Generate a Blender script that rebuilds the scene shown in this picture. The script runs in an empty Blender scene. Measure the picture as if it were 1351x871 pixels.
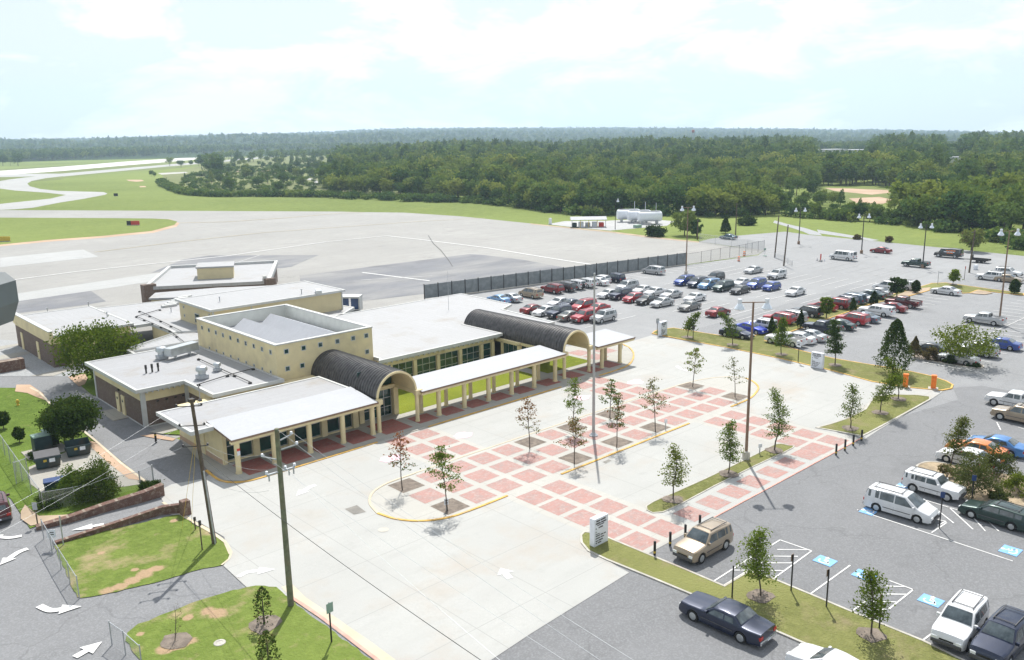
import bpy, math, random
import numpy as np
from mathutils import Vector, Matrix
R=math.radians
SC=bpy.context.scene
C=SC.collection
# ---------------------------------------------------------------- camera
F,PIT,ROLL,YAW,H=1121.,12.86,-0.91,47.18,28.
CX,CY=675.5,435.5
_p,_r,_a=R(PIT),R(ROLL),R(YAW)
cam=bpy.data.cameras.new('camera'); co=bpy.data.objects.new('camera',cam); C.objects.link(co)
cam.sensor_width=36; cam.lens=F*36/1351; cam.clip_start=.1; cam.clip_end=30000
fw=Vector((math.cos(_p)*math.cos(_a),math.cos(_p)*math.sin(_a),-math.sin(_p)))
r0=Vector((math.sin(_a),-math.cos(_a),0)); u0=r0.cross(fw)
rt=r0*math.cos(_r)+u0*math.sin(_r); up=-r0*math.sin(_r)+u0*math.cos(_r)
m=Matrix((rt,up,-fw)).transposed().to_4x4(); m.translation=Vector((0,0,H)); co.matrix_world=m
SC.camera=co
# ---------------------------------------------------------------- world, sun, exposure
SUN_EL,SUN_AZ=54.,44.          # azimuth measured from +X towards +Y
w=bpy.data.worlds.new('World'); SC.world=w; w.use_nodes=True
nt=w.node_tree; nt.nodes.clear()
out=nt.nodes.new('ShaderNodeOutputWorld'); bg=nt.nodes.new('ShaderNodeBackground')
sky=nt.nodes.new('ShaderNodeTexSky'); sky.sky_type='NISHITA'; sky.sun_disc=False
sky.sun_elevation=R(SUN_EL); sky.sun_rotation=R(90-SUN_AZ); sky.air_density=1.0; sky.dust_density=1.0; sky.ozone_density=1.2
tc=nt.nodes.new('ShaderNodeTexCoord'); mp=nt.nodes.new('ShaderNodeMapping'); mp.inputs['Scale'].default_value=(2.4,2.4,6.5)
nz=nt.nodes.new('ShaderNodeTexNoise'); nz.inputs['Scale'].default_value=2.3; nz.inputs['Detail'].default_value=9; nz.inputs['Roughness'].default_value=.58; nz.inputs['Distortion'].default_value=.35
cr=nt.nodes.new('ShaderNodeValToRGB'); cr.color_ramp.elements[0].position=.455; cr.color_ramp.elements[1].position=.585
cr.color_ramp.elements[0].color=(0,0,0,1); cr.color_ramp.elements[1].color=(1,1,1,1)
mx=nt.nodes.new('ShaderNodeMixRGB'); mx.inputs[2].default_value=(14.5,14.4,14.2,1)
mul=nt.nodes.new('ShaderNodeMath'); mul.operation='MULTIPLY'; mul.inputs[1].default_value=.85
L=nt.links.new
L(tc.outputs['Generated'],mp.inputs[0]); L(mp.outputs[0],nz.inputs['Vector']); L(nz.outputs['Fac'],cr.inputs[0]); L(cr.outputs[0],mul.inputs[0]); L(mul.outputs[0],mx.inputs[0])
sp=nt.nodes.new('ShaderNodeSeparateXYZ'); L(tc.outputs['Generated'],sp.inputs[0])
mr=nt.nodes.new('ShaderNodeMapRange'); mr.inputs[1].default_value=-.02; mr.inputs[2].default_value=.58; mr.inputs[3].default_value=.95; mr.inputs[4].default_value=.12; mr.interpolation_type='SMOOTHSTEP'
hz=nt.nodes.new('ShaderNodeMixRGB'); hz.inputs[2].default_value=(9.5,9.9,10.1,1); L(sp.outputs[2],mr.inputs[0]); L(mr.outputs[0],hz.inputs[0]); L(sky.outputs[0],hz.inputs[1])
L(hz.outputs[0],mx.inputs[1]); L(mx.outputs[0],bg.inputs[0]); L(bg.outputs[0],out.inputs[0])
bg.inputs[1].default_value=.088
sl=bpy.data.lights.new('sun','SUN'); sl.energy=5.0; sl.angle=R(.53); sl.color=(1,.965,.9)
so=bpy.data.objects.new('sun',sl); C.objects.link(so)
sd=Vector((math.cos(R(SUN_EL))*math.cos(R(SUN_AZ)),math.cos(R(SUN_EL))*math.sin(R(SUN_AZ)),math.sin(R(SUN_EL))))
so.rotation_euler=sd.to_track_quat('Z','Y').to_euler(); so.location=(0,0,80)
vs=SC.view_settings; vs.view_transform='Standard'; vs.look='None'; vs.exposure=.22; vs.gamma=1; vs.use_curve_mapping=False
SC.cycles.max_bounces=6; SC.cycles.transparent_max_bounces=12; SC.cycles.volume_bounces=1
# ---------------------------------------------------------------- photo pixel -> place on the ground (or at height z)
def ray(x,y):
    u=(x-CX)/F;v=(CY-y)/F
    u,v=u*math.cos(_r)-v*math.sin(_r),u*math.sin(_r)+v*math.cos(_r)
    d=math.cos(_p)+v*math.sin(_p); z=-math.sin(_p)+v*math.cos(_p)
    return d*math.cos(_a)+u*math.sin(_a), d*math.sin(_a)-u*math.cos(_a), z
def G(x,y,z=0.):
    a,b,c=ray(x,y);t=(z-H)/c
    return (a*t,b*t)
def GP(ps,z=0.): return [G(x,y,z) for x,y in ps]
def proj(X,Y,Z):
    Z-=H
    d=X*math.cos(_a)+Y*math.sin(_a); r_=X*math.sin(_a)-Y*math.cos(_a)
    f_=d*math.cos(_p)-Z*math.sin(_p); u_=d*math.sin(_p)+Z*math.cos(_p)
    u=r_/f_;v=u_/f_
    u,v=u*math.cos(_r)+v*math.sin(_r),-u*math.sin(_r)+v*math.cos(_r)
    return CX+F*u,CY-F*v
def HT(bx,by,ty):
    X,Y=G(bx,by); lo,hi=0,80
    for _ in range(40):
        m_=(lo+hi)/2
        if proj(X,Y,m_)[1]>ty: lo=m_
        else: hi=m_
    return lo
def PXM(x,y): # metres per photo pixel at a ground point
    X,Y=G(x,y); return math.sqrt(X*X+Y*Y+H*H)/F
# ---------------------------------------------------------------- materials
MT={}
def _mix(nt,fac,a,b):
    n=nt.nodes.new('ShaderNodeMixRGB')
    for i,v in ((0,fac),(1,a),(2,b)):
        if isinstance(v,(int,float)): n.inputs[i].default_value=v
        elif isinstance(v,tuple): n.inputs[i].default_value=v+(1,) if len(v)==3 else v
        else: nt.links.new(v,n.inputs[i])
    return n.outputs[0]
def _noise(nt,vec,scale,detail=4,rough=.55,lo=.35,hi=.65,dist=0):
    n=nt.nodes.new('ShaderNodeTexNoise'); n.inputs['Scale'].default_value=scale; n.inputs['Detail'].default_value=detail; n.inputs['Roughness'].default_value=rough; n.inputs['Distortion'].default_value=dist
    nt.links.new(vec,n.inputs['Vector'])
    r=nt.nodes.new('ShaderNodeMapRange'); r.inputs[1].default_value=lo; r.inputs[2].default_value=hi
    nt.links.new(n.outputs['Fac'],r.inputs[0]); return r.outputs[0]
def base(name,rough=.8,metal=0,spec=None):
    m=bpy.data.materials.new(name); m.use_nodes=True; nt=m.node_tree; b=nt.nodes['Principled BSDF']
    b.inputs['Roughness'].default_value=rough; b.inputs['Metallic'].default_value=metal
    if spec is not None: b.inputs['Specular IOR Level'].default_value=spec
    MT[name]=m
    return m,nt,b
def vecs(nt,world=False,scale=None,rot=0):
    if world: v=nt.nodes.new('ShaderNodeNewGeometry').outputs['Position']
    else: v=nt.nodes.new('ShaderNodeTexCoord').outputs['Object']
    if scale or rot:
        mp=nt.nodes.new('ShaderNodeMapping'); nt.links.new(v,mp.inputs[0])
        if scale: mp.inputs['Scale'].default_value=scale
        mp.inputs['Rotation'].default_value=(0,0,R(rot)); v=mp.outputs[0]
    return v
def bump(nt,b,h,s=.3,d=.05):
    n=nt.nodes.new('ShaderNodeBump'); n.inputs['Strength'].default_value=s; n.inputs['Distance'].default_value=d
    nt.links.new(h,n.inputs['Height']); nt.links.new(n.outputs[0],b.inputs['Normal'])
def pm(name,col,rough=.8,var=.15,scale=2.,metal=0,fine=18,spec=None,world=False,bmp=0,dirt=None):
    """plain surface with blotches, fine grain and optional dirt colour"""
    m,nt,b=base(name,rough,metal,spec); v=vecs(nt,world)
    dk=tuple(c*(1-var) for c in col); lt=tuple(min(1,c*(1+var)) for c in col)
    c=_mix(nt,_noise(nt,v,scale),dk,lt)
    c=_mix(nt,_noise(nt,v,fine,2),c,_mix(nt,.5*var*2,c,tuple(x*.8 for x in col)))
    if dirt: c=_mix(nt,_noise(nt,v,scale*.4,5,.6,.52,.75),c,dirt)
    nt.links.new(c,b.inputs['Base Color'])
    if bmp: bump(nt,b,_noise(nt,v,fine,3),bmp)
    return m
def paint(name,col,metal=.25):
    m,nt,b=base(name,.32,metal); v=vecs(nt)
    c=_mix(nt,_noise(nt,v,1.3),col,tuple(x*.86 for x in col)); nt.links.new(c,b.inputs['Base Color'])
    b.inputs['Coat Weight'].default_value=.7; b.inputs['Coat Roughness'].default_value=.06; return m
def asphalt(name,col,crack=.25,fade=None):
    m,nt,b=base(name,.88); v=vecs(nt,True)
    c=_mix(nt,_noise(nt,v,.035,6,.6,.3,.7),tuple(x*.82 for x in col),tuple(x*1.16 for x in col))
    c=_mix(nt,_noise(nt,v,.35,5,.6,.4,.7),c,tuple(x*.9 for x in col))
    sv=vecs(nt,True,(.02,.5,1)); c=_mix(nt,_noise(nt,sv,1.,4,.5,.55,.8),c,tuple(x*.78 for x in col))
    c=_mix(nt,_noise(nt,v,9,2,.5,.45,.75),c,tuple(x*1.25 for x in col))
    c=_mix(nt,_noise(nt,v,.12,5,.7,.6,.78),c,tuple(x*.72 for x in col))
    if fade:
        fv=vecs(nt,True,(.035,.11,1),-30); c=_mix(nt,_noise(nt,fv,1.,6,.62,.43,.68),c,fade); c=_mix(nt,_noise(nt,v,.06,5,.6,.55,.75),c,tuple(x*.72 for x in col))
    if crack:
        vo=nt.nodes.new('ShaderNodeTexVoronoi'); vo.feature='DISTANCE_TO_EDGE'; vo.inputs['Scale'].default_value=.11
        nn=nt.nodes.new('ShaderNodeTexNoise'); nn.inputs['Scale'].default_value=.25; nn.inputs['Detail'].default_value=5
        ad=nt.nodes.new('ShaderNodeVectorMath'); ad.operation='MULTIPLY_ADD'; ad.inputs[1].default_value=(6,6,0)
        nt.links.new(v,nn.inputs['Vector']); nt.links.new(nn.outputs['Color'],ad.inputs[0]); nt.links.new(v,ad.inputs[2]); nt.links.new(ad.outputs[0],vo.inputs['Vector'])
        r=nt.nodes.new('ShaderNodeMapRange'); r.inputs[1].default_value=.0; r.inputs[2].default_value=.012; r.inputs[3].default_value=crack; r.inputs[4].default_value=0
        nt.links.new(vo.outputs['Distance'],r.inputs[0]); c=_mix(nt,r.outputs[0],c,tuple(x*.45 for x in col))
    nt.links.new(c,b.inputs['Base Color']); bump(nt,b,_noise(nt,v,14,2),.25,.02); return m
def concrete(name,col,joint=(4.6,4.6),rust=True,jw=.012,off=(0,0)):
    m,nt,b=base(name,.85); v=vecs(nt,True)
    c=_mix(nt,_noise(nt,v,.12,6,.6,.3,.7),tuple(x*.88 for x in col),tuple(min(x*1.07,1) for x in col))
    sv=vecs(nt,True,(.08,.9,1),20); c=_mix(nt,_noise(nt,sv,1.,5,.6,.5,.8),c,tuple(x*.85 for x in col))
    c=_mix(nt,_noise(nt,v,7,2,.5,.4,.7),c,tuple(x*.95 for x in col))
    c=_mix(nt,_noise(nt,v,.7,6,.7,.56,.78),c,tuple(x*.82 for x in col))
    if rust: c=_mix(nt,_noise(nt,v,.14,6,.66,.52,.86),c,(.39,.32,.25))
    br=nt.nodes.new('ShaderNodeTexBrick'); br.offset=0; br.inputs['Scale'].default_value=1; br.inputs['Brick Width'].default_value=joint[0]; br.inputs['Row Height'].default_value=joint[1]
    br.inputs['Mortar Size'].default_value=jw*2; br.inputs['Color1'].default_value=(0,0,0,1); br.inputs['Color2'].default_value=(.35,.35,.35,1); br.inputs['Mortar'].default_value=(1,1,1,1); br.inputs['Mortar Smooth'].default_value=0
    mpn=nt.nodes.new('ShaderNodeMapping'); mpn.inputs['Location'].default_value=(off[0],off[1],0); nt.links.new(v,mpn.inputs[0]); nt.links.new(mpn.outputs[0],br.inputs['Vector'])
    c=_mix(nt,br.outputs['Fac'],_mix(nt,br.outputs['Color'],c,tuple(x*.94 for x in col)),tuple(x*.74 for x in col))
    nt.links.new(c,b.inputs['Base Color']); bump(nt,b,_noise(nt,v,10,2),.12,.02); return m
def bricks(name,c1,c2,mort,bw=.22,bh=.075,world=False,wall=False,wash=None):
    m,nt,b=base(name,.86)
    if wall:  # run the courses along the wall whatever way it faces
        g=nt.nodes.new('ShaderNodeTexCoord'); sp=nt.nodes.new('ShaderNodeSeparateXYZ'); nt.links.new(g.outputs['Object'],sp.inputs[0])
        a=nt.nodes.new('ShaderNodeMath'); nt.links.new(sp.outputs[0],a.inputs[0]); nt.links.new(sp.outputs[1],a.inputs[1])
        cb=nt.nodes.new('ShaderNodeCombineXYZ'); nt.links.new(a.outputs[0],cb.inputs[0]); nt.links.new(sp.outputs[2],cb.inputs[1]); v=cb.outputs[0]
    else: v=vecs(nt,world)
    br=nt.nodes.new('ShaderNodeTexBrick'); br.inputs['Scale'].default_value=1; br.inputs['Brick Width'].default_value=bw; br.inputs['Row Height'].default_value=bh; br.inputs['Mortar Size'].default_value=.006
    br.inputs['Color1'].default_value=c1+(1,); br.inputs['Color2'].default_value=c2+(1,); br.inputs['Mortar'].default_value=mort+(1,)
    nt.links.new(v,br.inputs['Vector']); v2=vecs(nt,True)
    c=_mix(nt,_noise(nt,v2,.9,5,.6,.35,.75),br.outputs['Color'],wash or c2)
    c=_mix(nt,_noise(nt,v2,3.5,4,.7,.5,.75),c,mort)
    nt.links.new(c,b.inputs['Base Color']); return m
def grass(name,a,b_,dirt,lo=.58,hi=.75,sc=.25,worn=()):
    m,nt,b=base(name,.95,0,.1); v=vecs(nt,True)
    c=_mix(nt,_noise(nt,v,sc*1.7,6,.65),a,b_)
    c=_mix(nt,_noise(nt,v,sc*9,5,.75,.42,.62),c,tuple(x*.62 for x in a))
    c=_mix(nt,_noise(nt,v,1.1,4,.7,.5,.68),c,tuple(x*1.25 for x in b_))
    c=_mix(nt,_noise(nt,v,8,3,.7,.4,.7),c,tuple(x*.7 for x in b_))
    c=_mix(nt,_noise(nt,v,sc*.13,5,.55,.35,.7),c,tuple(x*1.15 for x in b_))
    c=_mix(nt,_noise(nt,v,sc,7,.68,lo,hi),c,dirt)
    for (x,y,r) in worn:   # worn bare soil around a spot, its rim broken up by noise
        d=nt.nodes.new('ShaderNodeVectorMath'); d.operation='DISTANCE'; nt.links.new(v,d.inputs[0]); d.inputs[1].default_value=(x,y,.09)
        mr_=nt.nodes.new('ShaderNodeMapRange'); mr_.inputs[1].default_value=0; mr_.inputs[2].default_value=r*1.5; mr_.inputs[3].default_value=1.25; mr_.inputs[4].default_value=-.45; nt.links.new(d.outputs['Value'],mr_.inputs[0]); mr_.clamp=False
        ad=nt.nodes.new('ShaderNodeMath'); ad.operation='ADD'; nt.links.new(mr_.outputs[0],ad.inputs[0]); nt.links.new(_noise(nt,v,.9,7,.75,.15,.85),ad.inputs[1])
        r2=nt.nodes.new('ShaderNodeMapRange'); r2.inputs[1].default_value=.95; r2.inputs[2].default_value=1.25; r2.inputs[4].default_value=.85; nt.links.new(ad.outputs[0],r2.inputs[0]); c=_mix(nt,r2.outputs[0],c,(.43,.29,.195))
    nt.links.new(c,b.inputs['Base Color']); bump(nt,b,_noise(nt,v,6,4),.5,.08); return m
def roofmat(name,col,w=1.0,l=9.,seam=.82,stain=True,rot=0):
    m,nt,b=base(name,.7); v=vecs(nt,True,None,rot)
    br=nt.nodes.new('ShaderNodeTexBrick'); br.inputs['Scale'].default_value=1; br.inputs['Brick Width'].default_value=l; br.inputs['Row Height'].default_value=w; br.inputs['Mortar Size'].default_value=.022; br.offset=.37
    br.inputs['Color1'].default_value=col+(1,); br.inputs['Color2'].default_value=tuple(x*.95 for x in col)+(1,); br.inputs['Mortar'].default_value=tuple(x*seam for x in col)+(1,)
    nt.links.new(v,br.inputs['Vector'])
    c=_mix(nt,_noise(nt,v,.3,6,.6,.35,.75),br.outputs['Color'],tuple(x*.9 for x in col))
    c=_mix(nt,_noise(nt,v,2.5,4,.7,.45,.8),c,tuple(x*.86 for x in col))
    if stain: c=_mix(nt,_noise(nt,v,.22,6,.7,.54,.82),c,(.27,.24,.2))
    nt.links.new(c,b.inputs['Base Color']); return m
def leafmat(name,cols,trans=.35,bright=1.,isl=.42):
    m=bpy.data.materials.new(name); m.use_nodes=True; nt=m.node_tree; nt.nodes.clear(); MT[name]=m
    o=nt.nodes.new('ShaderNodeOutputMaterial'); d=nt.nodes.new('ShaderNodeBsdfDiffuse'); t=nt.nodes.new('ShaderNodeBsdfTranslucent'); mx=nt.nodes.new('ShaderNodeMixShader'); mx.inputs[0].default_value=trans
    g=nt.nodes.new('ShaderNodeNewGeometry'); oi=nt.nodes.new('ShaderNodeObjectInfo')
    cr=nt.nodes.new('ShaderNodeValToRGB'); cr.color_ramp.interpolation='LINEAR'
    e=cr.color_ramp.elements; n=len(cols)
    while len(e)<n: e.new(.5)
    for i,cc in enumerate(cols): e[i].position=i/(n-1); e[i].color=tuple(x*bright for x in cc)+(1,)
    ma=nt.nodes.new('ShaderNodeMath'); ma.operation='MULTIPLY_ADD'; ma.inputs[1].default_value=isl
    mb=nt.nodes.new('ShaderNodeMath'); mb.operation='MULTIPLY'; mb.inputs[1].default_value=1-isl
    nt.links.new(oi.outputs['Random'],mb.inputs[0]); nt.links.new(g.outputs['Random Per Island'],ma.inputs[0]); nt.links.new(mb.outputs[0],ma.inputs[2]); nt.links.new(ma.outputs[0],cr.inputs[0])
    nt.links.new(cr.outputs[0],d.inputs[0]); c2=_mix(nt,.35,cr.outputs[0],(.25,.3,.03)); nt.links.new(c2,t.inputs[0])
    nt.links.new(d.outputs[0],mx.inputs[1]); nt.links.new(t.outputs[0],mx.inputs[2]); nt.links.new(mx.outputs[0],o.inputs[0]); return m
def chainlink(name,op=.25,col=(.45,.47,.48)):
    m,nt,b=base(name,.5,.6); b.inputs['Base Color'].default_value=col+(1,)
    o=[n for n in nt.nodes if n.type=='OUTPUT_MATERIAL'][0]; tr=nt.nodes.new('ShaderNodeBsdfTransparent'); mx=nt.nodes.new('ShaderNodeMixShader')
    g=nt.nodes.new('ShaderNodeTexCoord'); sp=nt.nodes.new('ShaderNodeSeparateXYZ'); nt.links.new(g.outputs['Object'],sp.inputs[0])
    def M(op,a,b_=None):
        n=nt.nodes.new('ShaderNodeMath'); n.operation=op
        for i,q in enumerate((a,b_)):
            if q is None: continue
            if isinstance(q,(int,float)): n.inputs[i].default_value=q
            else: nt.links.new(q,n.inputs[i])
        return n.outputs[0]
    s=M('ADD',sp.outputs[0],M('MULTIPLY',sp.outputs[1],.73))
    f=None
    for sg in (1,-1):
        q=M('ABSOLUTE',M('SUBTRACT',M('FRACT',M('MULTIPLY',M('ADD',s,M('MULTIPLY',sp.outputs[2],sg)),9.)),.5))
        q=M('LESS_THAN',q,op/4); f=q if f is None else M('MAXIMUM',f,q)
    nt.links.new(f,mx.inputs[0]); nt.links.new(tr.outputs[0],mx.inputs[1]); nt.links.new(b.outputs[0],mx.inputs[2]); nt.links.new(mx.outputs[0],o.inputs[0]); return m
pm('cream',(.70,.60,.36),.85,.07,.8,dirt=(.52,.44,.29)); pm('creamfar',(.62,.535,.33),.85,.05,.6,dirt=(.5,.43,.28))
pm('trim',(.5,.51,.5),.6,.06,1.5,dirt=(.5,.5,.48)); pm('whitewall',(.66,.67,.62),.8,.06,1.)
bricks('brownbrick',(.155,.105,.08),(.125,.085,.065),(.2,.17,.15),wall=True); bricks('redbrick',(.155,.075,.052),(.11,.055,.042),(.3,.25,.2),wall=True)
bricks('paver',(.37,.195,.17),(.31,.24,.225),(.42,.35,.32),.4,.2,True,wash=(.43,.235,.205)); bricks('paver_walk',(.33,.115,.09),(.26,.09,.075),(.3,.2,.18),.4,.2,True,wash=(.36,.13,.1))
roofmat('roof',(.35,.355,.37),seam=.6); roofmat('roof2',(.375,.38,.39),.9,7.,.62,rot=90); roofmat('canopy_white',(.42,.435,.465),.6,20.,.88,False); roofmat('roofgrey',(.42,.41,.385),.5,2.,.9,False)
m,nt,b=base('vault',.42,.55); v=vecs(nt); nt.links.new(_mix(nt,_noise(nt,v,2.,4),(.066,.064,.064),(.122,.118,.117)),b.inputs['Base Color'])
m,nt,b=base('glass',.04,0,.8); v=vecs(nt); nt.links.new(_mix(nt,_noise(nt,v,.7,4),(.008,.03,.028),(.02,.075,.062)),b.inputs['Base Color'])
m,nt,b=base('carglass',.05,0,.9); v=vecs(nt); nt.links.new(_mix(nt,_noise(nt,v,1.5,4),(.035,.046,.05),(.11,.135,.145)),b.inputs['Base Color'])  # carglass: lighter bluish tone in the base colour stands in for reflected sky
pm('alu',(.5,.52,.53),.4,.1,3,.7); pm('galv',(.42,.44,.46),.45,.12,4,.5); pm('duct',(.5,.53,.55),.35,.1,2,.6); pm('blackmetal',(.03,.028,.027),.5,.2,5)
pm('wood',(.11,.085,.06),.9,.3,3,dirt=(.06,.045,.035)); pm('greenwood',(.16,.17,.11),.9,.25,3,dirt=(.2,.15,.09)); pm('bronze',(.24,.16,.11),.5,.1,3,.3); pm('polegrey',(.42,.42,.42),.5,.1,2,.4)
pm('lampglass',(.72,.78,.86),.15,.05,2); pm('rubber',(.02,.02,.02),.9,.2,5); pm('black',(.012,.012,.013),.5,.1,4); pm('grey_plastic',(.07,.07,.075),.6,.1,4)
pm('red_light',(.45,.02,.015),.25,.1,5); pm('head_light',(.75,.77,.78),.12,.05,5); pm('chrome',(.65,.66,.68),.16,.05,3,.95); pm('orange',(.85,.2,.02),.6,.1,3); pm('tar',(.06,.06,.06),.8,.2,3); pm('dullred',(.35,.12,.1),.7,.1,1); pm('redplastic',(.55,.05,.03),.6,.1,3)  # dullred: tank red desaturated in its colour to imitate distance haze
pm('signwhite',(.72,.75,.8),.5,.04,2); pm('signblue',(.02,.05,.16),.4,.1,3); pm('dumpgreen',(.02,.045,.05),.55,.25,2,dirt=(.08,.05,.03)); pm('lidgreen',(.22,.33,.27),.6,.12,2); pm('yellowmetal',(.6,.42,.05),.6,.15,3)
pm('kerbyellow',(.66,.40,.1),.8,.2,1.2,world=True,dirt=(.45,.33,.2)); pm('kerb',(.46,.44,.39),.85,.15,1.2,world=True,dirt=(.35,.3,.25)); pm('kerbcream',(.55,.48,.36),.85,.08,.6,world=True); pm('kerbred',(.62,.33,.27),.85,.15,1.2,world=True); pm('kerbdark',(.22,.21,.19),.9,.2,1.,world=True)
pm('whiteline',(.72,.72,.71),.8,.08,2.5,world=True,dirt=(.5,.5,.49)); pm('fadedline',(.47,.47,.47),.85,.1,1.,world=True); pm('yellowline',(.5,.43,.28),.85,.1,.5,world=True); pm('paintblue',(.2,.42,.75),.75,.08,2.,world=True); pm('pinkchalk',(.8,.55,.62),.9,.1,2.,world=True)
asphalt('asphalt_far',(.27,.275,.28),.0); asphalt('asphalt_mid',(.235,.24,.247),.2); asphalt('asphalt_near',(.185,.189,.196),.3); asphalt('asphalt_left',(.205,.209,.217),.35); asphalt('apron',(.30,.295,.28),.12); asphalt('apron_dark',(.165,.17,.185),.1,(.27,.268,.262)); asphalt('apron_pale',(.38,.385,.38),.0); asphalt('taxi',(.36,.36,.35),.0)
concrete('concrete',(.42,.422,.405),(5.69,5.69)); concrete('walk',(.41,.40,.36),(1.7,1.7),False); concrete('band',(.45,.44,.405),(2.85,2.85),False); concrete('runway',(.62,.61,.58),(30,30),False); concrete('pad',(.36,.345,.305),(3,3))
grass('lawn',(.085,.15,.02),(.13,.19,.035),(.30,.22,.12),.62,.8); grass('lawn_court',(.12,.18,.015),(.19,.22,.025),(.33,.3,.1),.6,.85,.6); grass('island',(.14,.165,.045),(.20,.205,.075),(.28,.23,.14),.52,.78,.4); grass('lawn_left',(.10,.165,.025),(.165,.215,.05),(.40,.30,.19),.53,.70,.22,[G(x_/2.702,620+y_/2.702)+(r_,) for x_,y_,r_ in ((385,435,.8),(430,420,.8),(475,397,.9),(520,375,1.),(560,357,.8),(480,360,.4),(620,185,.5),(360,300,.4),(780,515,.9),(740,508,.8),(670,530,.6),(600,640,1.0),(640,625,1.0),(680,615,.7),(930,565,1.0),(500,590,.4))])
grass('field',(.145,.20,.045),(.20,.245,.07),(.26,.29,.07),.6,.9,.035); grass('rough',(.13,.17,.05),(.19,.22,.08),(.30,.27,.13),.55,.85,.02); grass('scrub',(.13,.165,.06),(.19,.21,.09),(.3,.26,.16),.5,.85,.03)
grass('soilpatch',(.13,.18,.04),(.17,.2,.06),(.45,.30,.2),.34,.52,.8)
pm('mulch',(.20,.165,.135),.95,.3,2.,world=True,bmp=.4); pm('dirt',(.40,.31,.22),.95,.2,.3,world=True); pm('reddirt',(.46,.32,.22),.95,.15,.1,world=True); pm('gravel',(.36,.37,.375),.95,.25,6.,world=True,bmp=.5); pm('tan_mulch',(.38,.30,.2),.95,.3,1.5,world=True,bmp=.4)
pm('bark',(.10,.08,.065),.95,.3,5); pm('barkpale',(.2,.17,.145),.95,.25,5)
leafmat('leaf_oak',[(.06,.115,.02),(.125,.19,.03),(.21,.27,.05)]); leafmat('leaf_maple',[(.04,.07,.02),(.09,.125,.03),(.16,.15,.04),(.23,.1,.04)],.3); leafmat('leaf_red',[(.09,.09,.03),(.28,.09,.04),(.36,.12,.06)],.3)
leafmat('leaf_dark',[(.018,.04,.012),(.035,.07,.018),(.06,.1,.025)],.2); leafmat('leaf_cedar',[(.035,.065,.018),(.055,.095,.02),(.1,.13,.03)],.2); leafmat('leaf_lime',[(.06,.105,.012),(.11,.16,.02),(.17,.2,.035)]); leafmat('leaf_bush',[(.03,.055,.018),(.07,.095,.03),(.12,.13,.05)],.25); leafmat('leaf_brown',[(.1,.07,.04),(.16,.12,.06),(.12,.13,.05)],.2)
leafmat('forest',[(.03,.07,.028),(.05,.105,.035),(.08,.14,.04),(.12,.18,.05),(.24,.27,.07)],.25,1.15,.22); leafmat('forest_lime',[(.07,.12,.03),(.13,.19,.04),(.22,.26,.06),(.3,.32,.09)],.3,1.05,.3); leafmat('flower',[(.5,.08,.14),(.6,.15,.2)],.2)
chainlink('chainlink'); chainlink('meshscreen',.5,(.3,.32,.33))
pm('housing',(.12,.14,.15),.5,.15,3)
m,nt,b=base('screenfence',.75); v=vecs(nt,False,(1,1,1)); nt.links.new(_mix(nt,_noise(nt,v,1.2,5,.6),(.17,.19,.2),(.25,.27,.275)),b.inputs['Base Color'])
# hills: wooded canopy seen from far
m,nt,b=base('hills',.95,0,.05); v=vecs(nt,True); c=_mix(nt,_noise(nt,v,.004,6,.6),(.022,.045,.018),(.05,.08,.028)); c=_mix(nt,_noise(nt,v,.03,6,.7,.45,.7),c,(.012,.028,.012)); c=_mix(nt,_noise(nt,v,.0016,5,.6,.68,.8),c,(.14,.16,.07)); nt.links.new(c,b.inputs['Base Color'])
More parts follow.
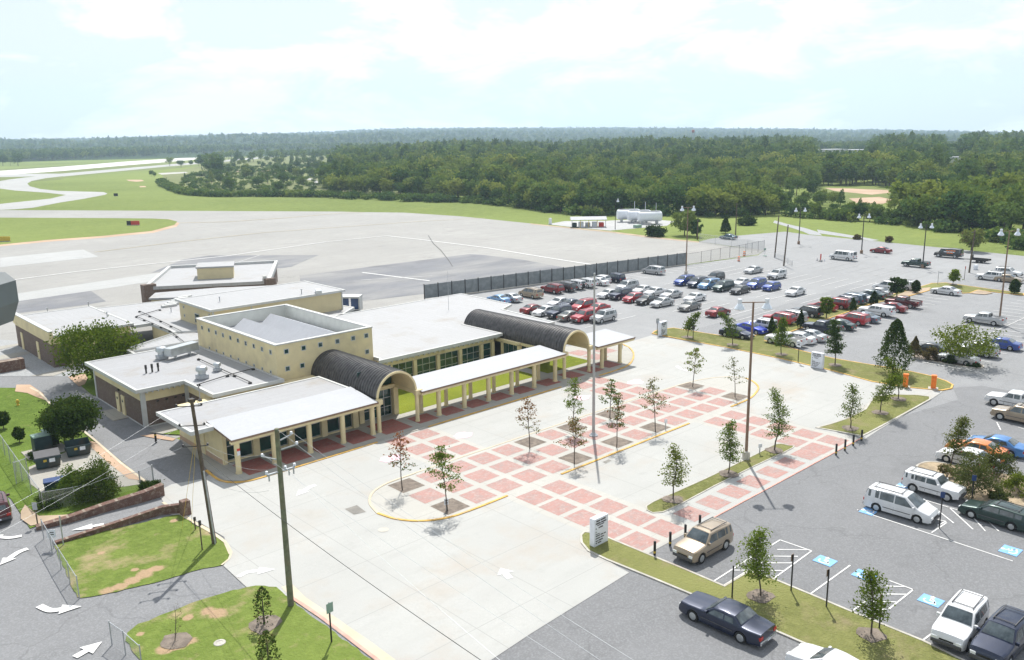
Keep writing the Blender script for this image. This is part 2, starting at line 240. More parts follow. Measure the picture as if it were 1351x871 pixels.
# ---------------------------------------------------------------- mesh helpers
class MB:
    def __init__(s): s.v=[];s.f=[];s.m=[];s.mi=0
    def add(s,vs,fs):
        o=len(s.v); s.v+=[tuple(q) for q in vs]; s.f+=[tuple(i+o for i in f) for f in fs]; s.m+=[s.mi]*len(fs); return s
    def box(s,x0,y0,z0,x1,y1,z1):
        return s.add([(x0,y0,z0),(x1,y0,z0),(x1,y1,z0),(x0,y1,z0),(x0,y0,z1),(x1,y0,z1),(x1,y1,z1),(x0,y1,z1)],[(0,3,2,1),(4,5,6,7),(0,1,5,4),(1,2,6,5),(2,3,7,6),(3,0,4,7)])
    def bev(s,x0,y0,z0,x1,y1,z1,b=.03):
        """box with chamfered vertical and top edges"""
        P=lambda i:[(x0+b+i,y0+i),(x1-b-i,y0+i),(x1-i,y0+b+i),(x1-i,y1-b-i),(x1-b-i,y1-i),(x0+b+i,y1-i),(x0+i,y1-b-i),(x0+i,y0+b+i)]
        a=P(0);c=P(b*.7); vs=[(x,y,z0) for x,y in a]+[(x,y,z1-b) for x,y in a]+[(x,y,z1) for x,y in c]
        fs=[tuple(range(7,-1,-1)),tuple(range(16,24))]
        for k in (0,8):
            for i in range(8): j=(i+1)%8; fs.append((k+i,k+j,k+8+j,k+8+i))
        return s.add(vs,fs)
    def cyl(s,p0,p1,r0,r1=None,n=10,cap=True):
        r1=r0 if r1 is None else r1; p0=Vector(p0);p1=Vector(p1);d=(p1-p0).normalized()
        a=d.orthogonal().normalized(); b=d.cross(a); vs=[];fs=[]
        for p,r in ((p0,r0),(p1,r1)):
            for i in range(n):
                t=2*math.pi*i/n; vs.append(p+a*math.cos(t)*r+b*math.sin(t)*r)
        for i in range(n): j=(i+1)%n; fs.append((i,j,n+j,n+i))
        if cap: fs+= [tuple(range(n-1,-1,-1)),tuple(range(n,2*n))]
        return s.add(vs,fs)
    def tube(s,pts,rs,n=6):
        pts=[Vector(p) for p in pts]
        if isinstance(rs,(int,float)): rs=[rs]*len(pts)
        vs=[];fs=[]
        for k,p in enumerate(pts):
            d=(pts[min(k+1,len(pts)-1)]-pts[max(k-1,0)]).normalized()
            a=d.cross(Vector((.31,.9,.2))).normalized(); b=d.cross(a)
            for i in range(n):
                t=2*math.pi*i/n; vs.append(p+a*math.cos(t)*rs[k]+b*math.sin(t)*rs[k])
        for k in range(len(pts)-1):
            for i in range(n): j=(i+1)%n; fs.append((k*n+i,k*n+j,k*n+n+j,k*n+n+i))
        fs+=[tuple(range(n-1,-1,-1)),tuple(range((len(pts)-1)*n,len(pts)*n))]
        return s.add(vs,fs)
    def lathe(s,prof,n=16,c=(0,0,0)):
        vs=[];fs=[]
        for r,z in prof:
            for i in range(n): t=2*math.pi*i/n; vs.append((c[0]+r*math.cos(t),c[1]+r*math.sin(t),c[2]+z))
        for k in range(len(prof)-1):
            for i in range(n): j=(i+1)%n; fs.append((k*n+i,k*n+j,k*n+n+j,k*n+n+i))
        fs+=[tuple(range(n-1,-1,-1)),tuple(range((len(prof)-1)*n,len(prof)*n))]
        return s.add(vs,fs)
    def prism(s,pts,z0,z1,top=True,bot=True):
        pts=ccw(pts); n=len(pts); vs=[(x,y,z0) for x,y in pts]+[(x,y,z1) for x,y in pts]
        fs=[(i,(i+1)%n,n+(i+1)%n,n+i) for i in range(n)]
        if top: fs.append(tuple(range(n,2*n)))
        if bot: fs.append(tuple(range(n-1,-1,-1)))
        return s.add(vs,fs)
    def sheet(s,pts,z): pts=ccw(pts); return s.add([(x,y,z) for x,y in pts],[tuple(range(len(pts)))])
    def strip(s,pts,w,z,z0=None):
        """flat ribbon along a polyline"""
        L_,R_=offset(pts,w/2),offset(pts,-w/2); n=len(pts); vs=[(x,y,z) for x,y in L_]+[(x,y,z) for x,y in R_]
        return s.add(vs,[(i,n+i,n+i+1,i+1) for i in range(n-1)])
    def build(s,name,mat,parent=None,smooth=False,xf=None):
        me=bpy.data.meshes.new(name); me.from_pydata(s.v,[],s.f)
        for mm in (mat if isinstance(mat,(list,tuple)) else [mat]): me.materials.append(MT[mm] if isinstance(mm,str) else mm)
        if max(s.m,default=0)>0: me.polygons.foreach_set('material_index',s.m)
        if smooth:
            me.polygons.foreach_set('use_smooth',[True]*len(me.polygons))
            try: me.set_sharp_from_angle(angle=R(smooth if smooth>1 else 38))
            except Exception: pass
        me.update(); o=bpy.data.objects.new(name,me); C.objects.link(o)
        if parent is not None:
            o.parent=parent
            if parent.get('_w'): q=world_loc(parent); o.location=(-q[0],-q[1],-q[2])
        return o
def world_loc(o):
    q=Vector(o.location)
    while o.parent: o=o.parent; q+=Vector(o.location)
    return q
def ccw(p):
    a=sum(p[i][0]*p[(i+1)%len(p)][1]-p[(i+1)%len(p)][0]*p[i][1] for i in range(len(p)))
    return list(p) if a>0 else list(p)[::-1]
def offset(pts,d,closed=False):
    out=[];n=len(pts)
    for i in range(n):
        if closed: a,b=pts[i-1],pts[(i+1)%n]
        else: a,b=pts[max(i-1,0)],pts[min(i+1,n-1)]
        p=pts[i]
        t1=Vector((p[0]-a[0],p[1]-a[1])); t2=Vector((b[0]-p[0],b[1]-p[1]))
        if t1.length<1e-6:t1=t2
        if t2.length<1e-6:t2=t1
        t1.normalize();t2.normalize(); n1=Vector((-t1.y,t1.x));n2=Vector((-t2.y,t2.x)); q=n1+n2
        k=max(q.length_squared/2,.35); q=q/k if q.length>1e-6 else n1
        out.append((p[0]+q.x*d,p[1]+q.y*d))
    return out
def smoothp(pts,closed=True,k=4):
    """Catmull-Rom through the points"""
    n=len(pts);o=[]
    rng=range(n) if closed else range(n-1)
    for i in rng:
        g=(lambda j:pts[j%n]) if closed else (lambda j:pts[min(max(j,0),n-1)])
        a,b,c,d=g(i-1),g(i),g(i+1),g(i+2)
        for s in range(k):
            t=s/k; o.append(tuple(.5*(2*b[q]+(c[q]-a[q])*t+(2*a[q]-5*b[q]+4*c[q]-d[q])*t*t+(3*b[q]-a[q]-3*c[q]+d[q])*t**3) for q in (0,1)))
    if not closed:o.append(pts[-1])
    return o
def resamp(pts,d):
    o=[]
    for a,b in zip(pts,pts[1:]):
        n=max(1,int(math.dist(a,b)/d)); o+=[(a[0]+(b[0]-a[0])*k/n,a[1]+(b[1]-a[1])*k/n) for k in range(n)]
    return o+[pts[-1]]
def tag(o,label=None,cat=None,group=None,kind=None):
    if label:o['label']=label
    if cat:o['category']=cat
    if group:o['group']=group
    if kind:o['kind']=kind
    return o
def empty(name,loc,label,cat,group=None,rz=0,w=True):
    o=bpy.data.objects.new(name,None); o.empty_display_size=.3; C.objects.link(o); o.location=loc; o.rotation_euler=(0,0,rz)
    if w:o['_w']=1
    return tag(o,label,cat,group)
def kids(o): return [q for q in CH.get(o.name,[])]
CH={}
def reg(root):
    """remember the children of a proto"""
    for o in bpy.data.objects:
        if o.parent is not None: 
            l=CH.setdefault(o.parent.name,[])
            if o not in l:l.append(o)
def dup(o,parent=None):
    c=o.copy(); C.objects.link(c)
    if parent is not None:c.parent=parent
    for k in kids(o): dup(k,c)
    return c
def struct(name,mb,mat,kind='structure'):
    o=mb.build(name,mat); o['kind']=kind; return o
HAZE=0.00015
# ================================================================ ground, roads, paving
random.seed(7); rng=np.random.default_rng(5)
q=MB(); q.lathe([(0.01,0),(400,0),(900,0),(1600,0)],120); q.f=[f for f in q.f if len(f)==4]; q.m=[0]*len(q.f)
struct('field_grass',q,'field')
def hor(x): return CY-F*math.tan(_p)+ (CX-x)*math.tan(-_r)*0+ (x-CX)*math.tan(_r)
# hills: polar sheet beyond 1550 m whose skyline follows the ridge in the photograph
RID=[(-600,190),(0,187),(200,182.5),(330,179),(430,176),(520,171.5),(620,170.5),(760,170),(900,170.5),(1060,172),(1200,173.5),(1351,175.5),(1900,178)]
def ridge_z(az):  # az relative to the camera heading, to the right positive
    px=CX+F*math.tan(max(-1.1,min(1.1,az)))/math.cos(_p)
    for (a,ya),(b,yb) in zip(RID,RID[1:]):
        if a<=px<=b: y=ya+(yb-ya)*(px-a)/(b-a); break
    else: y=RID[0][1] if px<RID[0][0] else RID[-1][1]
    return (hor(min(max(px,-200),1550))-y)/F
rs=[1550,1600,1700,1800,1950,2100,2250,2400,2600,2800,3000,3200,3400,3600,3800,4000,4250,4500,4750,5000,5250,5500,5750,6000,6200,6400,6600,6700,6900,7100]
azs=[]; a=-180.
while a<180: azs.append(a); a+= .14 if abs(a)<38 else 4.
vs=[];fs=[];n=len(azs)
def wav(a,k,s): return math.sin(a*k+s)*.5+math.sin(a*k*2.3+s*1.7)*.3+math.sin(a*k*5.1+s*2.9)*.2
for i,r in enumerate(rs):
    for a in azs:
        az=R(a); zr=28+ridge_z(az)*6600
        t=max(0,(r-1600)/5000); k=t*t*(3-2*t) if t<1 else 1-(t-1)*1.5
        left=min(1,max(0,(8-a)/18))
        z=zr*k*.92+ left*18*math.exp(-((r-3300-400*wav(az,9,1))/700)**2)*(1+.4*wav(az,22,2))+ max(0,1-left)*-6*math.exp(-((r-2600)/900)**2)
        z+=t*9*wav(az+r*.0007,31,r*.002)
        if r>1700: z+=rng.random()*(4+r*.0012)
        if r>=6900: z-= (r-6700)*.25
        if i==0: z=-.5
        h=_a-az; vs.append((math.cos(h)*r,math.sin(h)*r,z))
for i in range(len(rs)-1):
    for j in range(n): k=(j+1)%n; fs.append((i*n+j,(i+1)*n+j,(i+1)*n+k,i*n+k))
q=MB(); q.add(vs,fs); struct('hills',q,'hills')
Z=.02
NS=[0]
def sheet(name,px,z,mat,world=None):
    NS[0]+=1; z+=NS[0]*.0001
    q=MB(); q.sheet(world or GP(px),z); return struct(name,q,mat)
# airfield ------------------------------------------------------
z1=lambda ps:[(x/3.002,150+y/3.002) for x,y in ps]
sheet('rough_grass',z1([(-200,232),(520,190),(900,163),(1340,149),(1340,158),(1190,172),(1000,186),(650,222),(450,232),(260,252),(240,262),(-200,290)]),Z,'rough')
sheet('rough_grass',z1([(640,235),(900,190),(1351,160),(2100,150),(2100,325),(1300,327),(820,326),(700,310),(640,285),(650,262)]),Z,'scrub')
sheet('taxiway',z1([(250,238),(100,253),(30,262),(-60,278),(-60,291),(0,297),(60,305),(180,313),(262,322),(200,337),(0,358),(-60,362),(-60,384),(60,379),(130,373),(240,352),(330,338),(415,322),(426,317),(410,311),(330,309),(230,306),(160,299),(118,288),(108,277),(125,267),(180,256),(260,247)]),Z*2,'taxi')
sheet('taxiway',z1([(240,238),(650,203),(900,183),(1100,166),(1200,157),(1200,162),(1100,172.5),(900,190),(650,211),(250,249)]),Z*2,'taxi')
sheet('taxiway',z1([(-100,246),(130,238),(240,238),(250,247),(130,249),(-100,254)]),Z*2.5,'taxi')
sheet('runway',z1([(-200,240),(250,210),(500,190),(900,164),(1100,156),(1340,150),(1340,155),(1100,162),(900,172),(500,205),(250,227),(-200,259)]),Z*2,'runway')
sheet('service_track',z1([(625,236),(735,231),(745,235),(640,242)]),Z*2,'band')
sheet('service_track',z1([(930,228),(1040,223),(1130,222),(1140,226),(1050,229),(930,232)]),Z*3,'reddirt')
sheet('service_track',z1([(1180,254),(1215,254),(1250,260),(1262,272),(1245,286),(1232,285),(1245,272),(1235,264),(1180,259)]),Z*3,'taxi')
sheet('bare_earth',z1([(500,262),(560,262),(572,267),(540,270),(510,267)]),Z,'reddirt'); sheet('bare_earth',z1([(900,264),(935,266),(940,271),(905,269)]),Z*3,'reddirt'); sheet('bare_earth',z1([(552,287),(575,287),(580,291),(555,292)]),Z,'reddirt')
AP=[(-500,277.3),(0,277.3),(450,279.3),(474,280),(533,280.7),(607,285.5),(700,295),(807,305.6),(870,313.5),(922,319),(965,325.5),(1009,329.7),(1000,336),(905,349),(905,351.5),(560,396)]
sheet('apron',None,Z,'apron',GP(AP)+[(60,100),(28,100),(20,136)]+GP([(-500,470)]))
ISL=[(-600,287),(0,287.3),(150,288),(200,288.5),(222,289.5),(234,292.5),(230,297),(200,305),(133,311.7),(60,317),(0,323),(-200,340),(-600,380)]
q=MB(); q.sheet(offset(smoothp(GP(ISL[4:9]),False,4)+[],-3) if 0 else GP([(x+ (3 if x>0 else 0),y+(2.2 if y>292 else 0)) for x,y in ISL]),Z*1.5); struct('bare_earth',q,'reddirt')
sheet('field_grass',ISL,Z*2,'field')
def z1b(x,y): return (x/3.002,150+y/3.002)
sheet('apron_patch',[(0,340.5),(110,329.5),(130,339),(0,353)],Z*2,'apron_pale')
sheet('apron_patch',[(13,389),(210,360),(205,371),(15,400)],Z*2,'apron_pale')
sheet('apron_patch',[(15,399),(120,384),(140,398),(110,403),(20,414)],Z*2,'apron_dark')
sheet('apron_patch',[(240,343),(275,337.5),(420,337),(385,352),(372,354),(200,360)],Z*2,'apron_dark')
sheet('apron_patch',[(395,364),(620,335.5),(640,337),(690,343),(760,356),(705,368),(560,388),(500,395),(440,401),(400,398)],Z*2,'apron_dark')
def line(name,px,w,mat,z=Z*4,world=None,step=None):
    NS[0]+=1; z+=NS[0]*.0001
    q=MB(); q.strip(world or GP(px),w,z); return struct(name,q,mat)
line('apron_line',[(0,372),(100,359),(300,338),(430,319.5),(510,311.5)],.55,'whiteline'); line('apron_line',[(510,311.5),(560,317),(640,327),(720,340),(790,351)],.55,'whiteline')
line('apron_line',[(478,360),(567,371)],.5,'whiteline'); line('apron_line',[(476,370),(570,364.5)],.35,'fadedline'); line('apron_line',[(315,346),(343,337)],.35,'fadedline')
line('apron_line',smoothp(GP([(125,333),(240,319),(350,307),(560,292),(660,289)]),False) and [(125,333),(240,319),(350,307),(560,292),(640,288)],.5,'yellowline'); line('apron_line',[(235,294.5),(300,293),(380,287.5),(450,281.5),(480,280.5)],.8,'yellowline')
sheet('apron_edge',[(700,295),(807,305.6),(870,313.5),(922,319),(922,320.5),(860,314.5),(807,307.4),(700,296.2)],Z*2,'dirt')
line('tar_seam',[(565,311),(572,322),(582,331),(592,344),(597,352)],.18,'tar')
sheet('fuel_pad',[(722,296),(745,292),(800,291.5),(850,289),(890,292),(880,298),(845,301),(805,304.5),(760,300.5)],Z*2,'apron_pale')
sheet('service_yard',None,Z*.7,'apron',[(22,80),(90,74),(92,118),(20,136)])
# parking lots --------------------------------------------------------
LOT=[(905,350),(1000,337),(1009,330),(965,325),(922.5,319),(938,315),(971,311.3),(1036,305.8),(1064,309.7),(1167,319.5),(1351,338),(1750,380)]
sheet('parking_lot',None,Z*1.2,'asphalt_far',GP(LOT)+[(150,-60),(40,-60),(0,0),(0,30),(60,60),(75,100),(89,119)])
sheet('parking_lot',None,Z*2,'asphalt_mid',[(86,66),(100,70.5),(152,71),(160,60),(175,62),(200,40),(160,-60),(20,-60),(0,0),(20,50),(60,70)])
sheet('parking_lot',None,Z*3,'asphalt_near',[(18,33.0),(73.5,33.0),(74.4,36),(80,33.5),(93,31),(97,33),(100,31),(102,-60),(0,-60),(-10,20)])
# left asphalt
sheet('service_road',[(-300,497),(89,497),(104,510),(121,524),(131,526),(183,558),(235,580),(300,612),(320,780),(560,900),(640,1000),(-400,1000),(-400,600)],Z*2,'asphalt_left')
# dirt and gravel by the hangar
sheet('gravel_yard',[(-200,436),(22,450),(62,478),(96,470),(150,440),(150,520),(95,500),(89,497),(-300,496)],Z*2.5,'gravel')
sheet('footpath',[(-60,466),(8,456.5),(30,453),(26,456),(-60,476)],Z*4,'pad'); sheet('footpath',[(-60,480),(20,466.5),(40,464),(38,468),(-60,488)],Z*4,'pad'); sheet('footpath',[(40,497),(90,486),(108,481),(108,484),(70,497)],Z*4,'pad')
sheet('lawn',[(92,497),(130,487),(140,510),(131,525),(120,521)],Z*3.5,'lawn'); sheet('bare_earth',[(90,498),(112,494),(116,500),(112,508),(104,511)],Z*4.5,'reddirt')
# plaza ----------------------------------------------------------------
PL=[(650,871.5),(827,760),(846,744),(870,735)]
plz=GP([(640,878),(700,838),(830,757),(790,735)])+[(43,32.9),(73.5,32.9),(75,36.3)]+GP([(1142,580),(1160,568),(1229,527.5),(1244,517.5),(1194,511),(1161,505.5),(1150.8,504.5),(1070,482),(960,459),(859,443.5)])+[(88.5,72.5),(84,74),(74,78.5),(48,78.5),(29,69)]+GP([(268,633),(227,640),(207,650),(216,664),(225,680),(262,690),(296,710),(303,734),(295,748),(325,776),(360,778),(395,797),(497,875)])
sheet('plaza',None,Z*4,'concrete',plz)
sheet('concrete_stain',[(235,655),(262,689),(296,712),(318,775),(385,780),(392,798),(340,770),(300,740),(250,690)],Z*4.5,'concrete') if 0 else None
def kerb(name,pts,mat,h=.15,w=.16,closed=False,z0=0.):
    a=pts; b=offset(pts,w,closed); n=len(pts); q=MB()
    vs=[(x,y,z0) for x,y in a]+[(x,y,h) for x,y in a]+[(x,y,h) for x,y in b]+[(x,y,z0) for x,y in b]; fs=[]
    for i in range(n if closed else n-1):
        j=(i+1)%n; fs+=[(i,j,n+j,n+i),(n+i,n+j,2*n+j,2*n+i),(2*n+i,2*n+j,3*n+j,3*n+i)]
    if not closed: fs+=[(0,n,2*n,3*n),(n-1,4*n-1,3*n-1,2*n-1)]
    q.add(vs,fs); return struct(name,q,mat)
def island(pts,top,kmat,h=.14,name='planting_island',kw=.16,rag=0):
    pts=ccw(pts)
    if rag:
        pts=[(x+random.uniform(-rag,rag),y+random.uniform(-rag,rag)) for x,y in resamp(pts+[pts[0]],.45)[:-1]]; kmat=None
    if kmat: kerb('kerb',pts,kmat,h+.01,kw,True)
    inner=offset(pts,kw*.9,True) if kmat else pts
    q=MB(); q.sheet(inner,h-.012); return struct(name,q,top)
# front pavement (raised) with its yellow kerb
FW=[(27.6,69.0),(27.7,65.6),(28.6,64.5),(30,64.2),(41.5,64.4),(47.8,64.4),(76.5,64.4),(79,64.7),(81.4,65.8),(84.4,68.0),(86.6,70.6),(87.3,73),(86,75),(82,76.5),(78,78),(74,78.5),(48,78.5),(29,78.5)]
q=MB(); q.sheet(FW,.15); struct('pavement',q,'walk')
kf=smoothp([(27.6,69.0),(27.5,66),(28.5,64.5),(30.5,64.15),(36,64.2),(42,64.3)],False,5); kerb('kerb',[p for p in kf][::-1],'kerbyellow',.165,.2)
kerb('kerb',[(42,64.3),(44,64.35),(48,64.35)][::-1],'kerb',.158,.16); kerb('kerb',[(48,64.35),(60,64.35),(67,64.35)][::-1],'kerbyellow',.165,.2)
kerb('kerb',[(67,64.35),(73.5,64.35)][::-1],'kerb',.158,.16); kerb('kerb',smoothp([(73.5,64.35),(76.5,64.4),(79,64.7),(81.4,65.8),(84.4,68.0),(86.6,70.6),(87.3,73),(86,75)],False,5)[::-1],'kerbyellow',.165,.2)
q=MB()
for x in [30.9,34.4,37.9,41.3]: q.sheet([(x-1.3,65.2),(x+1.3,65.2),(x+1.3,68.5),(x-1.3,68.5)],.154)
for x in [45.3]: q.sheet([(x-1.6,65.2),(x+1.6,65.2),(x+1.6,69.),(x-1.6,69.)],.154)
for x in [49.2,52.6,56.1,59.5,63.0,67.2]: q.sheet([(x-1.25,65.5),(x+1.25,65.5),(x+1.25,67.7),(x-1.25,67.7)],.154)
for x in [71.4,74.7,78.]: q.sheet([(x-1.2,65.5),(x+1.2,65.5),(x+1.2,68),(x-1.2,68)],.154)
struct('brick_paving',q,'paver_walk')
q=MB()
for x,y in [(79.8,70.3),(79.8,73.2),(83,71.5),(76.5,75.8),(73.,75.8)]: q.sheet([(x-1.2,y-1.2),(x+1.2,y-1.2),(x+1.2,y+1.2),(x-1.2,y+1.2)],.154)
struct('brick_paving',q,'paver')
q=MB(); q.sheet([(48.3,69.35),(68.3,69.35),(68.3,76.9),(48.3,76.9)],.158); struct('lawn',q,'lawn_court')
q=MB(); q.sheet([(69.9,69.2),(77.8,69.2),(77.8,74),(69.9,74)],.158); struct('lawn',q,'lawn_court')
q=MB(); q.sheet([(29.2,68.7),(50,68.7),(50,69.0),(29.2,69.0)],.157); struct('pavement_edge',q,'band')
# median of the forecourt
ML=[(42.4,46.5),(38.5,46.5),(36.3,46.8),(34.6,47.8),(33.5,49.4),(33.1,51.2),(33.7,53.2),(35,54.8),(37,55.6),(40,55.7)]
MRr=[(74.2,46.5),(77.6,46.6),(80,47.2),(82.3,48.2),(83.9,49.8),(84.6,51.3),(84,52.9),(82.4,54.1),(80,54.9),(77,55.3)]
mid=[(74.2,55.6),(40,55.7)]
med=[(42.4,46.5)]+smoothp(ML,False,4)[1:]+[(48,55.7),(66,55.5)]+smoothp(MRr,False,4)[::-1]
q=MB(); q.sheet(med,.085); struct('median_paving',q,'band')
kerb('kerb',smoothp(ML[:6],False,6)[::-1],'kerbyellow',.15,.2,z0=0); kerb('kerb',smoothp(ML[5:],False,6)[::-1],'kerbcream',.13,.2)
kerb('kerb',[(66.8,46.5),(60,46.5),(53,46.5),(48.6,46.5)][::-1] ,'kerbyellow',.15,.2)
kerb('kerb',smoothp(MRr[:6],False,6),'kerbyellow',.15,.2); kerb('kerb',smoothp(MRr[5:],False,6)+[(66,55.6),(48,55.75),(40,55.75)],'kerbcream',.11,.16)
PX=lambda i:43.62+2.848*i
S=1.1
def cellq(q,x,y,s=S,z=.092): q.sheet([(x-s,y-s),(x+s,y-s),(x+s,y+s),(x-s,y+s)],z)
q=MB(); qm=MB(); mul_={(-2,0),(-2,2),(3,0),(3,2),(5,0),(5,2),(7,0),(7,2),(12,0),(12,2)}
for i in range(-2,13):
    for j in range(3): (cellq(qm,PX(i)-.25*(i>8)*(i-8)/5,48.3+2.86*j) if (i,j) in mul_ else cellq(q,PX(i)-.25*(i>8)*(i-8)/5,48.3+2.86*j))
for i in range(6,9):pass
struct('brick_paving',q,'paver'); struct('tree_pit',qm,'mulch')
# crosswalks: concrete bands with two columns of brick
for xa in (45.15,70.7):
    q=MB(); q.sheet([(xa-3.15,55.7),(xa+3.15,55.7),(xa+3.15,64.3),(xa-3.15,64.3)],.088); q.sheet([(xa-3.15,33),(xa+3.15,33),(xa+3.15,46.5),(xa-3.15,46.5)],.088); struct('crosswalk',q,'band')
    q=MB()
    for y in (57.15,59.95): cellq(q,xa-1.42,y); cellq(q,xa+1.42,y)
    for x in (-1.42,1.42): q.sheet([(xa+x-S,61.8),(xa+x+S,61.8),(xa+x+S,63.9),(xa+x-S,63.9)],.092)
    for y in (44.85,42.3,39.65,36.95,34.4): cellq(q,xa-1.42,y,1.08); cellq(q,xa+1.42,y,1.08)
    struct('brick_paving',q,'paver')
q=MB(); q.sheet([(42,32.8),(74.4,32.8),(74.4,36),(42,36)],.084); struct('pavement',q,'band')
q=MB()
for k in range(7): cellq(q,50.0+2.86*k,34.4,1.0)
struct('brick_paving',q,'paver')
kerb('kerb',[(47.5,32.8),(74.4,32.8)],'kerbred',.11,.1)
z2=lambda ps:[(760+x/3.378,440+y/3.378) for x,y in ps]
island(smoothp(GP(z2([(310,775),(388,803),(620,685),(800,595),(968,515),(945,503),(890,498),(800,543),(600,640),(450,708)])),True,3),'island','kerb',.125,kw=.1)
# grass island at the lower right, along the lot
I1=[(765,708),(770,703),(790,705.5),(860,734.5),(905,753),(955,774.5),(987,755),(1020,765),(1069,785.4),(1125,809),(1169,827),(1218,847),(1263,869),(1330,900),(1200,905),(1096,871),(1078,860),(1020,834.4),(960,806),(907,785),(860,765.4),(800,741),(775,729),(766,718)]
island(GP(I1),'island','kerb',.14,kw=.16)
I3=[(1075.3,565.8),(1110,572),(1138,577.5),(1160,566),(1195,547),(1228,528.5),(1228,524.5),(1210,522.3),(1173.6,521.5),(1153.4,524),(1146,533),(1140.8,541),(1118,553),(1095,560.5)]
island(GP(I3),'island','kerb',.14,kw=.18)
I4=[(859.7,441),(863,438),(870,435.7),(888.7,433.6),(920,438.8),(950,443.6),(982,448.6),(1003,441),(1040,428),(1090,412),(1150,396),(1199,383.5),(1229,374.5),(1248,373.8),(1289,379.8),(1351,388),(1351,390.6),(1300,385),(1290,383.8),(1280,387.4),(1267,388),(1230.6,382.8),(1201.5,391),(1150,402),(1100,419),(1060,433),(1010,450.5),(1055.5,463.4),(1100,474),(1201,491),(1230,497.5),(1249,504),(1258,509),(1256,514),(1242,516.6),(1194,512.3),(1161,506.5),(1150.8,505),(1100,491),(1030,474.5),(960,460),(900,449)]
island(GP(I4),'island','kerbyellow' ,.14,kw=.18)
for ps in ([(1075,434),(1100,424),(1125,415),(1128,417),(1098,428),(1072,436)],[(1180,394),(1215,386),(1226,382.5),(1228,379),(1205,381),(1178,391)],[(1280,387),(1291,382),(1302,384.5),(1310,386.5),(1300,388.5)]): sheet('bare_earth',None,.14,'dirt',GP(ps,.14))
island(smoothp(GP([(1204,473),(1206,468.5),(1216,468),(1251,473.5),(1285,479.5),(1298,483.5),(1294,487),(1270,485),(1243,480.5),(1220,476)]),True,3),'mulch','kerb',.14)
island(smoothp(GP([(1208,620),(1212,613.5),(1226,610.5),(1249,613),(1300,622),(1400,645),(1400,690),(1340,672),(1290,668),(1262,654),(1245,640),(1222,634)]),True,3),'tan_mulch','kerb',.14)
# left-hand lawns
z3=lambda ps:[(x/2.702,620+y/2.702) for x,y in ps]
island(GP(z3([(197,272),(420,210),(640,162),(665,172),(690,195),(765,238),(810,272),(824,298),(815,322),(788,344),(700,362),(600,392),(450,430),(290,463),(280,455),(240,380)])),'lawn_left','kerb',.1,rag=.1)
line('kerb',z3([(660,165),(690,192),(765,235),(812,270),(826,298),(817,322),(790,344)]),.14,'kerbcream',.105)
def ragged(px,mat,z,r=.18):
    p=resamp(GP(px)+[GP(px)[0]],.35)[:-1]; q=MB(); q.sheet([(x+random.uniform(-r,r),y+random.uniform(-r,r)) for x,y in p],z); return struct('bare_earth',q,mat)
L2=z3([(445,602),(470,570),(500,552),(600,515),(700,470),(800,442),(880,424),(940,416),(985,424),(1010,437),(1060,490)])+[(490,871),(560,935),(300,980),(230,930),(185,871),(178,862)]
island(GP(L2),'lawn_left','kerb',.1,rag=.1)
line('painted_kerb',[(385,790),(410,806),(440,828),(475,855),(500,874)],.22,'kerbred',.1)
line('kerb_gutter',[(378,774),(397,793),(440,822),(480,850),(515,876)],.7,'kerbcream',Z*4.4)
line('kerb_gutter',[(215,664),(245,684),(275,700),(297,716),(304,732)],.22,'kerbcream',Z*4.4)
sheet('lawn',[(-100,512),(40,513),(52,519),(68,536),(96,559),(124,581.5),(150,604),(182,632),(206,660),(205,646),(150,660),(60,690),(40,699),(15,660),(-60,600)],Z*5,'lawn')
line('kerb',[(40,513),(52,519),(68,536),(96,559),(124,581.5),(160,613),(197,641)],.22,'kerbcream',Z*8)
sheet('dumpster_pad',[(38,618),(70,606),(100,592),(120,583),(150,606),(190,640),(150,646),(100,648),(60,655),(40,640)],Z*6,'pad'); sheet('bare_earth',[(108,580),(128,586),(160,612),(190,636),(170,634),(140,610)],Z*7,'reddirt')
sheet('bare_earth',[(22,509),(40,509),(56,520),(64,531),(50,526),(36,520),(20,518)],Z*7,'reddirt')
sheet('footpath',z3([(75,155),(90,130),(140,170),(250,165),(420,125),(510,95),(520,108),(430,130),(250,180),(110,205),(75,180)]),Z*7,'dirt')
sheet('bare_earth',z3([(600,395),(560,380),(480,400),(400,430),(350,452),(470,425)]),.1,'reddirt') if 0 else None
sheet('pavement',z3([(120,208),(590,70),(640,112),(560,130),(100,232)]),Z*2.2,'asphalt_left')
sheet('lawn',[(214,567),(240,562),(238,575),(212,574)],Z*6,'lawn'); sheet('footpath',[(196,572),(232,560),(244,562),(238,568),(215,574)],Z*6.5,'pad'); sheet('bare_earth',[(185,576),(205,574),(232,580),(228,583),(208,580)],Z*5,'reddirt')
# --------------------------------------------------- far side: green field, track, clearing
sheet('service_track',[(1022,291),(1040,296),(1062,301),(1078,306),(1085,311),(1068,309.5),(1060,306),(1045,301),(1020,294)],Z,'gravel'); sheet('service_track',[(1078,303),(1120,310),(1160,317),(1150,318),(1110,312),(1080,308)],Z,'gravel')
sheet('field_grass',[(1080,249),(1150,247),(1185,252),(1180,262),(1160,272),(1130,270),(1085,262)],Z,'rough'); sheet('bare_earth',[(1088,248),(1120,249),(1170,251),(1180,254),(1150,257),(1100,252)],Z*2,'reddirt'); sheet('bare_earth',[(1120,262),(1160,260),(1180,264),(1165,269),(1130,268)],Z*2,'reddirt'); sheet('bare_earth',[(1290,247),(1320,245),(1325,252),(1300,256)],Z*2,'reddirt')
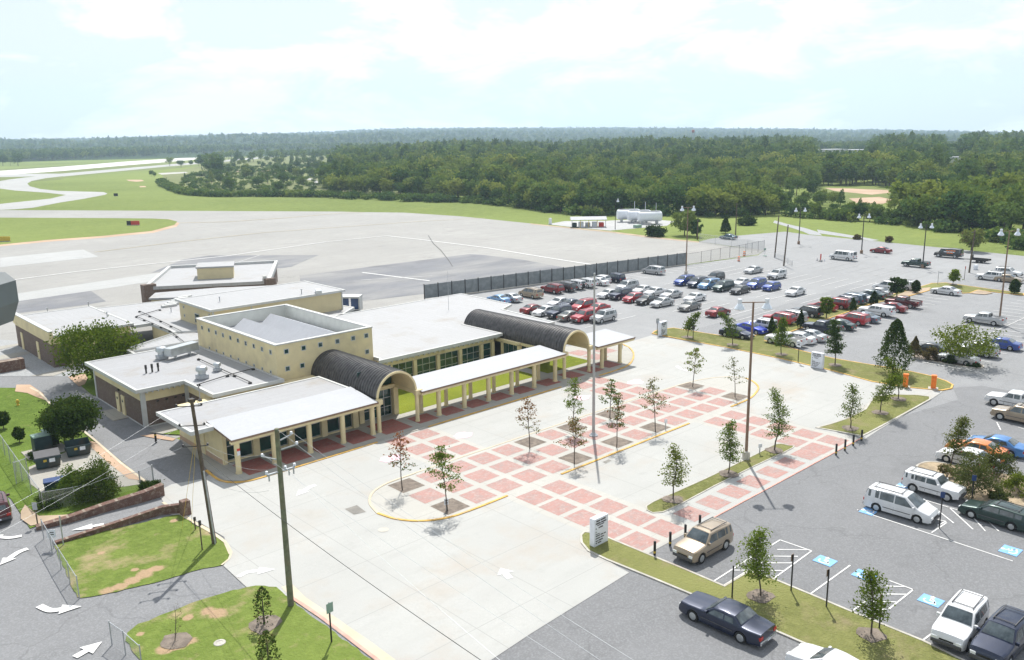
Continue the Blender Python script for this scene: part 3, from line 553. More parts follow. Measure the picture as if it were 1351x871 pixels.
# --------------------------------------------------- painted marks
def rows(x0,x1,ys,axis,w=.11,z=None,mat='whiteline'):
    q=MB()
    for y in ys: q.strip([(x0,y),(x1,y)] if axis=='x' else [(y,x0),(y,x1)],w,z or Z*4.2)
    return struct('parking_lines',q,mat)
fr=lambda a,b,s:[a+s*k for k in range(int((b-a)/s)+1)]
rows(91.6,97.4,fr(82.9,99,2.8),'x'); rows(97.7,103.4,fr(82.9,99,2.8),'x')
rows(110,122,fr(69.4,98.5,2.8),'x'); rows(129.5,140,fr(69,98,2.8),'x'); rows(147,158,fr(69,100,2.8),'x'); rows(165,176,fr(70,100,2.8),'x',mat='fadedline')
rows(104,109.3,fr(95,190,2.75),'y')
rows(61,66.5,fr(104,156,2.78),'y'); rows(52.8,58.2,fr(101.4,156,2.78),'y',z=Z*5); rows(33.8,44.5,fr(105.6,165,2.78),'y',z=Z*5); rows(50,55,fr(160,176,2.78),'y',mat='fadedline')
rows(46,51,fr(160,175,2.78),'y')
line('parking_lines',[(1331,465),(1230,395)],.1,'fadedline',Z*5) if 0 else None
q=MB(); q.strip([(105.6,39.2),(165,39.2)],.1,Z*5); struct('parking_lines',q,'whiteline')
# lots at the lower right
z4=lambda ps:[(860+x/2.752,660+y/2.752) for x,y in ps]
def segs(px,w=.1,mat='whiteline',z=Z*4.3):
    q=MB()
    for a,b in px: q.strip(GP([a,b]),w,z)
    return struct('parking_lines',q,mat)
def sg(ps,zz=z4): return [tuple(zz([a,b])) for a,b in ps]
segs(sg([((225,298),(370,205)),((262,313),(350,258)),((440,290),(580,188)),((465,148),(580,188)),((465,148),(430,170)),((455,183),(565,184)),((400,207),(530,208)),((335,232),(510,232)),((290,258),(475,260)),((575,345),(720,240)),((730,405),(775,372)),((860,400),(950,328)),((862,296),(952,330)),((850,316),(915,318)),((830,345),(925,346)),((800,372),(890,374)),((790,400),(850,401)),((985,512),(1025,482)),((722,410),(745,420)),((748,40),(1310,225)),((1015,122),(1070,85)),((1120,42),(1150,20))]))
z5=lambda ps:[(1060+x/3.96,480+y/3.96) for x,y in ps]
segs(sg([((620,712),(1160,880)),((640,722),(785,838)),((760,755),(885,870)),((870,790),(950,880)),((950,815),(1020,880)),((820,770),(850,745)),((700,850),(745,828)),((690,818),(745,828)),((280,768),(345,792)),((1030,350),(1010,310)),((1120,335),(1152,345))],z5))
segs([((1233,690),(1351,728)),((1275,668),(1351,700)),((1297,690),(1325,715)),((1320,690),(1351,720))],.09) if 0 else None
def isa(c,ang,s=1.5):
    """blue painted square with the wheelchair sign"""
    cx,cy=G(*c); ca,sa=math.cos(R(ang)),math.sin(R(ang)); T=lambda x,y:(cx+x*ca-y*sa,cy+x*sa+y*ca)
    q=MB(); h=s*.52; q.sheet([T(-h*1.15,-h),(T(h*1.15,-h)),T(h*1.15,h),T(-h*1.15,h)],Z*4.6); o=struct('parking_symbol',q,'paintblue')
    q=MB(); k=s*.42; W=.1; zz=Z*4.9
    q.strip([T(k*.72*math.cos(t)-.1*k,k*.62*math.sin(t)-.25*k) for t in [R(a) for a in range(150,401,20)]],W,zz)
    q.strip([T(-.12*k,.75*k),T(-.05*k,-.1*k),T(.5*k,-.12*k),T(.72*k,-.62*k),T(.92*k,-.55*k)],W,zz); q.strip([T(-.1*k,.35*k),T(.4*k,.33*k)],W,zz)
    q.sheet([T(-.12*k+.14*math.cos(t),.98*k+.14*math.sin(t)) for t in [R(a) for a in range(0,360,45)]],zz); struct('parking_symbol',q,'whiteline')
for c in ((1088.5,741.5),(1140,760.5),(1228,794)): isa(c,-90,1.05)
for c in ((1192,644),(1333,728)): isa(c,0,1.1)
isa((1146,676),0,1.0)
def arrow(px,w=.28,head=1.0,hw=.5,mat='whiteline',z=Z*5.2,zz=None):
    p=smoothp(GP(px),False,5) if len(px)>2 else GP(px)
    a=Vector(p[-2] if len(px)<=2 else p[-3]); b=Vector(p[-1]); d=(b-a).normalized(); n_=Vector((-d.y,d.x)); tip=b+d*head
    q=MB(); q.strip(p,w*1.5,z); q.add([(b.x+n_.x*hw,b.y+n_.y*hw,z+.004),(b.x-n_.x*hw,b.y-n_.y*hw,z+.004),(tip.x,tip.y,z+.004)],[(0,1,2)] if (n_.cross(d)>0) else [(0,2,1)])
    struct('road_arrow',q,mat)
arrow([(137,693),(122,696)],.25,1.4,.5); arrow([(37,725.5),(25,730),(13,738)],.3,1.,.5); arrow([(29,708.5),(14,711),(0,710)],.25,.8,.4); arrow([(52,801),(66,807),(80,806)],.3,1.2,.55); arrow([(99,869),(114,860.5)],.3,1.,.6) ; arrow([(314,763),(326,757),(341,755)],.25,1.1,.5)
arrow([(417,641.5),(409,644),(401,649)],.3,1.1,.5); arrow([(673,765),(667,758.5)],.3,.8,.6); arrow([(893,484),(899,488),(906,490)],.3,.9,.5)
def blob(c,r,mat,name='chalk_mark',z=Z*5):
    x,y=G(*c); q=MB(); q.sheet([(x+r*(.6+.5*random.random())*math.cos(t),y+.75*r*(.6+.5*random.random())*math.sin(t)) for t in [R(a) for a in range(0,360,24)]],z); struct(name,q,mat)
for c in ((611.5,576),(516,606),(769,526),(838,505)): blob(c,1.25,'pinkchalk')
q=MB(); q.sheet(GP([(455,673),(471,668),(483,677),(467,680.5)]),Z*5); struct('drain_grate',q,'kerbdark'); x,y=G(506,700.5); q=MB(); q.lathe([(.4,.1),(.38,.105),(.01,.106)],20,(x,y,0)); struct('manhole_cover',q,'kerb')
q=MB(); q.sheet(GP([(687,617),(700,614),(706,617),(693,621)]),Z*5) if 0 else q.sheet(GP([(795,611),(803,607.5),(807,609),(799,613)]),Z*5); struct('drain_grate',q,'kerbdark')
x,y=G(72+258,628+0); q=MB(); q.lathe([(.35,.085),(.33,.12),(.2,.12),(.19,.1),(.01,.1)],14,G(290,850)+(0,)); struct('drain_cover',q,'kerb')
# ================================================================ terminal buildings
T=empty('terminal_building',(40,72,.15),'long cream terminal with flat white roofs, two dark ribbed barrel vaults and a square hall','building')
def P(name,mb,mat,par=None,smooth=False): return mb.build(name,mat,par or T,smooth)
def fascia_brackets(x0,x1,y,z,par,step=.9):
    q=MB(); x=x0; q.box(x0-.1,y+.1,z-.12,x1+.1,y+.2,z-.023)
    while x<x1: q.box(x,y,z-.22,x+.12,y+.5,z-.02); x+=step
    return P('eave_bracket',q,'trim',par)
def roof_slab(pts,z0,z1,par,mat='roof',fmat='trim',lip=.06):
    """white fascia slab with a slightly sunk membrane and a raised edge"""
    pts=ccw(pts); q=MB(); q.prism(pts,z0,z1,top=False)
    inn=offset(pts,.28,True); n=len(pts)
    q.add([(x,y,z1) for x,y in pts]+[(x,y,z1) for x,y in inn]+[(x,y,z1-lip) for x,y in inn],[(i,(i+1)%n,n+(i+1)%n,n+i) for i in range(n)]+[(n+i,n+(i+1)%n,2*n+(i+1)%n,2*n+i) for i in range(n)])
    r=P('roof',q,fmat,par); q=MB(); q.sheet(inn,z1-lip+.003); P('roof_membrane',q,mat,r); return r
# hall: tall box with a parapet
BX0,BX1,BY0,BY1,BZ=39.7,51.5,78.6,98,7.5
q=MB(); t=.35
q.box(BX0,BY0,0,BX1,BY0+t,BZ-.12).box(BX0,BY1-t,0,BX1,BY1,BZ-.12).box(BX0,BY0+t,0,BX0+t,BY1-t,BZ-.12).box(BX1-t,BY0+t,0,BX1,BY1-t,BZ-.12); hall=P('hall_wall',q,'cream')
q=MB(); q.box(BX0+t,BY0+t,5.9,BX0+t+.03,BY1-t,BZ-.13).box(BX1-t-.03,BY0+t,5.9,BX1-t,BY1-t,BZ-.13).box(BX0+t+.03,BY1-t-.03,5.9,BX1-t-.03,BY1-t,BZ-.13).box(BX0+t+.03,BY0+t,5.9,BX1-t-.03,BY0+t+.03,BZ-.13); P('parapet_lining',q,'whitewall',hall)
q=MB(); e=.06
q.box(BX0-e,BY0-e,BZ-.12,BX1+e,BY0+t+e,BZ).box(BX0-e,BY1-t-e,BZ-.12,BX1+e,BY1+e,BZ).box(BX0-e,BY0+t+e,BZ-.12,BX0+t+e,BY1-t-e,BZ).box(BX1-t-e,BY0+t+e,BZ-.12,BX1+e,BY1-t-e,BZ); P('parapet_cap',q,'trim',hall)
q=MB(); q.sheet([(BX0+t,BY0+t),(BX1-t,BY0+t),(BX1-t,BY1-t),(BX0+t,BY1-t)],5.9); P('roof_membrane',q,'roof',hall)
for k,(xa,xr,xb) in enumerate([(40.1,41.2,43.2),(43.22,44.7,46.85),(46.87,48.25,50.9)]):
    q=MB(); ya,yb=BY0+.9,BY1-1.9
    q.add([(xa,ya,5.91),(xb,ya,5.91),(xr,ya,7.0),(xa,yb,5.91),(xb,yb,5.91),(xr,yb,7.0)],[(0,1,2),(3,5,4),(0,2,5,3),(1,4,5,2),(0,3,4,1)]); P('folded_roof',q,'canopy_white',hall)
def small_window(x,y,z,face,par,s=.3):
    q=MB(); g=MB(); f=.07
    if face=='x':
        q.box(x-.03,y-s,z-s,x+.05,y+s,z-s+f).box(x-.03,y-s,z+s-f,x+.05,y+s,z+s).box(x-.03,y-s,z-s+f,x+.05,y-s+f,z+s-f).box(x-.03,y+s-f,z-s+f,x+.05,y+s,z+s-f); g.box(x-.01,y-s+f,z-s+f,x+.02,y+s-f,z+s-f)
    else:
        q.box(x-s,y-.03,z-s,x+s,y+.05,z-s+f).box(x-s,y-.03,z+s-f,x+s,y+.05,z+s).box(x-s,y-.03,z-s+f,x-s+f,y+.05,z+s-f).box(x+s-f,y-.03,z-s+f,x+s,y+.05,z+s-f); g.box(x-s+f,y-.01,z-s+f,x+s-f,y+.02,z+s-f)
    w_=P('window',q,'trim',par); P('pane',g,'glass',w_)
for k in range(10): small_window(BX0,BY0+1.1+k*1.87,6.55,'x',hall,.27)
for k in range(9): small_window(BX0,BY0+1.4+k*1.87,4.35,'x',hall,.18)
for x in (40.9,42.9,44.9,47,49,50.7): small_window(x,BY0,6.6,'y',hall,.28)
for x in (40.9,42.6,50.7): small_window(x,BY0,4.75,'y',hall,.28)
# front left wing
q=MB(); q.box(29.1,71.5,0,43.6,78.5,3.55).box(29.1,68.9,0,29.45,71.5,3.3); P('wing_wall',q,'cream')
q=MB(); q.box(29.06,69.2,0,29.1,78.5,.55) ; P('plinth',q,'reddirt')
q=MB(); q.box(29.02,72.6,.15,29.1,73.6,2.5); dr=P('door',q,'cream'); q=MB(); q.box(28.98,73.4,1.2,29.02,73.5,1.3); P('handle',q,'alu',dr)
def glazing(x0,x1,y,z0,z1,par,nx,nz,depth=.08,mat='glass'):
    """one glazed bay: frame with mullions and a pane"""
    q=MB(); f=.07; q.box(x0,y,z0,x1,y+depth,z0+f).box(x0,y,z1-f,x1,y+depth,z1).box(x0,y,z0+f,x0+f,y+depth,z1-f).box(x1-f,y,z0+f,x1,y+depth,z1-f)
    for i in range(1,nx): x=x0+(x1-x0)*i/nx; q.box(x-.035,y,z0+f,x+.035,y+depth,z1-f)
    for j in range(1,nz): 
        z=z0+(z1-z0)*j/nz
        for i in range(nx):
            a=x0+(x1-x0)*i/nx+(f if i==0 else .035); b=x0+(x1-x0)*(i+1)/nx-(f if i==nx-1 else .035); q.box(a,y+.005,z-.035,b,y+depth-.005,z+.035)
    w_=P('window',q,'alu',par); g=MB(); g.box(x0+f,y+depth*.5,z0+f,x1-f,y+depth*.5+.012,z1-f); P('pane',g,mat,w_); return w_
COLS=[29.2,32.6,36.1,39.6,42.9]
def column(x,y,z1,par,r=.24,z0=.15,mat='cream'):
    q=MB(); q.cyl((x,y,z0),(x,y,z1),r,n=20).cyl((x,y,z0),(x,y,z0+.12),r+.05,n=20).cyl((x,y,z1-.16),(x,y,z1-.02),r+.05,n=20); return P('column',q,mat,par,True)
for x in COLS: column(x,66.25,3.18,T)
for x in [32.3,35.8,39.3,42.8]: q=MB(); q.box(x-.3,69.0,.15,x+.3,69.5,3.45); P('pilaster',q,'cream')
q=MB(); q.box(29.45,69.3,2.95,43.3,69.6,3.5).box(29.45,69.2,.15,43.3,69.45,.3); P('lintel',q,'cream')
for a,b in ((29.45,32.0),(32.6,35.5),(36.1,39.0),(39.6,42.5)): glazing(a,b,69.3,.3,2.95,T,2,2)
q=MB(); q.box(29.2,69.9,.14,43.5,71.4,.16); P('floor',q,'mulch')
roof_slab([(26.5,69.05),(28.55,69.05),(28.55,70.5),(43.35,70.5),(43.35,76.6),(32.0,76.6),(26.5,76.8)],3.5,3.85,T)
def canopy(x0,x1,y0,y1,zf,zb,par,name='canopy_roof'):
    q=MB(); t=.16
    q.add([(x0,y0,zf-t),(x1,y0,zf-t),(x1,y1,zb-t),(x0,y1,zb-t),(x0,y0,zf),(x1,y0,zf),(x1,y1,zb),(x0,y1,zb)],[(0,3,2,1),(0,1,5,4),(1,2,6,5),(2,3,7,6),(3,0,4,7)]); o=P(name,q,'bronze',par)
    q=MB(); q.add([(x0+.03,y0+.03,zf+.01),(x1-.03,y0+.03,zf+.01),(x1-.03,y1,zb+.01),(x0+.03,y1,zb+.01)],[(0,1,2,3)]); P('roof_membrane',q,'canopy_white',o)
    q=MB(); q.box(x0+.05,y0+.12,zf-.42,x1-.05,y0+.5,zf-.17); P('fascia_beam',q,'cream',o)
    return o
canopy(28.55,43.4,65.75,70.6,3.38,3.93,T)
# brick wing
q=MB(); q.box(28,84.6,0,39.7,99,2.75).box(32.7,77.6,0,39.7,84.6,2.75); P('brick_wall',q,'brownbrick')
q=MB(); q.box(27.97,84.57,2.75,39.7,99.03,3.85).box(32.67,77.57,2.75,39.7,84.57,3.85); P('wall_band',q,'cream')
for x,y in ((27.93,84.5),(27.93,98.7),(32.3,84.5),(32.62,77.5)): q=MB(); q.box(x,y,0,x+.4,y+.4,3.85); P('corner_pier',q,'trim')
q=MB(); q.box(27.94,84.9,0,28,98.7,.14).box(28.33,84.52,0,32.3,84.6,.14); P('plinth',q,'trim')
roof_slab([(27.3,84.0),(32.1,84.0),(32.1,77.1),(39.65,77.1),(39.65,99.6),(27.3,99.6)],3.85,4.2,T)
fascia_brackets(27.8,32,84.05,3.86,T,.55)
for y in (91.8,90.2):
    q=MB(); q.box(27.9,y-.45,.1,28,y+.45,2.2); d=P('door',q,'cream'); q=MB(); q.box(27.87,y-.12,1.5,27.9,y+.12,1.75); P('door_light',q,'glass',d)
q=MB(); q.box(27.8,91.05,2.55,28,91.3,2.75); P('wall_lamp',q,'blackmetal')
q=MB(); q.box(26.4,89,.0,28,93.2,.12); P('door_step',q,'pad')
for x in (29.4,30.3,31.2,32.0): q=MB(); q.box(x,84.5,2.45,x+.22,84.6,2.6); P('wall_vent',q,'blackmetal')
# central low roofs
q=MB(); q.prism([(33.2,99),(51.4,98),(60,102),(58,105.2),(50,116.5),(41,116.5),(40.9,107),(33.2,103)],0,3.6); P('rear_wall',q,'cream')
roof_slab([(32.9,99.3),(39.9,99.3),(39.9,98.1),(51.6,98.1),(62,101.8),(66,105),(64,116),(52,131),(38.6,133.5),(38.6,116.2),(40.7,116.2),(40.7,107.3),(32.9,102.8)],3.6,4.0,T,'roof2')
for pts in ([(33.2,101.),(40.7,100.9),(46,99.2)],[(33.4,103.1),(40.7,107.4),(46,104.),(46,99.3)],[(44.7,105),(50,103)]):
    q=MB()
    for a,b in zip(pts,pts[1:]): q.strip([a,b],.3,4.16) if 0 else q.tube([(a[0],a[1],4.1),(b[0],b[1],4.1)],.12,4)
    P('roof_curb',q,'trim')
# upper block behind the hall
U=[(44.7,105),(64,105),(64,115.7),(44.7,115.7)]
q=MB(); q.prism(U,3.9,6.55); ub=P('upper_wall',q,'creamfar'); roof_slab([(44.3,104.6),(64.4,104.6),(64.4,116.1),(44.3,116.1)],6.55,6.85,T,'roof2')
for y in (107,): q=MB(); q.box(44.62,y-.7,4.3,44.7,y+.7,5.6); g=P('window',q,'alu',ub); q=MB(); q.box(44.6,y-.62,4.38,44.62,y+.62,5.52); P('pane',q,'glass',g)
q=MB(); q.box(44.62,109.2,4.3,44.7,110.6,5.6); g=P('window',q,'alu',ub); q=MB(); q.box(44.6,109.28,4.38,44.62,110.52,5.52); P('pane',q,'glass',g)
for y,z in ((106,5.9),(114.2,5.9),(114.2,4.7)): small_window(44.7,y,z,'x',ub,.22)
q=MB(); q.box(50,104.9,4,50.15,105,6.5).box(63.9,104.9,4,64.05,105,6.5).box(44.66,104.9,4,44.9,105,6.5); P('downpipe',q,'trim',ub)
# hangar-like block, far left
q=MB(); q.box(28.4,116.7,0,38.2,134,3.1); hb=P('brick_wall',q,'brownbrick'); q=MB(); q.box(28.36,116.66,3.1,38.2,134.02,4.0); P('wall_band',q,'cream',hb)
roof_slab([(28.7,116.3),(38.6,116.3),(38.6,134.1),(28.7,134.1)],4.0,4.3,T,'roof2'); q=MB(); q.box(28.2,116.4,3.4,28.66,134.2,4.75); q2=MB(); q2.box(28.15,116.35,4.75,28.72,134.25,4.85); pp=P('parapet',q,'cream',hb); P('parapet_cap',q2,'trim',pp)
for y in (131,123.2): q=MB(); q.box(28.32,y-.5,0,28.4,y+.5,2.4); d=P('door',q,'cream'); q=MB(); q.box(28.28,y+.3,1.1,28.32,y+.4,1.2); P('handle',q,'alu',d)
q=MB(); q.box(30.2,116.6,0,34.6,116.7,2.7); P('garage_door',q,'cream')
# right wing
q=MB(); q.prism([(51.5,77.4),(68.6,77.4),(68.6,84),(74.6,84),(74.6,77.6),(78,77.6),(78.6,87.8),(82.6,90.2),(83,101.5),(51.5,101.5)],2.95,3.65,bot=True); P('wing_wall',q,'cream')
q=MB(); q.box(51.5,77.5,.1,68.3,77.9,.5); 
for x in (52.9,56.3,59.7,63.1,66.5,68.35): q.box(x-.22,77.25,.1,x+.22,77.75,2.95)
q.box(74.7,77.6,.1,78,78,2.95).box(77.6,78,.1,78.2,88,2.95).box(78.2,87.5,.1,82.6,88,2.95).box(82.3,88,.1,82.8,101,2.95); P('wing_pier',q,'cream')
for a,b in ((51.5,52.68),(53.12,56.08),(56.52,59.48),(59.92,62.88),(63.32,66.28),(66.72,68.13)): glazing(a,b,77.5,.5,2.95,T,3 if b-a>2 else 1,3)
roof_slab([(50.9,76.7),(69.5,76.7),(69.5,84.2),(74.1,84.2),(74.1,76.6),(78.7,76.6),(79.7,87.9),(83.2,89.7),(83.7,102),(52,102),(51.55,98),(51.55,77.5)],3.65,4.0,T,'roof2')
fascia_brackets(51.2,69,76.72,3.66,T,.75)
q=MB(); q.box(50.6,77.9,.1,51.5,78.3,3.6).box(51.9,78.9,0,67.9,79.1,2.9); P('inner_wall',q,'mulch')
# glazed porch under the second vault
q=MB()
for x,y in ((69.4,73.6),(69.4,76.6),(74.3,73.6),(74.3,76.6)): q.box(x-.2,y-.2,.15,x+.2,y+.2,3.0)
q.box(69.2,73.4,2.9,69.6,84,3.3).box(74.1,73.4,2.9,74.5,84,3.3).box(69.6,73.4,2.9,74.1,73.8,3.25); P('porch_frame',q,'cream')
glazing(69.6,74.1,73.5,.15,2.9,T,5,3)
q=MB(); q.box(69.35,73.8,.2,69.42,76.4,2.9); w_=P('window',q,'glass'); q=MB()
for y in (74.6,75.5): q.box(69.3,y-.03,.2,69.35,y+.03,2.9)
q.box(69.3,73.8,1.5,69.349,76.4,1.56); P('frame',q,'alu',w_)
# barrel vaults
def vault(cx,ro,y0,y1,zc,par):
    q=MB(); n=28; ri=ro-.22; rib=.42; ys=[]; y=y0+.12
    while y<y1: ys+=[(y,0),(y+rib*.72,0),(y+rib*.76,.055),(y+rib*.96,.055)]; y+=rib
    vs=[];fs=[]
    for y,e in ys:
        for i in range(n+1): t=math.pi*i/n; r=ro+e; vs.append((cx+r*math.cos(t),y,zc+r*math.sin(t)))
    m_=n+1
    for k in range(len(ys)-1):
        for i in range(n): fs.append((k*m_+i,(k+1)*m_+i,(k+1)*m_+i+1,k*m_+i+1))
    q.add(vs,fs); v_=P('barrel_vault',q,'vault',par,30)
    q=MB(); vs=[];fs=[]
    prof=[(y0,ro-.02),(y0+.14,ro-.02),(y0+.14,ri),(y0,ri)]
    for i in range(n+1):
        t=math.pi*i/n
        for y,r in prof: vs.append((cx+(r+.05*(r==ro-.02)*0)*math.cos(t),y,zc+r*math.sin(t)))
    for i in range(n):
        for j in range(4): k=(j+1)%4; fs.append((i*4+j,i*4+k,i*4+4+k,i*4+4+j))
    fs+=[(3,2,1,0),(n*4,n*4+1,n*4+2,n*4+3)]; q.add(vs,fs)
    vs=[];fs=[]
    for y in (y0+.14,y1):
        for i in range(n+1): t=math.pi*i/n; vs.append((cx+(ri)*math.cos(t),y,zc+ri*math.sin(t)))
    for i in range(n): fs.append((i,i+1,n+1+i+1,n+1+i))
    q.add(vs,fs); P('vault_lining',q,'cream',v_,30)
    q=MB()   # tie beam, side beams, end blocks, rear wall of the arch
    q.box(cx-ro+.1,y0+3.4,zc-.35,cx+ro-.1,y0+3.75,zc+.02)
    for s in (-1,1):
        x=cx+s*(ro-.12); q.box(x-.17,y0+.16,zc-.36,x+.17,y1,zc-.01); q.bev(x-.3,y0-.35,zc-.42,x+.55*(s>0)+.3*(s<0),y0+.16,zc+.06,.03) if s>0 else q.bev(x-.3,y0-.35,zc-.42,x+.38,y0+.16,zc+.06,.03)
    P('vault_beam',q,'cream',v_)
    q=MB(); pts=[(cx+ri*math.cos(math.pi*i/n),zc+ri*math.sin(math.pi*i/n)) for i in range(n+1)]
    q.add([(x,y1-.1,z) for x,z in pts],[tuple(range(n+1))]) if y1>80 else None
    if q.v: P('vault_end_wall',q,'vault',v_)
    return v_
vault(46,2.42,66.35,78.6,3.38,T); vault(71.85,2.28,66.3,84.4,3.3,T)
for cx,ro in ((46,2.42),(71.85,2.28)):
    for s in (-1,1): column(cx+s*(ro-.12),66.3,3.0,T,.2)
# entrance glass under the first vault
for x in (43.9,48.1): q=MB(); q.box(x-.28,69.6,.15,x+.28,70.2,3.05); P('pilaster',q,'cream')
glazing(44.18,47.82,70.1,.15,3.0,T,4,3)
q=MB(); q.box(44,70.2,3.02,48,70.3,5.3); P('arch_window',q,'glass')
q=MB(); q.box(48.1,70.3,.15,48.5,78.4,3.4); P('side_wall',q,'cream')
# roof equipment (fixed to the roof)
def fan(x,y,z,s=1.):
    q=MB(); q.bev(x-.45*s,y-.45*s,z,x+.45*s,y+.45*s,z+.35*s,.03); o=P('roof_fan',q,'galv')
    q=MB(); q.lathe([(.34*s,0),(.36*s,.3*s),(.5*s,.34*s),(.52*s,.55*s),(.42*s,.72*s),(.15*s,.8*s),(.01,.81*s)],18,(x,y,z+.35*s)); P('fan_cowl',q,'duct',o,True)
x,y=G(267,499,4.2); fan(x,y,4.2,1.15); x,y=G(287,489,4.2); fan(x,y,4.2,.8); x,y=G(214,473,4.2); fan(x,y,4.2,1.2)
a=G(221,466,5.0); b=G(258,456,5.0)
q=MB(); dx,dy=b[0]-a[0],b[1]-a[1]; l=math.hypot(dx,dy); ux,uy=dx/l,dy/l; nx,ny=-uy,ux
def obox(q,a,b,w,z0,z1):
    dx,dy=b[0]-a[0],b[1]-a[1]; l=math.hypot(dx,dy); nx,ny=-dy/l*w/2,dx/l*w/2
    q.prism([(a[0]+nx,a[1]+ny),(a[0]-nx,a[1]-ny),(b[0]-nx,b[1]-ny),(b[0]+nx,b[1]+ny)],z0,z1)
obox(q,a,b,1.1,4.6,5.5); 
for t in (.25,.75):
    px_,py_=a[0]+dx*t,a[1]+dy*t; q.box(px_-.05,py_-.4,4.2,px_+.05,py_+.4,4.6)
P('air_duct',q,'duct')
for i,(px_,py_) in enumerate(((193,492),(201,490.5),(209,489))):
    x,y=G(px_,py_,4.2); q=MB(); q.cyl((x,y,4.15),(x,y,4.8),.09,n=10).cyl((x,y,4.6),(x,y,5.05),.12,n=10); P('vent_pipe',q,'blackmetal')
for (x,y),z in ((G(117,404,4),4.),(G(63,412,4),4.),(G(290,398,6.85),6.85),(G(398,388,6.85),6.85),(G(141.5,418,4.3),4.3),(G(226,412,4),4.)):
    q=MB(); q.cyl((x,y,z),(x,y,z+.6),.07,n=8).cyl((x,y,z+.6),(x,y,z+.7),.13,n=8); P('vent_pipe',q,'galv')
for pts,z in (([(180,418),(224,437),(243,452)],4.05),([(184,411),(212,424),(240,438)],4.05),([(262,508),(300,496),(334,487)],4.25),([(262,508),(264,528)],4.25),([(262,474),(290,487),(330,505)],4.25),([(180,418),(211,409)],4.05)):
    w3=[G(a_,b_,z) for a_,b_ in pts]; q=MB(); q.tube([(x,y,z+.08) for x,y in w3],.05,5)
    for p_ in resamp(w3,3.2): q.box(p_[0]-.14,p_[1]-.14,z-.1,p_[0]+.14,p_[1]+.14,z+.06)
    P('roof_pipe',q,'blackmetal')
for k in range(6):
    x,y=G(225+k*4,404-k*2.3,4.0); q=MB(); q.box(x-1.3,y-.35,3.98,x+.9,y+.35,4.28); P('roof_pad',q,'trim')
q=MB(); x,y=G(592,409,4); q.tube([(x,y,4),(x,y,7.),(x+.02,y,9.6)],[.03,.025,.015],6); q.tube([(x-.4,y,8.9),(x+.4,y,8.9)],.012,4); P('antenna',q,'galv')
x,y=G(421,388,6.85); q=MB(); obox(q,(x,y),(x+1.,y+2),.8,6.85,7.3); P('roof_unit',q,'duct')
# covered walkways
def walkway(name,x0,x1,fx,bx,label,y0=65.6,y1=70.0):
    W=empty(name,((x0+x1)/2,y0+1,.15),label,'walkway')
    o=canopy(x0,x1,y0,y1,3.32,3.62,W)
    for x in fx: column(x,66.25,3.2,W)
    for x in bx: column(x,67.9+.3,3.35,W,.21)
    q=MB(); q.box(x0+.1,68.1,3.1,x1-.1,68.4,3.36); P('rear_beam',q,'cream',W)
    for x in fx:
        q=MB(); q.cyl((x+.9,66.9,2.95),(x+.9,66.9,3.12),.16,n=12); P('ceiling_lamp',q,'trim',W)
    return W
walkway('covered_walkway',48.5,69.35,[51,54.4,57.8,61.2,64.7,68.1],[50.2,53.5,56.9,60.3,63.9,67.3],'long covered walkway with white roof on cream columns beside the courtyard lawn')
W2=walkway('covered_walkway',74.3,81.3,[76.3,79.7],[76.1,79.2],'short covered walkway end, right of the farther barrel vault',y0=65.1,y1=70.)
q=MB(); q.box(79.98,66.1,1.9,80.05,66.5,2.5); P('notice_plate',q,'signwhite',W2)
q=MB(); q.box(29.08,65.96,1.85,29.34,66.0,2.22); np_=P('notice_plate',q,'signwhite'); q=MB(); q.box(28.94,66.0,2.4,28.98,66.4,2.75) if 0 else q.box(29.08,65.96,2.25,29.34,66.0,2.45); P('notice_plate',q,'redplastic'); 
# concourse with penthouse, turned against the rest
K=empty('concourse_building',(66,152,0),'flat white concourse with brown brick corners and a yellow rooftop penthouse, standing at the apron','building')
A_,B_,C_,D_=(52.3,148.1),(63.4,166.8),(81.3,157.5),(69.6,138)
q=MB(); q.prism([A_,B_,C_,D_],0,3.2); P('brick_wall',q,'brownbrick',K); q=MB(); q.prism(offset(ccw([A_,B_,C_,D_]),-.25,True),3.2,3.75); P('roof',q,'roof2',K)
q=MB()
for a,b in ((A_,B_),(B_,C_),(C_,D_)): obox(q,a,b,.6,3.75,4.25)
P('parapet',q,'trim',K)
for p_,s in ((A_,1.1),(D_,.9)): q=MB(); q.box(p_[0]-s,p_[1]-.6,0,p_[0]+s,p_[1]+.8,4.15); P('corner_pier',q,'brownbrick',K)
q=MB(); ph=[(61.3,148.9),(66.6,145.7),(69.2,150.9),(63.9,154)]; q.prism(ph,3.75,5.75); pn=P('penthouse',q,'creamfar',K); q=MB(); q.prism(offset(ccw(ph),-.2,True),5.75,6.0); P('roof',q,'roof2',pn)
q=MB(); q.cyl((69,138.5,3.7),(69,138.5,4.6),.35,n=12); P('roof_fan',q,'trim',K)
LK=[(48.6,137.1),(51,141),(60,138),(72,130),(66,117),(58,117),(53,133.6)]
q=MB(); q.prism(LK,0,3.4); lk=P('link_wall',q,'creamfar',K); q=MB(); q.prism(offset(ccw(LK),-.3,True),3.4,3.7); P('roof',q,'roof2',lk)
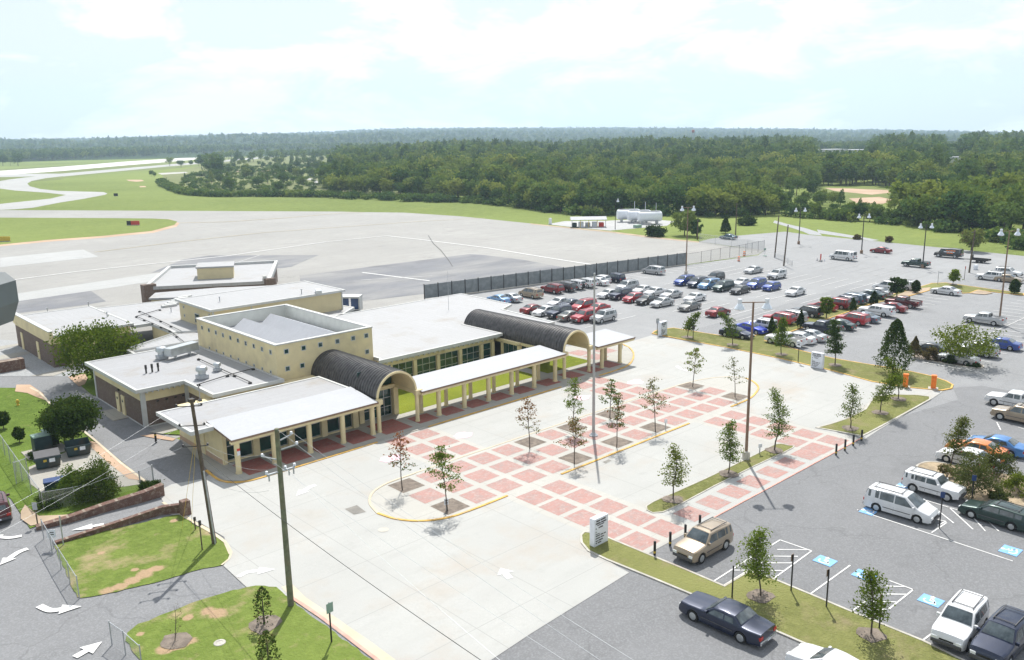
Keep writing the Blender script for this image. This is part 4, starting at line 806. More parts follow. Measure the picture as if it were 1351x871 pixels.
# loading shed with blue doors behind the upper block
x0,y0=G(448,409); x1,y1=G(477,409)
L_=empty('loading_shed',(x0,y0,0),'small white shed with blue doors on the apron behind the cream upper block','shed')
q=MB(); obox(q,(x0,y0),(x1,y1),2.5,2.2,2.45); obox(q,(x0,y0),(x0+.15,y0-.15),2.3,0,2.2); obox(q,(x1-.15,y1+.15),(x1,y1),2.3,0,2.2); P('canopy',q,'trim',L_)
for t in (.06,.54):
    q=MB(); a=(x0+(x1-x0)*t,y0+(y1-y0)*t); b=(x0+(x1-x0)*(t+.38),y0+(y1-y0)*(t+.38)); obox(q,a,b,.2,.1,2.2); P('door',q,paint('shedblue',(.03,.1,.3),0),L_)
# ================================================================ trees and shrubs
def fast(name,V,Q,mat,parent=None,loc=None):
    me=bpy.data.meshes.new(name); n=len(V); k=len(Q)
    me.vertices.add(n); me.vertices.foreach_set('co',np.asarray(V,np.float32).ravel()); me.loops.add(k*4); me.loops.foreach_set('vertex_index',np.asarray(Q,np.int32).ravel())
    me.polygons.add(k); me.polygons.foreach_set('loop_start',np.arange(0,4*k,4,dtype=np.int32)); me.materials.append(MT[mat]); me.update(calc_edges=True)
    o=bpy.data.objects.new(name,me); C.objects.link(o)
    if parent is not None:o.parent=parent
    return o
def leaf_geo(P,size,rg,flat=.0,asp=.6):
    """rhombic leaves at points P"""
    n=len(P); s=size*(.65+.7*rg.random(n))[:,None]
    d=rg.normal(size=(n,3)); d[:,2]*=(1-flat); d/=np.linalg.norm(d,axis=1)[:,None]
    u=rg.normal(size=(n,3)); u[:,2]*=(1-flat); u-=d*(u*d).sum(1)[:,None]; u/=np.linalg.norm(u,axis=1)[:,None]
    V=np.stack([P+d*s*.5,P+u*s*asp*.5,P-d*s*.5,P-u*s*asp*.5],1).reshape(-1,3)
    return V,np.arange(4*n).reshape(-1,4)
def tree_parts(seed,Ht,kind,rad,leaf='leaf_oak',bark='bark',nl=None,ls=None):
    """returns trunk mesh builder and leaf points; tree stands at the origin"""
    rg=np.random.default_rng(seed); q=MB(); P=[]
    rr=lambda a,b:a+(b-a)*rg.random()
    def limb(p0,d,L,r0,curve=.2,n=4,q_=q,wob=.12):
        pts=[np.array(p0)];d=np.array(d,float)
        for k in range(n):
            d=d+rg.normal(size=3)*wob+np.array([0,0,curve/n]); d/=np.linalg.norm(d); pts.append(pts[-1]+d*L/n)
        q_.tube([tuple(p) for p in pts],[r0*(1-.8*k/n) for k in range(n+1)],5); return pts
    def puffs(pts,t0,n,sg,m):
        for _ in range(n):
            t=rr(t0,1)*(len(pts)-1); i=min(int(t),len(pts)-2); c=pts[i]+(pts[i+1]-pts[i])*(t-i)
            P.append(c+rg.normal(size=(m,3))*np.array([sg,sg,sg*.55]))
    if kind=='crape':
        lead=limb((0,0,0),(rr(-.03,.03),rr(-.03,.03),1),Ht*.95,.055,.5,8,wob=.035); k=int(rr(13,17))
        def flat(c,n,sx): P.append(c+rg.normal(size=(n,3))*np.array([sx,sx,sx*.34]))
        for i in range(k):
            f=i/(k-1); t=(.33+.6*f)*(len(lead)-1); j=min(int(t),len(lead)-2); c=lead[j]+(lead[j+1]-lead[j])*(t-j)
            a=i*2.4+rr(-.5,.5); L=rad*(.55+.6*math.sin(math.pi*min(1,.18+f*.95)))*rr(.65,1.2)*(1-.35*f); pts=limb(c,(math.cos(a),math.sin(a),.45+.9*f),L,.022,.1,4)
            if rg.random()<.12 and i>1: continue
            for _ in range(int(3+L*1.5)): q_=rr(.35,1)*(len(pts)-1); jj=min(int(q_),len(pts)-2); flat(pts[jj]+(pts[jj+1]-pts[jj])*(q_-jj)+rg.normal(size=3)*.12,int(13*(nl or 1)),.17*Ht/5)
            if rg.random()<.6: e=rg.normal(size=3); e[2]=.35; p2=limb(pts[2],e/np.linalg.norm(e),L*.45,.012,.1,3); flat(p2[-1],int(16*(nl or 1)),.2*Ht/5)
        flat(lead[-1],int(14*(nl or 1)),.16*Ht/5); flat(lead[-2],int(14*(nl or 1)),.2*Ht/5)
    elif kind=='oak':
        lead=limb((0,0,0),(rr(-.03,.03),rr(-.03,.03),1),Ht*.97,.075*Ht/6,.05,7); k=int(24+Ht*2.2)
        for i in range(k):
            f=i/k; t=(.24+.74*f)*(len(lead)-1); j=min(int(t),len(lead)-2); c=lead[j]+(lead[j+1]-lead[j])*(t-j)
            a=i*2.4+rr(-.4,.4); L=rad*(1-f)**.62*rr(.65,1.25)*(.75+.25*min(1,f*6))
            pts=limb(c,(math.cos(a),math.sin(a),.35+.5*f),L,.02+.02*(1-f),-.25,4); puffs(pts,.25,max(2,int(5*(1-f*.5))),.17+.05*rad,int(15*(nl or 1)))
        puffs(lead,.88,3,.13,int(14*(nl or 1)))
    elif kind in('round','wide'):
        th=Ht*(.22 if kind=='round' else .15); k=7 if kind=='round' else 6; q.tube([(0,0,0),(0.03,.02,th)],[.14*Ht/6,.11*Ht/6],8)
        for i in range(k):
            a=2*math.pi*i/k+rr(-.3,.3); pts=limb((0,0,th*rr(.7,1)),(math.cos(a),math.sin(a),rr(.5,1.4)),rad*rr(.8,1.05),.07*Ht/6,.35,5); puffs(pts,.35,6,rad*.16,10)
        nc=int((70 if kind=='round' else 60)*(nl or 1))
        for _ in range(nc):
            v=rg.normal(size=3); v/=np.linalg.norm(v); f=rr(.55,.93 if kind=='round' else 1.05); c=np.array([v[0]*rad*f,v[1]*rad*f,Ht*.56+v[2]*Ht*.40*f]); P.append(c+rg.normal(size=(64 if kind=='round' else 40,3))*rad*np.array([.13,.13,.09]))
    elif kind in('cone','column'):
        q.cyl((0,0,0),(0,0,Ht*.8),.07,.02,6); n=int((900+Ht*260)*(nl or 1)); f=rg.random(n)**.75; a=rg.random(n)*2*math.pi
        prof=(lambda f:(1-f)**(.8 if rad<1.2 else .62)*(.72+.28*np.minimum(1,f*7))) if kind=='cone' else (lambda f:np.minimum(1,f*6+.5)*np.clip((1-f)*2.6,0,1)**.55)
        lump=1+.18*np.sin(a*3+f*9+seed)+.14*np.sin(a*7-f*25); r=rad*prof(f)*lump*(.72+.34*rg.random(n)); P.append(np.stack([np.cos(a)*r,np.sin(a)*r,.08*Ht+f*Ht*.92],1))
    elif kind=='bush':
        for _ in range(5): a=rr(0,6.3); limb((0,0,0),(math.cos(a)*.6,math.sin(a)*.6,1),Ht*.8,.025,.1,3)
        nc=int((26+rad*14)*(nl or 1))
        for _ in range(nc):
            v=rg.normal(size=3); v[2]=abs(v[2]); v/=np.linalg.norm(v); f=rr(.5,.95)*(1+.18*math.sin(v[0]*5+seed)); P.append(np.array([v[0]*rad*f,v[1]*rad*f,.12*Ht+v[2]*Ht*.8*f])+rg.normal(size=(46,3))*rad*np.array([.14,.14,.11]))
    elif kind=='bare':
        lead=limb((0,0,0),(0,0,1),Ht,.03,.05,6)
        for i in range(12):
            j=rg.integers(1,6); a=rr(0,6.3); p2=limb(lead[j],(math.cos(a),math.sin(a),.9),Ht*.28,.01,.2,3); puffs(p2,.6,1,.08,2)
    P=np.concatenate(P); P=P[P[:,2]>.05]; return q,P,rg
def tree(name,label,px,top,kind,wpx,leaf='leaf_oak',cat='tree',group=None,nl=None,ls=None,bark='bark',seed=None,mix=None,z0=0.1,mulch=None):
    seed=seed if seed is not None else int(px[0]*7+px[1]*3); x,y=G(*px); Ht=max(.6,HT(px[0],px[1],top)); rad=max(.2,wpx*PXM(*px)/2)
    d=math.hypot(x,y); ls=ls or max({'crape':.16,'oak':.15,'round':.2,'wide':.3,'cone':.17,'column':.15,'bush':.16,'bare':.1}[kind],d*.0019)
    q,P,rg=tree_parts(seed,Ht-z0,kind,rad,nl=nl)
    t=empty(name,(x,y,z0),label,cat,group,w=False)
    q.build('stem' if kind=='bush' else 'trunk',bark,t,True)
    if mix:
        m_,frac,mode=mix; z=P[:,2]/Ht; sel=(z+rg.random(len(P))*.35>1-frac*.8) if mode=='top' else rg.random(len(P))<frac
        V,Q=leaf_geo(P[sel],ls,rg); fast('flowers' if m_=='flower' else 'crown',V,Q,m_,t); P=P[~sel]
    V,Q=leaf_geo(P,ls,rg,flat=.25 if kind=='oak' else 0); fast('foliage' if kind in('bush','column') else 'crown',V,Q,leaf,t)
    if mulch:
        m2=MB(); rr_=[mulch*(.75+.25*rg.random()) for _ in range(14)]; pr=[(rr_[i]*math.cos(i*math.pi/7),rr_[i]*math.sin(i*math.pi/7)) for i in range(14)]
        n=len(pr); m2.add([(a,b,.012) for a,b in pr]+[(a*.4,b*.4,.04) for a,b in pr]+[(0,0,.05)],[(i,(i+1)%n,n+(i+1)%n,n+i) for i in range(n)]+[(n+i,n+(i+1)%n,2*n) for i in range(n)]); o_=m2.build('mulch_ring','mulch',t)
    return t
PT='young trees in the brick plaza'; OK_='young oaks on the lawns'
tree('young_tree','slim young tree with reddish top at the left end of the brick median',(531,648),566,'crape',32,'leaf_maple',group=PT,mix=('leaf_red',.4,'top'))
tree('young_tree','full green young tree with a small white notice, at the rounded median tip',(590.5,676),586,'crape',48,'leaf_oak',group=PT,nl=1.5)
tree('young_tree','thin young tree with bronze top, alone between the left trees and the flagpole',(699,594),522,'crape',36,'leaf_maple',group=PT,mix=('leaf_red',.4,'top'),nl=.7)
tree('young_tree','bronze-green young tree in the mulch pit just left of the flagpole, near kerb',(757.6,614),548,'crape',42,'leaf_maple',group=PT,nl=.8,mix=('leaf_red',.15,'any'))
tree('young_tree','dense green young tree behind the bronze one, left of the flagpole',(756,571),497,'crape',32,'leaf_oak',group=PT,nl=1.3)
tree('young_tree','reddish young tree in the pit just right of the flagpole, near kerb',(813.6,592),520,'crape',34,'leaf_maple',group=PT,nl=.9,mix=('leaf_red',.2,'any'))
tree('young_tree','green young tree behind the reddish one, right of the flagpole',(804.5,552),498,'crape',30,'leaf_oak',group=PT,nl=1.2)
tree('young_tree','loose vase-shaped young tree beside a tiny white notice on the brick median',(864.5,571),499,'crape',38,'leaf_maple',group=PT,nl=.8)
tree('young_tree','pale green young tree at the far corner of the brick median',(913.8,511.5),457,'crape',30,'leaf_oak',group=PT,nl=.9,mix=('leaf_maple',.3,'any'))
tree('young_tree','nearly bare young tree with pinkish twigs at the far right end of the median',(969.6,524.5),470,'crape',32,'leaf_maple',group=PT,nl=.35,bark='barkpale')
for a in ((888,661,578,36,'lime green young oak at the left tip of the plaza grass strip','leaf_lime',.9),(961,627,556,32,'dense young oak on the plaza grass strip, left of the tall brown lamp','leaf_oak',1.2),(1021.5,596,510,34,'tall young oak at the right end of the plaza grass strip','leaf_oak',1.2),
 (1122,567,500,32,'airy young oak on the corner lawn beside the dark bollards','leaf_lime',.7),(1161,546,484,30,'yellowish young oak in the middle of the corner lawn','leaf_lime',1.),(1185,528,467,24,'slender young oak at the far tip of the corner lawn','leaf_lime',.8),
 (1003.5,789,692,46,'dark green young oak between the sedan and the disabled bays','leaf_oak',1.5),(1149,840,738,48,'yellow-green young oak hiding a post by the second hatched bay','leaf_lime',1.1),
 (907,446,402,17,'small young oak beside the monument sign at the far grass strip','leaf_lime',.7),(966.5,456,405,24,'young oak in front of the navy sedan on the far grass strip','leaf_oak',.7),(1030.5,469,416,26,'young oak in front of the white pickup on the far grass strip','leaf_oak',1.1),(1101.5,483,420,30,'dark conical young oak behind the far white monument sign','leaf_dark',1.5),
 (1257,376,348,14,'small pointed oak behind the white coupe','leaf_oak',1.)):
    tree('young_oak',a[4],(a[0],a[1]),a[2],'oak',a[3],a[5],group=OK_,nl=a[6],mulch=.9,z0=.14)
tree('young_oak','red-tinged young tree at the tip of the shrub island, before a white car',(1254,617),543,'oak',36,'leaf_maple',nl=1.5,z0=.14,group=OK_)
tree('cedar_tree','big dark conical evergreen by the lane at the shrub-edged kerb',(1178,494),421,'cone',42,'leaf_cedar',nl=2.6,z0=.14)
tree('shade_tree','wide pale green spreading tree on the mulch island, silver cars behind',(1273,482),421,'wide',66,'leaf_lime',nl=.9,z0=.14)
IG='trees and cones on the car park strip'
tree('juniper','dark cone-shaped juniper beside the white boxy suv',(1017.6,441),418,'cone',11,'leaf_dark','shrub',IG,z0=.14)
tree('juniper','dark juniper between the silver minivan and the navy pickup',(1056,434),409.5,'cone',11,'leaf_dark','shrub',IG,z0=.14)
tree('round_tree','small round tree on bare earth behind the red cars, left part of the strip',(1090,421),389,'round',17,'leaf_oak',group=IG,z0=.14,nl=.6)
tree('juniper','small juniper between the round tree and the silver sedan row',(1125,411.5),393,'cone',9,'leaf_cedar','shrub',IG,z0=.14)
tree('juniper','juniper at the middle of the strip, above the white capped pickup',(1152.5,402),384,'cone',11,'leaf_dark','shrub',IG,z0=.14)
tree('round_tree','full round tree on the strip behind the maroon pickup',(1183,393),363,'round',21,'leaf_dark',group=IG,z0=.14,nl=.6)
tree('juniper','columnar juniper beside the white car at the strip bend',(1208,387),370,'column',8.5,'leaf_dark','shrub',IG,z0=.14)
tree('juniper','thick columnar juniper at the right end of the strip near the tall lamp',(1338,388),368.5,'column',9.5,'leaf_dark','shrub',IG,z0=.14)
SG='shrubs on the mulched islands'
tree('shrub','brown-green upright shrub left of the black car, mulch island',(1206,473),444,'cone',17,'leaf_brown','shrub',SG,z0=.14)
tree('shrub','leaning bronze shrub in front of the black car on the mulch island',(1227,476),456,'bush',18,'leaf_brown','shrub',SG,z0=.14); tree('shrub','small grey-green shrub before the silver sedan on the mulch island',(1253,480.5),469,'bush',13,'leaf_bush','shrub',SG,z0=.14); tree('shrub','flat dark creeping shrub under the wide pale tree',(1284,484.5),478,'bush',15,'leaf_dark','shrub',SG,z0=.14)
tree('shrub','large dark crape shrub with pink flecks in the tan mulch, beside the white boxy car',(1281,652),595,'bush',56,'leaf_bush','shrub',SG,z0=.14,nl=1.5,mix=('flower',.006,'any')); tree('shrub','broad shrub in front of the orange and blue cars',(1315,632),580,'bush',44,'leaf_bush','shrub',SG,z0=.14,nl=1.2,mix=('leaf_brown',.12,'any')); tree('shrub','yellow-green shrub at the right photo edge, tan mulch',(1345,652),622,'bush',36,'leaf_lime','shrub',SG,z0=.14); tree('shrub','reddish-brown twiggy shrub at the rounded tip of the tan mulch',(1249,632),612,'bush',22,'leaf_brown','shrub',SG,z0=.14,nl=.4); tree('shrub','small low green shrub beside the dark green wagon',(1317,663),645,'bush',22,'leaf_bush','shrub',SG,z0=.14)
CG='flowering shrubs along the courtyard windows'
for x,y,t,w_,l in ((543.5,495,474,28,'rounded courtyard shrub with pink flowers nearest the first vault'),(578,488,469,24,'second courtyard shrub from the first vault, pale grey-green'),(607,481,462,30,'widest courtyard shrub, in the middle of the windows'),(641,473,456,24,'courtyard shrub nearest the second vault')):
    tree('flowering_shrub',l,(x,y),t,'bush',w_,'leaf_bush','shrub',CG,z0=.15,mix=('flower',.02,'any'))
tree('broadleaf_tree','large spreading broadleaf tree beside the brick wing and gravel yard',(131,505),425,'wide',86,'leaf_lime',nl=4)
tree('round_tree','dense round tree beside the green utility boxes and dumpsters',(97,587),523,'round',62,'leaf_cedar',nl=2.6,ls=.24)
tree('small_tree','small dark tree on the left lawn at the photo edge',(5,567),540,'round',15,'leaf_dark',nl=.5); tree('small_tree','smallest dark tree on the left lawn, beside the fence',(26,585),562,'round',13,'leaf_dark',nl=.4); tree('shrub','low dark shrub behind the lidded dumpster',(48,606),594,'bush',15,'leaf_dark','shrub')
tree('shrub','big dark rounded shrub behind the chain-link fence by the ramp',(130,658),606,'bush',52,'leaf_cedar','shrub',nl=3.5); tree('shrub','lighter loose shrub left of the big dark one by the ramp fence',(100,656),610,'bush',38,'leaf_oak','shrub',nl=2); tree('shrub','small shrub at the left end of the ramp fence',(64,671),645,'bush',28,'leaf_cedar','shrub'); tree('shrub','low clipped shrub on the brick planter beside the ramp',(197,645),635,'bush',26,'leaf_dark','shrub')
tree('magnolia','young upright magnolia in a mulch ring near the tall greenish pole',(349,826),775,'column',20,'leaf_cedar',nl=.28,mulch=1.1,mix=('leaf_brown',.15,'any')); tree('magnolia','young magnolia cut off by the bottom edge of the photo',(356,893),833,'column',24,'leaf_cedar',nl=.35,mulch=1.1,mix=('leaf_brown',.15,'any')); tree('sapling','bare leafless sapling on the lower left lawn',(231,848),803,'bare',14,'leaf_brown',mulch=1.0)
FG='field trees by the car park'
tree('field_tree','large round tree on the field beside the left lamp posts',(903,311),275,'round',34,'forest',group=FG,nl=.8); tree('field_tree','narrow tree touching the large round one on the field',(919,313),286,'round',14,'forest',group=FG,nl=.5); tree('field_shrub','dark low tree on the field beside the fuel tanks',(865,312),295,'bush',24,'leaf_dark','shrub',FG); tree('field_tree','pointed reddish-green tree behind the teal car',(957,308),287,'cone',13,'leaf_cedar',group=FG); tree('field_shrub','rounded dark bush on the field, right of the pointed tree',(984,297),284,'bush',22,'leaf_dark','shrub',FG); tree('field_shrub','small round dark bush, upper right of the pointed tree',(956,288),282,'bush',10,'leaf_dark','shrub',FG)
tree('field_tree','spreading olive tree behind the black van trailer',(1281,332),299,'round',30,'forest',group=FG,nl=.7,mix=('leaf_brown',.2,'any')); tree('field_shrub','thin brown weed bush at the lot edge, left',(1131,316),309,'bush',8,'leaf_brown','shrub',FG); tree('field_shrub','thin brown weed bush at the lot edge, right',(1172.5,320),310,'bush',8,'leaf_brown','shrub',FG)
# ---- forest prototypes (not in the scene themselves; only their meshes are placed)
def forest_mesh(seed,kind,nl=26,per=22,ls=1.15):
    rg=np.random.default_rng(seed); P=[]; q=MB()
    if kind=='pine':
        for k in range(9):
            f=k/9; r=3.1*(1-f)**.7+.4; n=int(48*(1-f)+14); a=rg.random(n)*6.28; rr_=r*np.sqrt(rg.random(n)); P.append(np.stack([np.cos(a)*rr_,np.sin(a)*rr_,4.2+f*9+rg.normal(size=n)*.45-rr_*.15],1))
    else:
        for _ in range(nl):
            v=rg.normal(size=3); v/=np.linalg.norm(v); v[2]=v[2]*.8+.1; f=.45+.55*rg.random(); c=np.array([v[0]*4.7*f,v[1]*4.7*f,7.2+v[2]*4.7*f]); P.append(c+rg.normal(size=(per,3))*np.array([1.05,1.05,.75]))
    P=np.concatenate(P); V,Q=leaf_geo(P,ls,rg,.1,.75); nv=len(V)
    q.cyl((0,0,0),(0,0,9 if kind=='pine' else 6.5),.28,.12,5,False); V=np.concatenate([V,np.array(q.v)]); Q=np.concatenate([Q,np.array([f for f in q.f])+nv])
    o=fast('woodland_tree',V,Q,'forest'); me=o.data; me.materials.append(MT['bark']); mi=np.zeros(len(Q),np.int32); mi[len(P):]=1; me.polygons.foreach_set('material_index',mi); me.update(); bpy.data.objects.remove(o); return me
FM=[forest_mesh(11,'leafy',30,26),forest_mesh(12,'leafy',26,26),forest_mesh(13,'leafy',38,26),forest_mesh(14,'pine'),forest_mesh(15,'leafy',22,26)]
FML=[]
for sd_,k_ in ((31,30),(32,36),(33,24)):
    FML.append(forest_mesh(sd_,'leafy',k_,26)); FML[-1].materials[0]=MT['forest_lime']
FMf=[forest_mesh(21,'leafy',14,10,2.0),forest_mesh(22,'leafy',12,10,2.1),forest_mesh(23,'pine')]
def inside(x,y,poly):
    c=False;n=len(poly)
    for i in range(n):
        (x1,y1),(x2,y2)=poly[i],poly[i-1]
        if (y1>y)!=(y2>y) and x<(x2-x1)*(y-y1)/(y2-y1)+x1:c=not c
    return c
def scatter(poly,spacing,rg,grow=0,rmin=200,rmax=1650):
    """even random places inside a ground area (outline given as photo pixels of its corners)"""
    W=GP(poly); out=[]
    xs=[p[0] for p in W];ys=[p[1] for p in W]; n=int((max(xs)-min(xs))*(max(ys)-min(ys))/spacing**2)
    X=min(xs)+rg.random(n)*(max(xs)-min(xs)); Y=min(ys)+rg.random(n)*(max(ys)-min(ys))
    for x,y in zip(X,Y):
        r=math.hypot(x,y)
        if r<rmin or r>rmax: continue
        if grow and rg.random()>min(1,(500/r)**grow): continue
        if inside(x,y,W): out.append((x,y))
    return out
def instance_mass(name,pts,meshes,label,scales,kind='stuff',cat='woodland'):
    me=bpy.data.meshes.new(name); me.from_pydata([(x,y,z) for x,y,z in pts],[],[]); at=me.attributes.new('sc','FLOAT','POINT'); at.data.foreach_set('value',np.array(scales,np.float32))
    o=bpy.data.objects.new(name,me); C.objects.link(o); tag(o,label,cat,None,kind)
    ng=bpy.data.node_groups.new(name+'_nodes','GeometryNodeTree'); ng.interface.new_socket('Geometry',in_out='INPUT',socket_type='NodeSocketGeometry'); ng.interface.new_socket('Geometry',in_out='OUTPUT',socket_type='NodeSocketGeometry')
    N=ng.nodes.new; gi=N('NodeGroupInput'); go=N('NodeGroupOutput'); ip=N('GeometryNodeInstanceOnPoints'); jn=N('GeometryNodeJoinGeometry')
    for i,mm in enumerate(meshes):
        po=bpy.data.objects.new('woodland_tree',mm); oi=N('GeometryNodeObjectInfo'); oi.inputs['Object'].default_value=po; oi.inputs['As Instance'].default_value=True; ng.links.new(oi.outputs['Geometry'],jn.inputs[0])
    ip.inputs['Pick Instance'].default_value=True
    ri=N('FunctionNodeRandomValue'); ri.data_type='INT'; ri.inputs['Min'].default_value=0 
    for s_ in ri.inputs:
        if s_.name=='Max' and s_.type=='INT': s_.default_value=len(meshes)-1
        if s_.name=='Min' and s_.type=='INT': s_.default_value=0
    rv=N('FunctionNodeRandomValue'); rv.data_type='FLOAT_VECTOR'
    for s_ in rv.inputs:
        if s_.type=='VECTOR': s_.default_value=(0,0,0) if s_.name=='Min' else (.06,.06,6.28)
    rv.inputs['Seed'].default_value=3
    sa=N('GeometryNodeInputNamedAttribute'); sa.data_type='FLOAT'; sa.inputs['Name'].default_value='sc'
    ng.links.new(gi.outputs[0],ip.inputs['Points']); ng.links.new(jn.outputs[0],ip.inputs['Instance'])
    ng.links.new([s_ for s_ in ri.outputs if s_.type=='INT'][0],ip.inputs['Instance Index']); ng.links.new([s_ for s_ in rv.outputs if s_.type=='VECTOR'][0],ip.inputs['Rotation']); ng.links.new(sa.outputs[0],ip.inputs['Scale']); ng.links.new(ip.outputs[0],go.inputs[0])
    md=o.modifiers.new('place','NODES'); md.node_group=ng; return o
rg=np.random.default_rng(42)
CLR=GP([(1078,247),(1150,245),(1190,250),(1186,266),(1160,276),(1125,274),(1085,266)]); CLR2=GP([(1285,245),(1330,243),(1335,256),(1290,258)])
FOR=[(436,259),(500,260),(560,261.5),(640,267),(700,275.5),(760,281.5),(830,282),(880,281),(940,284),(1020,282),(1090,289),(1160,294),(1230,300),(1290,306),(1351,318),(1700,352),(1700,199),(1351,192),(1100,195),(800,199),(600,202),(450,204),(452,212),(436,228),(425,245)]
pts=scatter(FOR,8.6,rg,.4,rmax=1900); pp=[];sc=[];pf=[];sf=[]
for x,y in pts:
    if inside(x,y,CLR) or inside(x,y,CLR2): continue
    r=math.hypot(x,y); px_=proj(x,y,0)
    if (1072<px_[0]<1150 and 830<r<1200) or (1243<px_[0]<1272 and 610<r<830): continue
    hm=(.80+.52*min(1,max(0,(r-380)/520)))*(.66+.6*rg.random())*(1+.2*math.sin(x*.021+1)*math.cos(y*.017)+.13*math.sin(x*.06+y*.05)); 
    if 1020<px_[0]<1200 and px_[1]>262: hm*=.55
    if 1072<px_[0]<1150 and r>560: hm=min(hm,.95)
    if 1243<px_[0]<1272 and r>380: hm=min(hm,.8)
    if r<700: pp.append((x,y,-.2)); sc.append(hm)
    else: pf.append((x,y,0)); sf.append(hm*1.0)
instance_mass('woodland',pp,FM+FML[:2],'dense mixed green woodland beyond the fields, its nearer part',sc)
instance_mass('far_woodland',pf,FMf,'farther tree canopy stretching to the hills',sf)
# far tree belts on the left, at the foot of the hills
pts=scatter([(-300,216.5),(0,214.5),(60,212.5),(200,207),(330,201.5),(440,199.5),(520,196.5),(520,194),(330,197),(200,201),(0,208),(-300,211)],13,rg,.0,1000,3300)
instance_mass('tree_belt',[(x,y,0) for x,y in pts],FMf,'far dark tree belt along the end of the runway',[1.1+.5*rg.random() for _ in pts])
pts=[]
for k in range(5200):
    az=R(-34+72*rg.random()); r=2500+3200*rg.random()**1.2; h=_a-az; pts.append((math.cos(h)*r,math.sin(h)*r,az,r))
def hz_(az,r):
    zr=28+ridge_z(az)*6600; t=max(0,(r-1600)/5000); k=t*t*(3-2*t); left=min(1,max(0,(8-math.degrees(az))/18))
    return zr*k*.92+left*18*math.exp(-((r-3300-400*wav(az,9,1))/700)**2)*(1+.4*wav(az,22,2))+max(0,1-left)*-6*math.exp(-((r-2600)/900)**2)+t*9*wav(az+r*.0007,31,r*.002)
instance_mass('hill_woods',[(x,y,hz_(a,r)-4) for x,y,a,r in pts],FMf,'hazy bluish wooded hills on the horizon',[1.1+.8*rg.random() for _ in pts])
# single trees over the scrubland and along the forest front: each its own object
def solo(name,x,y,s,label,cat,group,mesh):
    o=bpy.data.objects.new(name,mesh); C.objects.link(o); o.location=(x,y,-.1); o.scale=(s*(.85+.3*rg.random()),s*(.85+.3*rg.random()),s); o.rotation_euler=(0,0,rg.random()*6.28); return tag(o,label,cat,group)
for x,y in scatter([(262,216),(330,214),(430,212),(436,228),(425,258),(350,257),(300,254),(262,247),(235,242),(240,236),(262,232),(272,225)],30,rg)[:105]:
    solo('scrub_tree',x,y,.42+.35*rg.random(),'small dark tree dotted over the scrubland inside the hedge','tree','trees over the scrubland',FM[rg.integers(0,5)])
for x,y in scatter([(285,208.5),(430,203.5),(440,212),(330,215),(288,214)],26,rg,0,300,2400)[:75]:
    solo('scrub_tree',x,y,.85+.4*rg.random(),'dark tree in the far scrub between runway and woodland','tree','trees beyond the scrubland',FMf[rg.integers(0,3)])
for px_,py_,s in ((224,219,.9),(239,221,.7),(266,221,1.15),(280,226,1.5),(286,224,1.4),(276,232,1.1),(288,233,1.2),(262,219,.8),(252,219,.6)):
    x,y=G(px_,py_); solo('lone_tree',x,y,s,'tall dark tree in the clump beside the curved taxiway','tree','clump of trees by the taxiway',FM[rg.integers(0,5)])
for px_,py_,s in ((4,219,1.3),(14,218.5,1.),(24,219,1.4),(200,233,.45),(204,233.5,.35)): x,y=G(px_,py_); solo('lone_tree',x,y,s,'isolated dark tree on the open airfield grass at left','tree','isolated airfield trees',FM[rg.integers(0,3)])
fr_=[(440+k*13.5+rg.random()*6,0) for k in range(66)]
FE=[(436,259.5),(560,262),(640,268),(700,277),(760,283),(830,284),(880,283),(940,286),(1020,284),(1090,290),(1160,295),(1230,301),(1290,307),(1351,319)]
SEG=[(560,'where the curved hedge meets the woodland'),(700,'beyond the wide field, left of the fuel tanks'),(805,'just left of the fuel tanks'),(885,'right behind the fuel tanks'),(1010,'behind the round field tree'),(1190,'low, below the bare clearing'),(1400,'right of the bare clearing')]
ORD='first second third fourth fifth sixth seventh eighth ninth tenth eleventh twelfth thirteenth fourteenth fifteenth sixteenth'.split(); cnt={}
for x_,_0 in fr_:
    yb=np.interp(x_,[p[0] for p in FE],[p[1] for p in FE])-rg.random()*2.5; x,y=G(x_,yb); sgm=[t_ for l_,t_ in SEG if x_<l_]; sgm=sgm[0] if sgm else SEG[-1][1]; cnt[sgm]=cnt.get(sgm,0)+1
    mi_=rg.integers(0,7); me_=(FM+FML)[mi_]
    solo('woodland_edge_tree',x,y,.55+.4*rg.random() if not 1010<x_<1190 else .3+.2*rg.random(),ORD[min(15,cnt[sgm]-1)]+' woodland front tree from the left, '+sgm,'tree','front row trees of the woodland',me_)
for k,(px_,py_,s) in enumerate(((822,279,.85),(925,283,.9),(940,284,.8),(975,283,.95),(990,284,.85),(1196,292,1.15),(1212,294,1.1),(1250,290,1.05),(1262,296,1.0),(1275,288,1.1),(1325,285,1.2),(545,259,.75),(600,262,.7),(470,259,.65),(508,259,.6),(560,258,.8),(655,268,.75),(690,272,.85),(735,277,.8),(850,281,.7),(1010,284,.7),(1215,299,.8),(1240,300,.75),(1300,300,.95))):
    x,y=G(px_,py_); o=solo('woodland_edge_tree',x,y,s,'pale yellowish-green woodland front tree, '+('above the fuel tanks' if 800<px_<885 else 'behind the round field tree' if 885<=px_<1000 else 'right of the bare clearing' if px_>1190 else 'left of the fuel tanks' if px_<800 else 'below the bare clearing'),'tree','taller pale woodland front trees',FML[k%3])
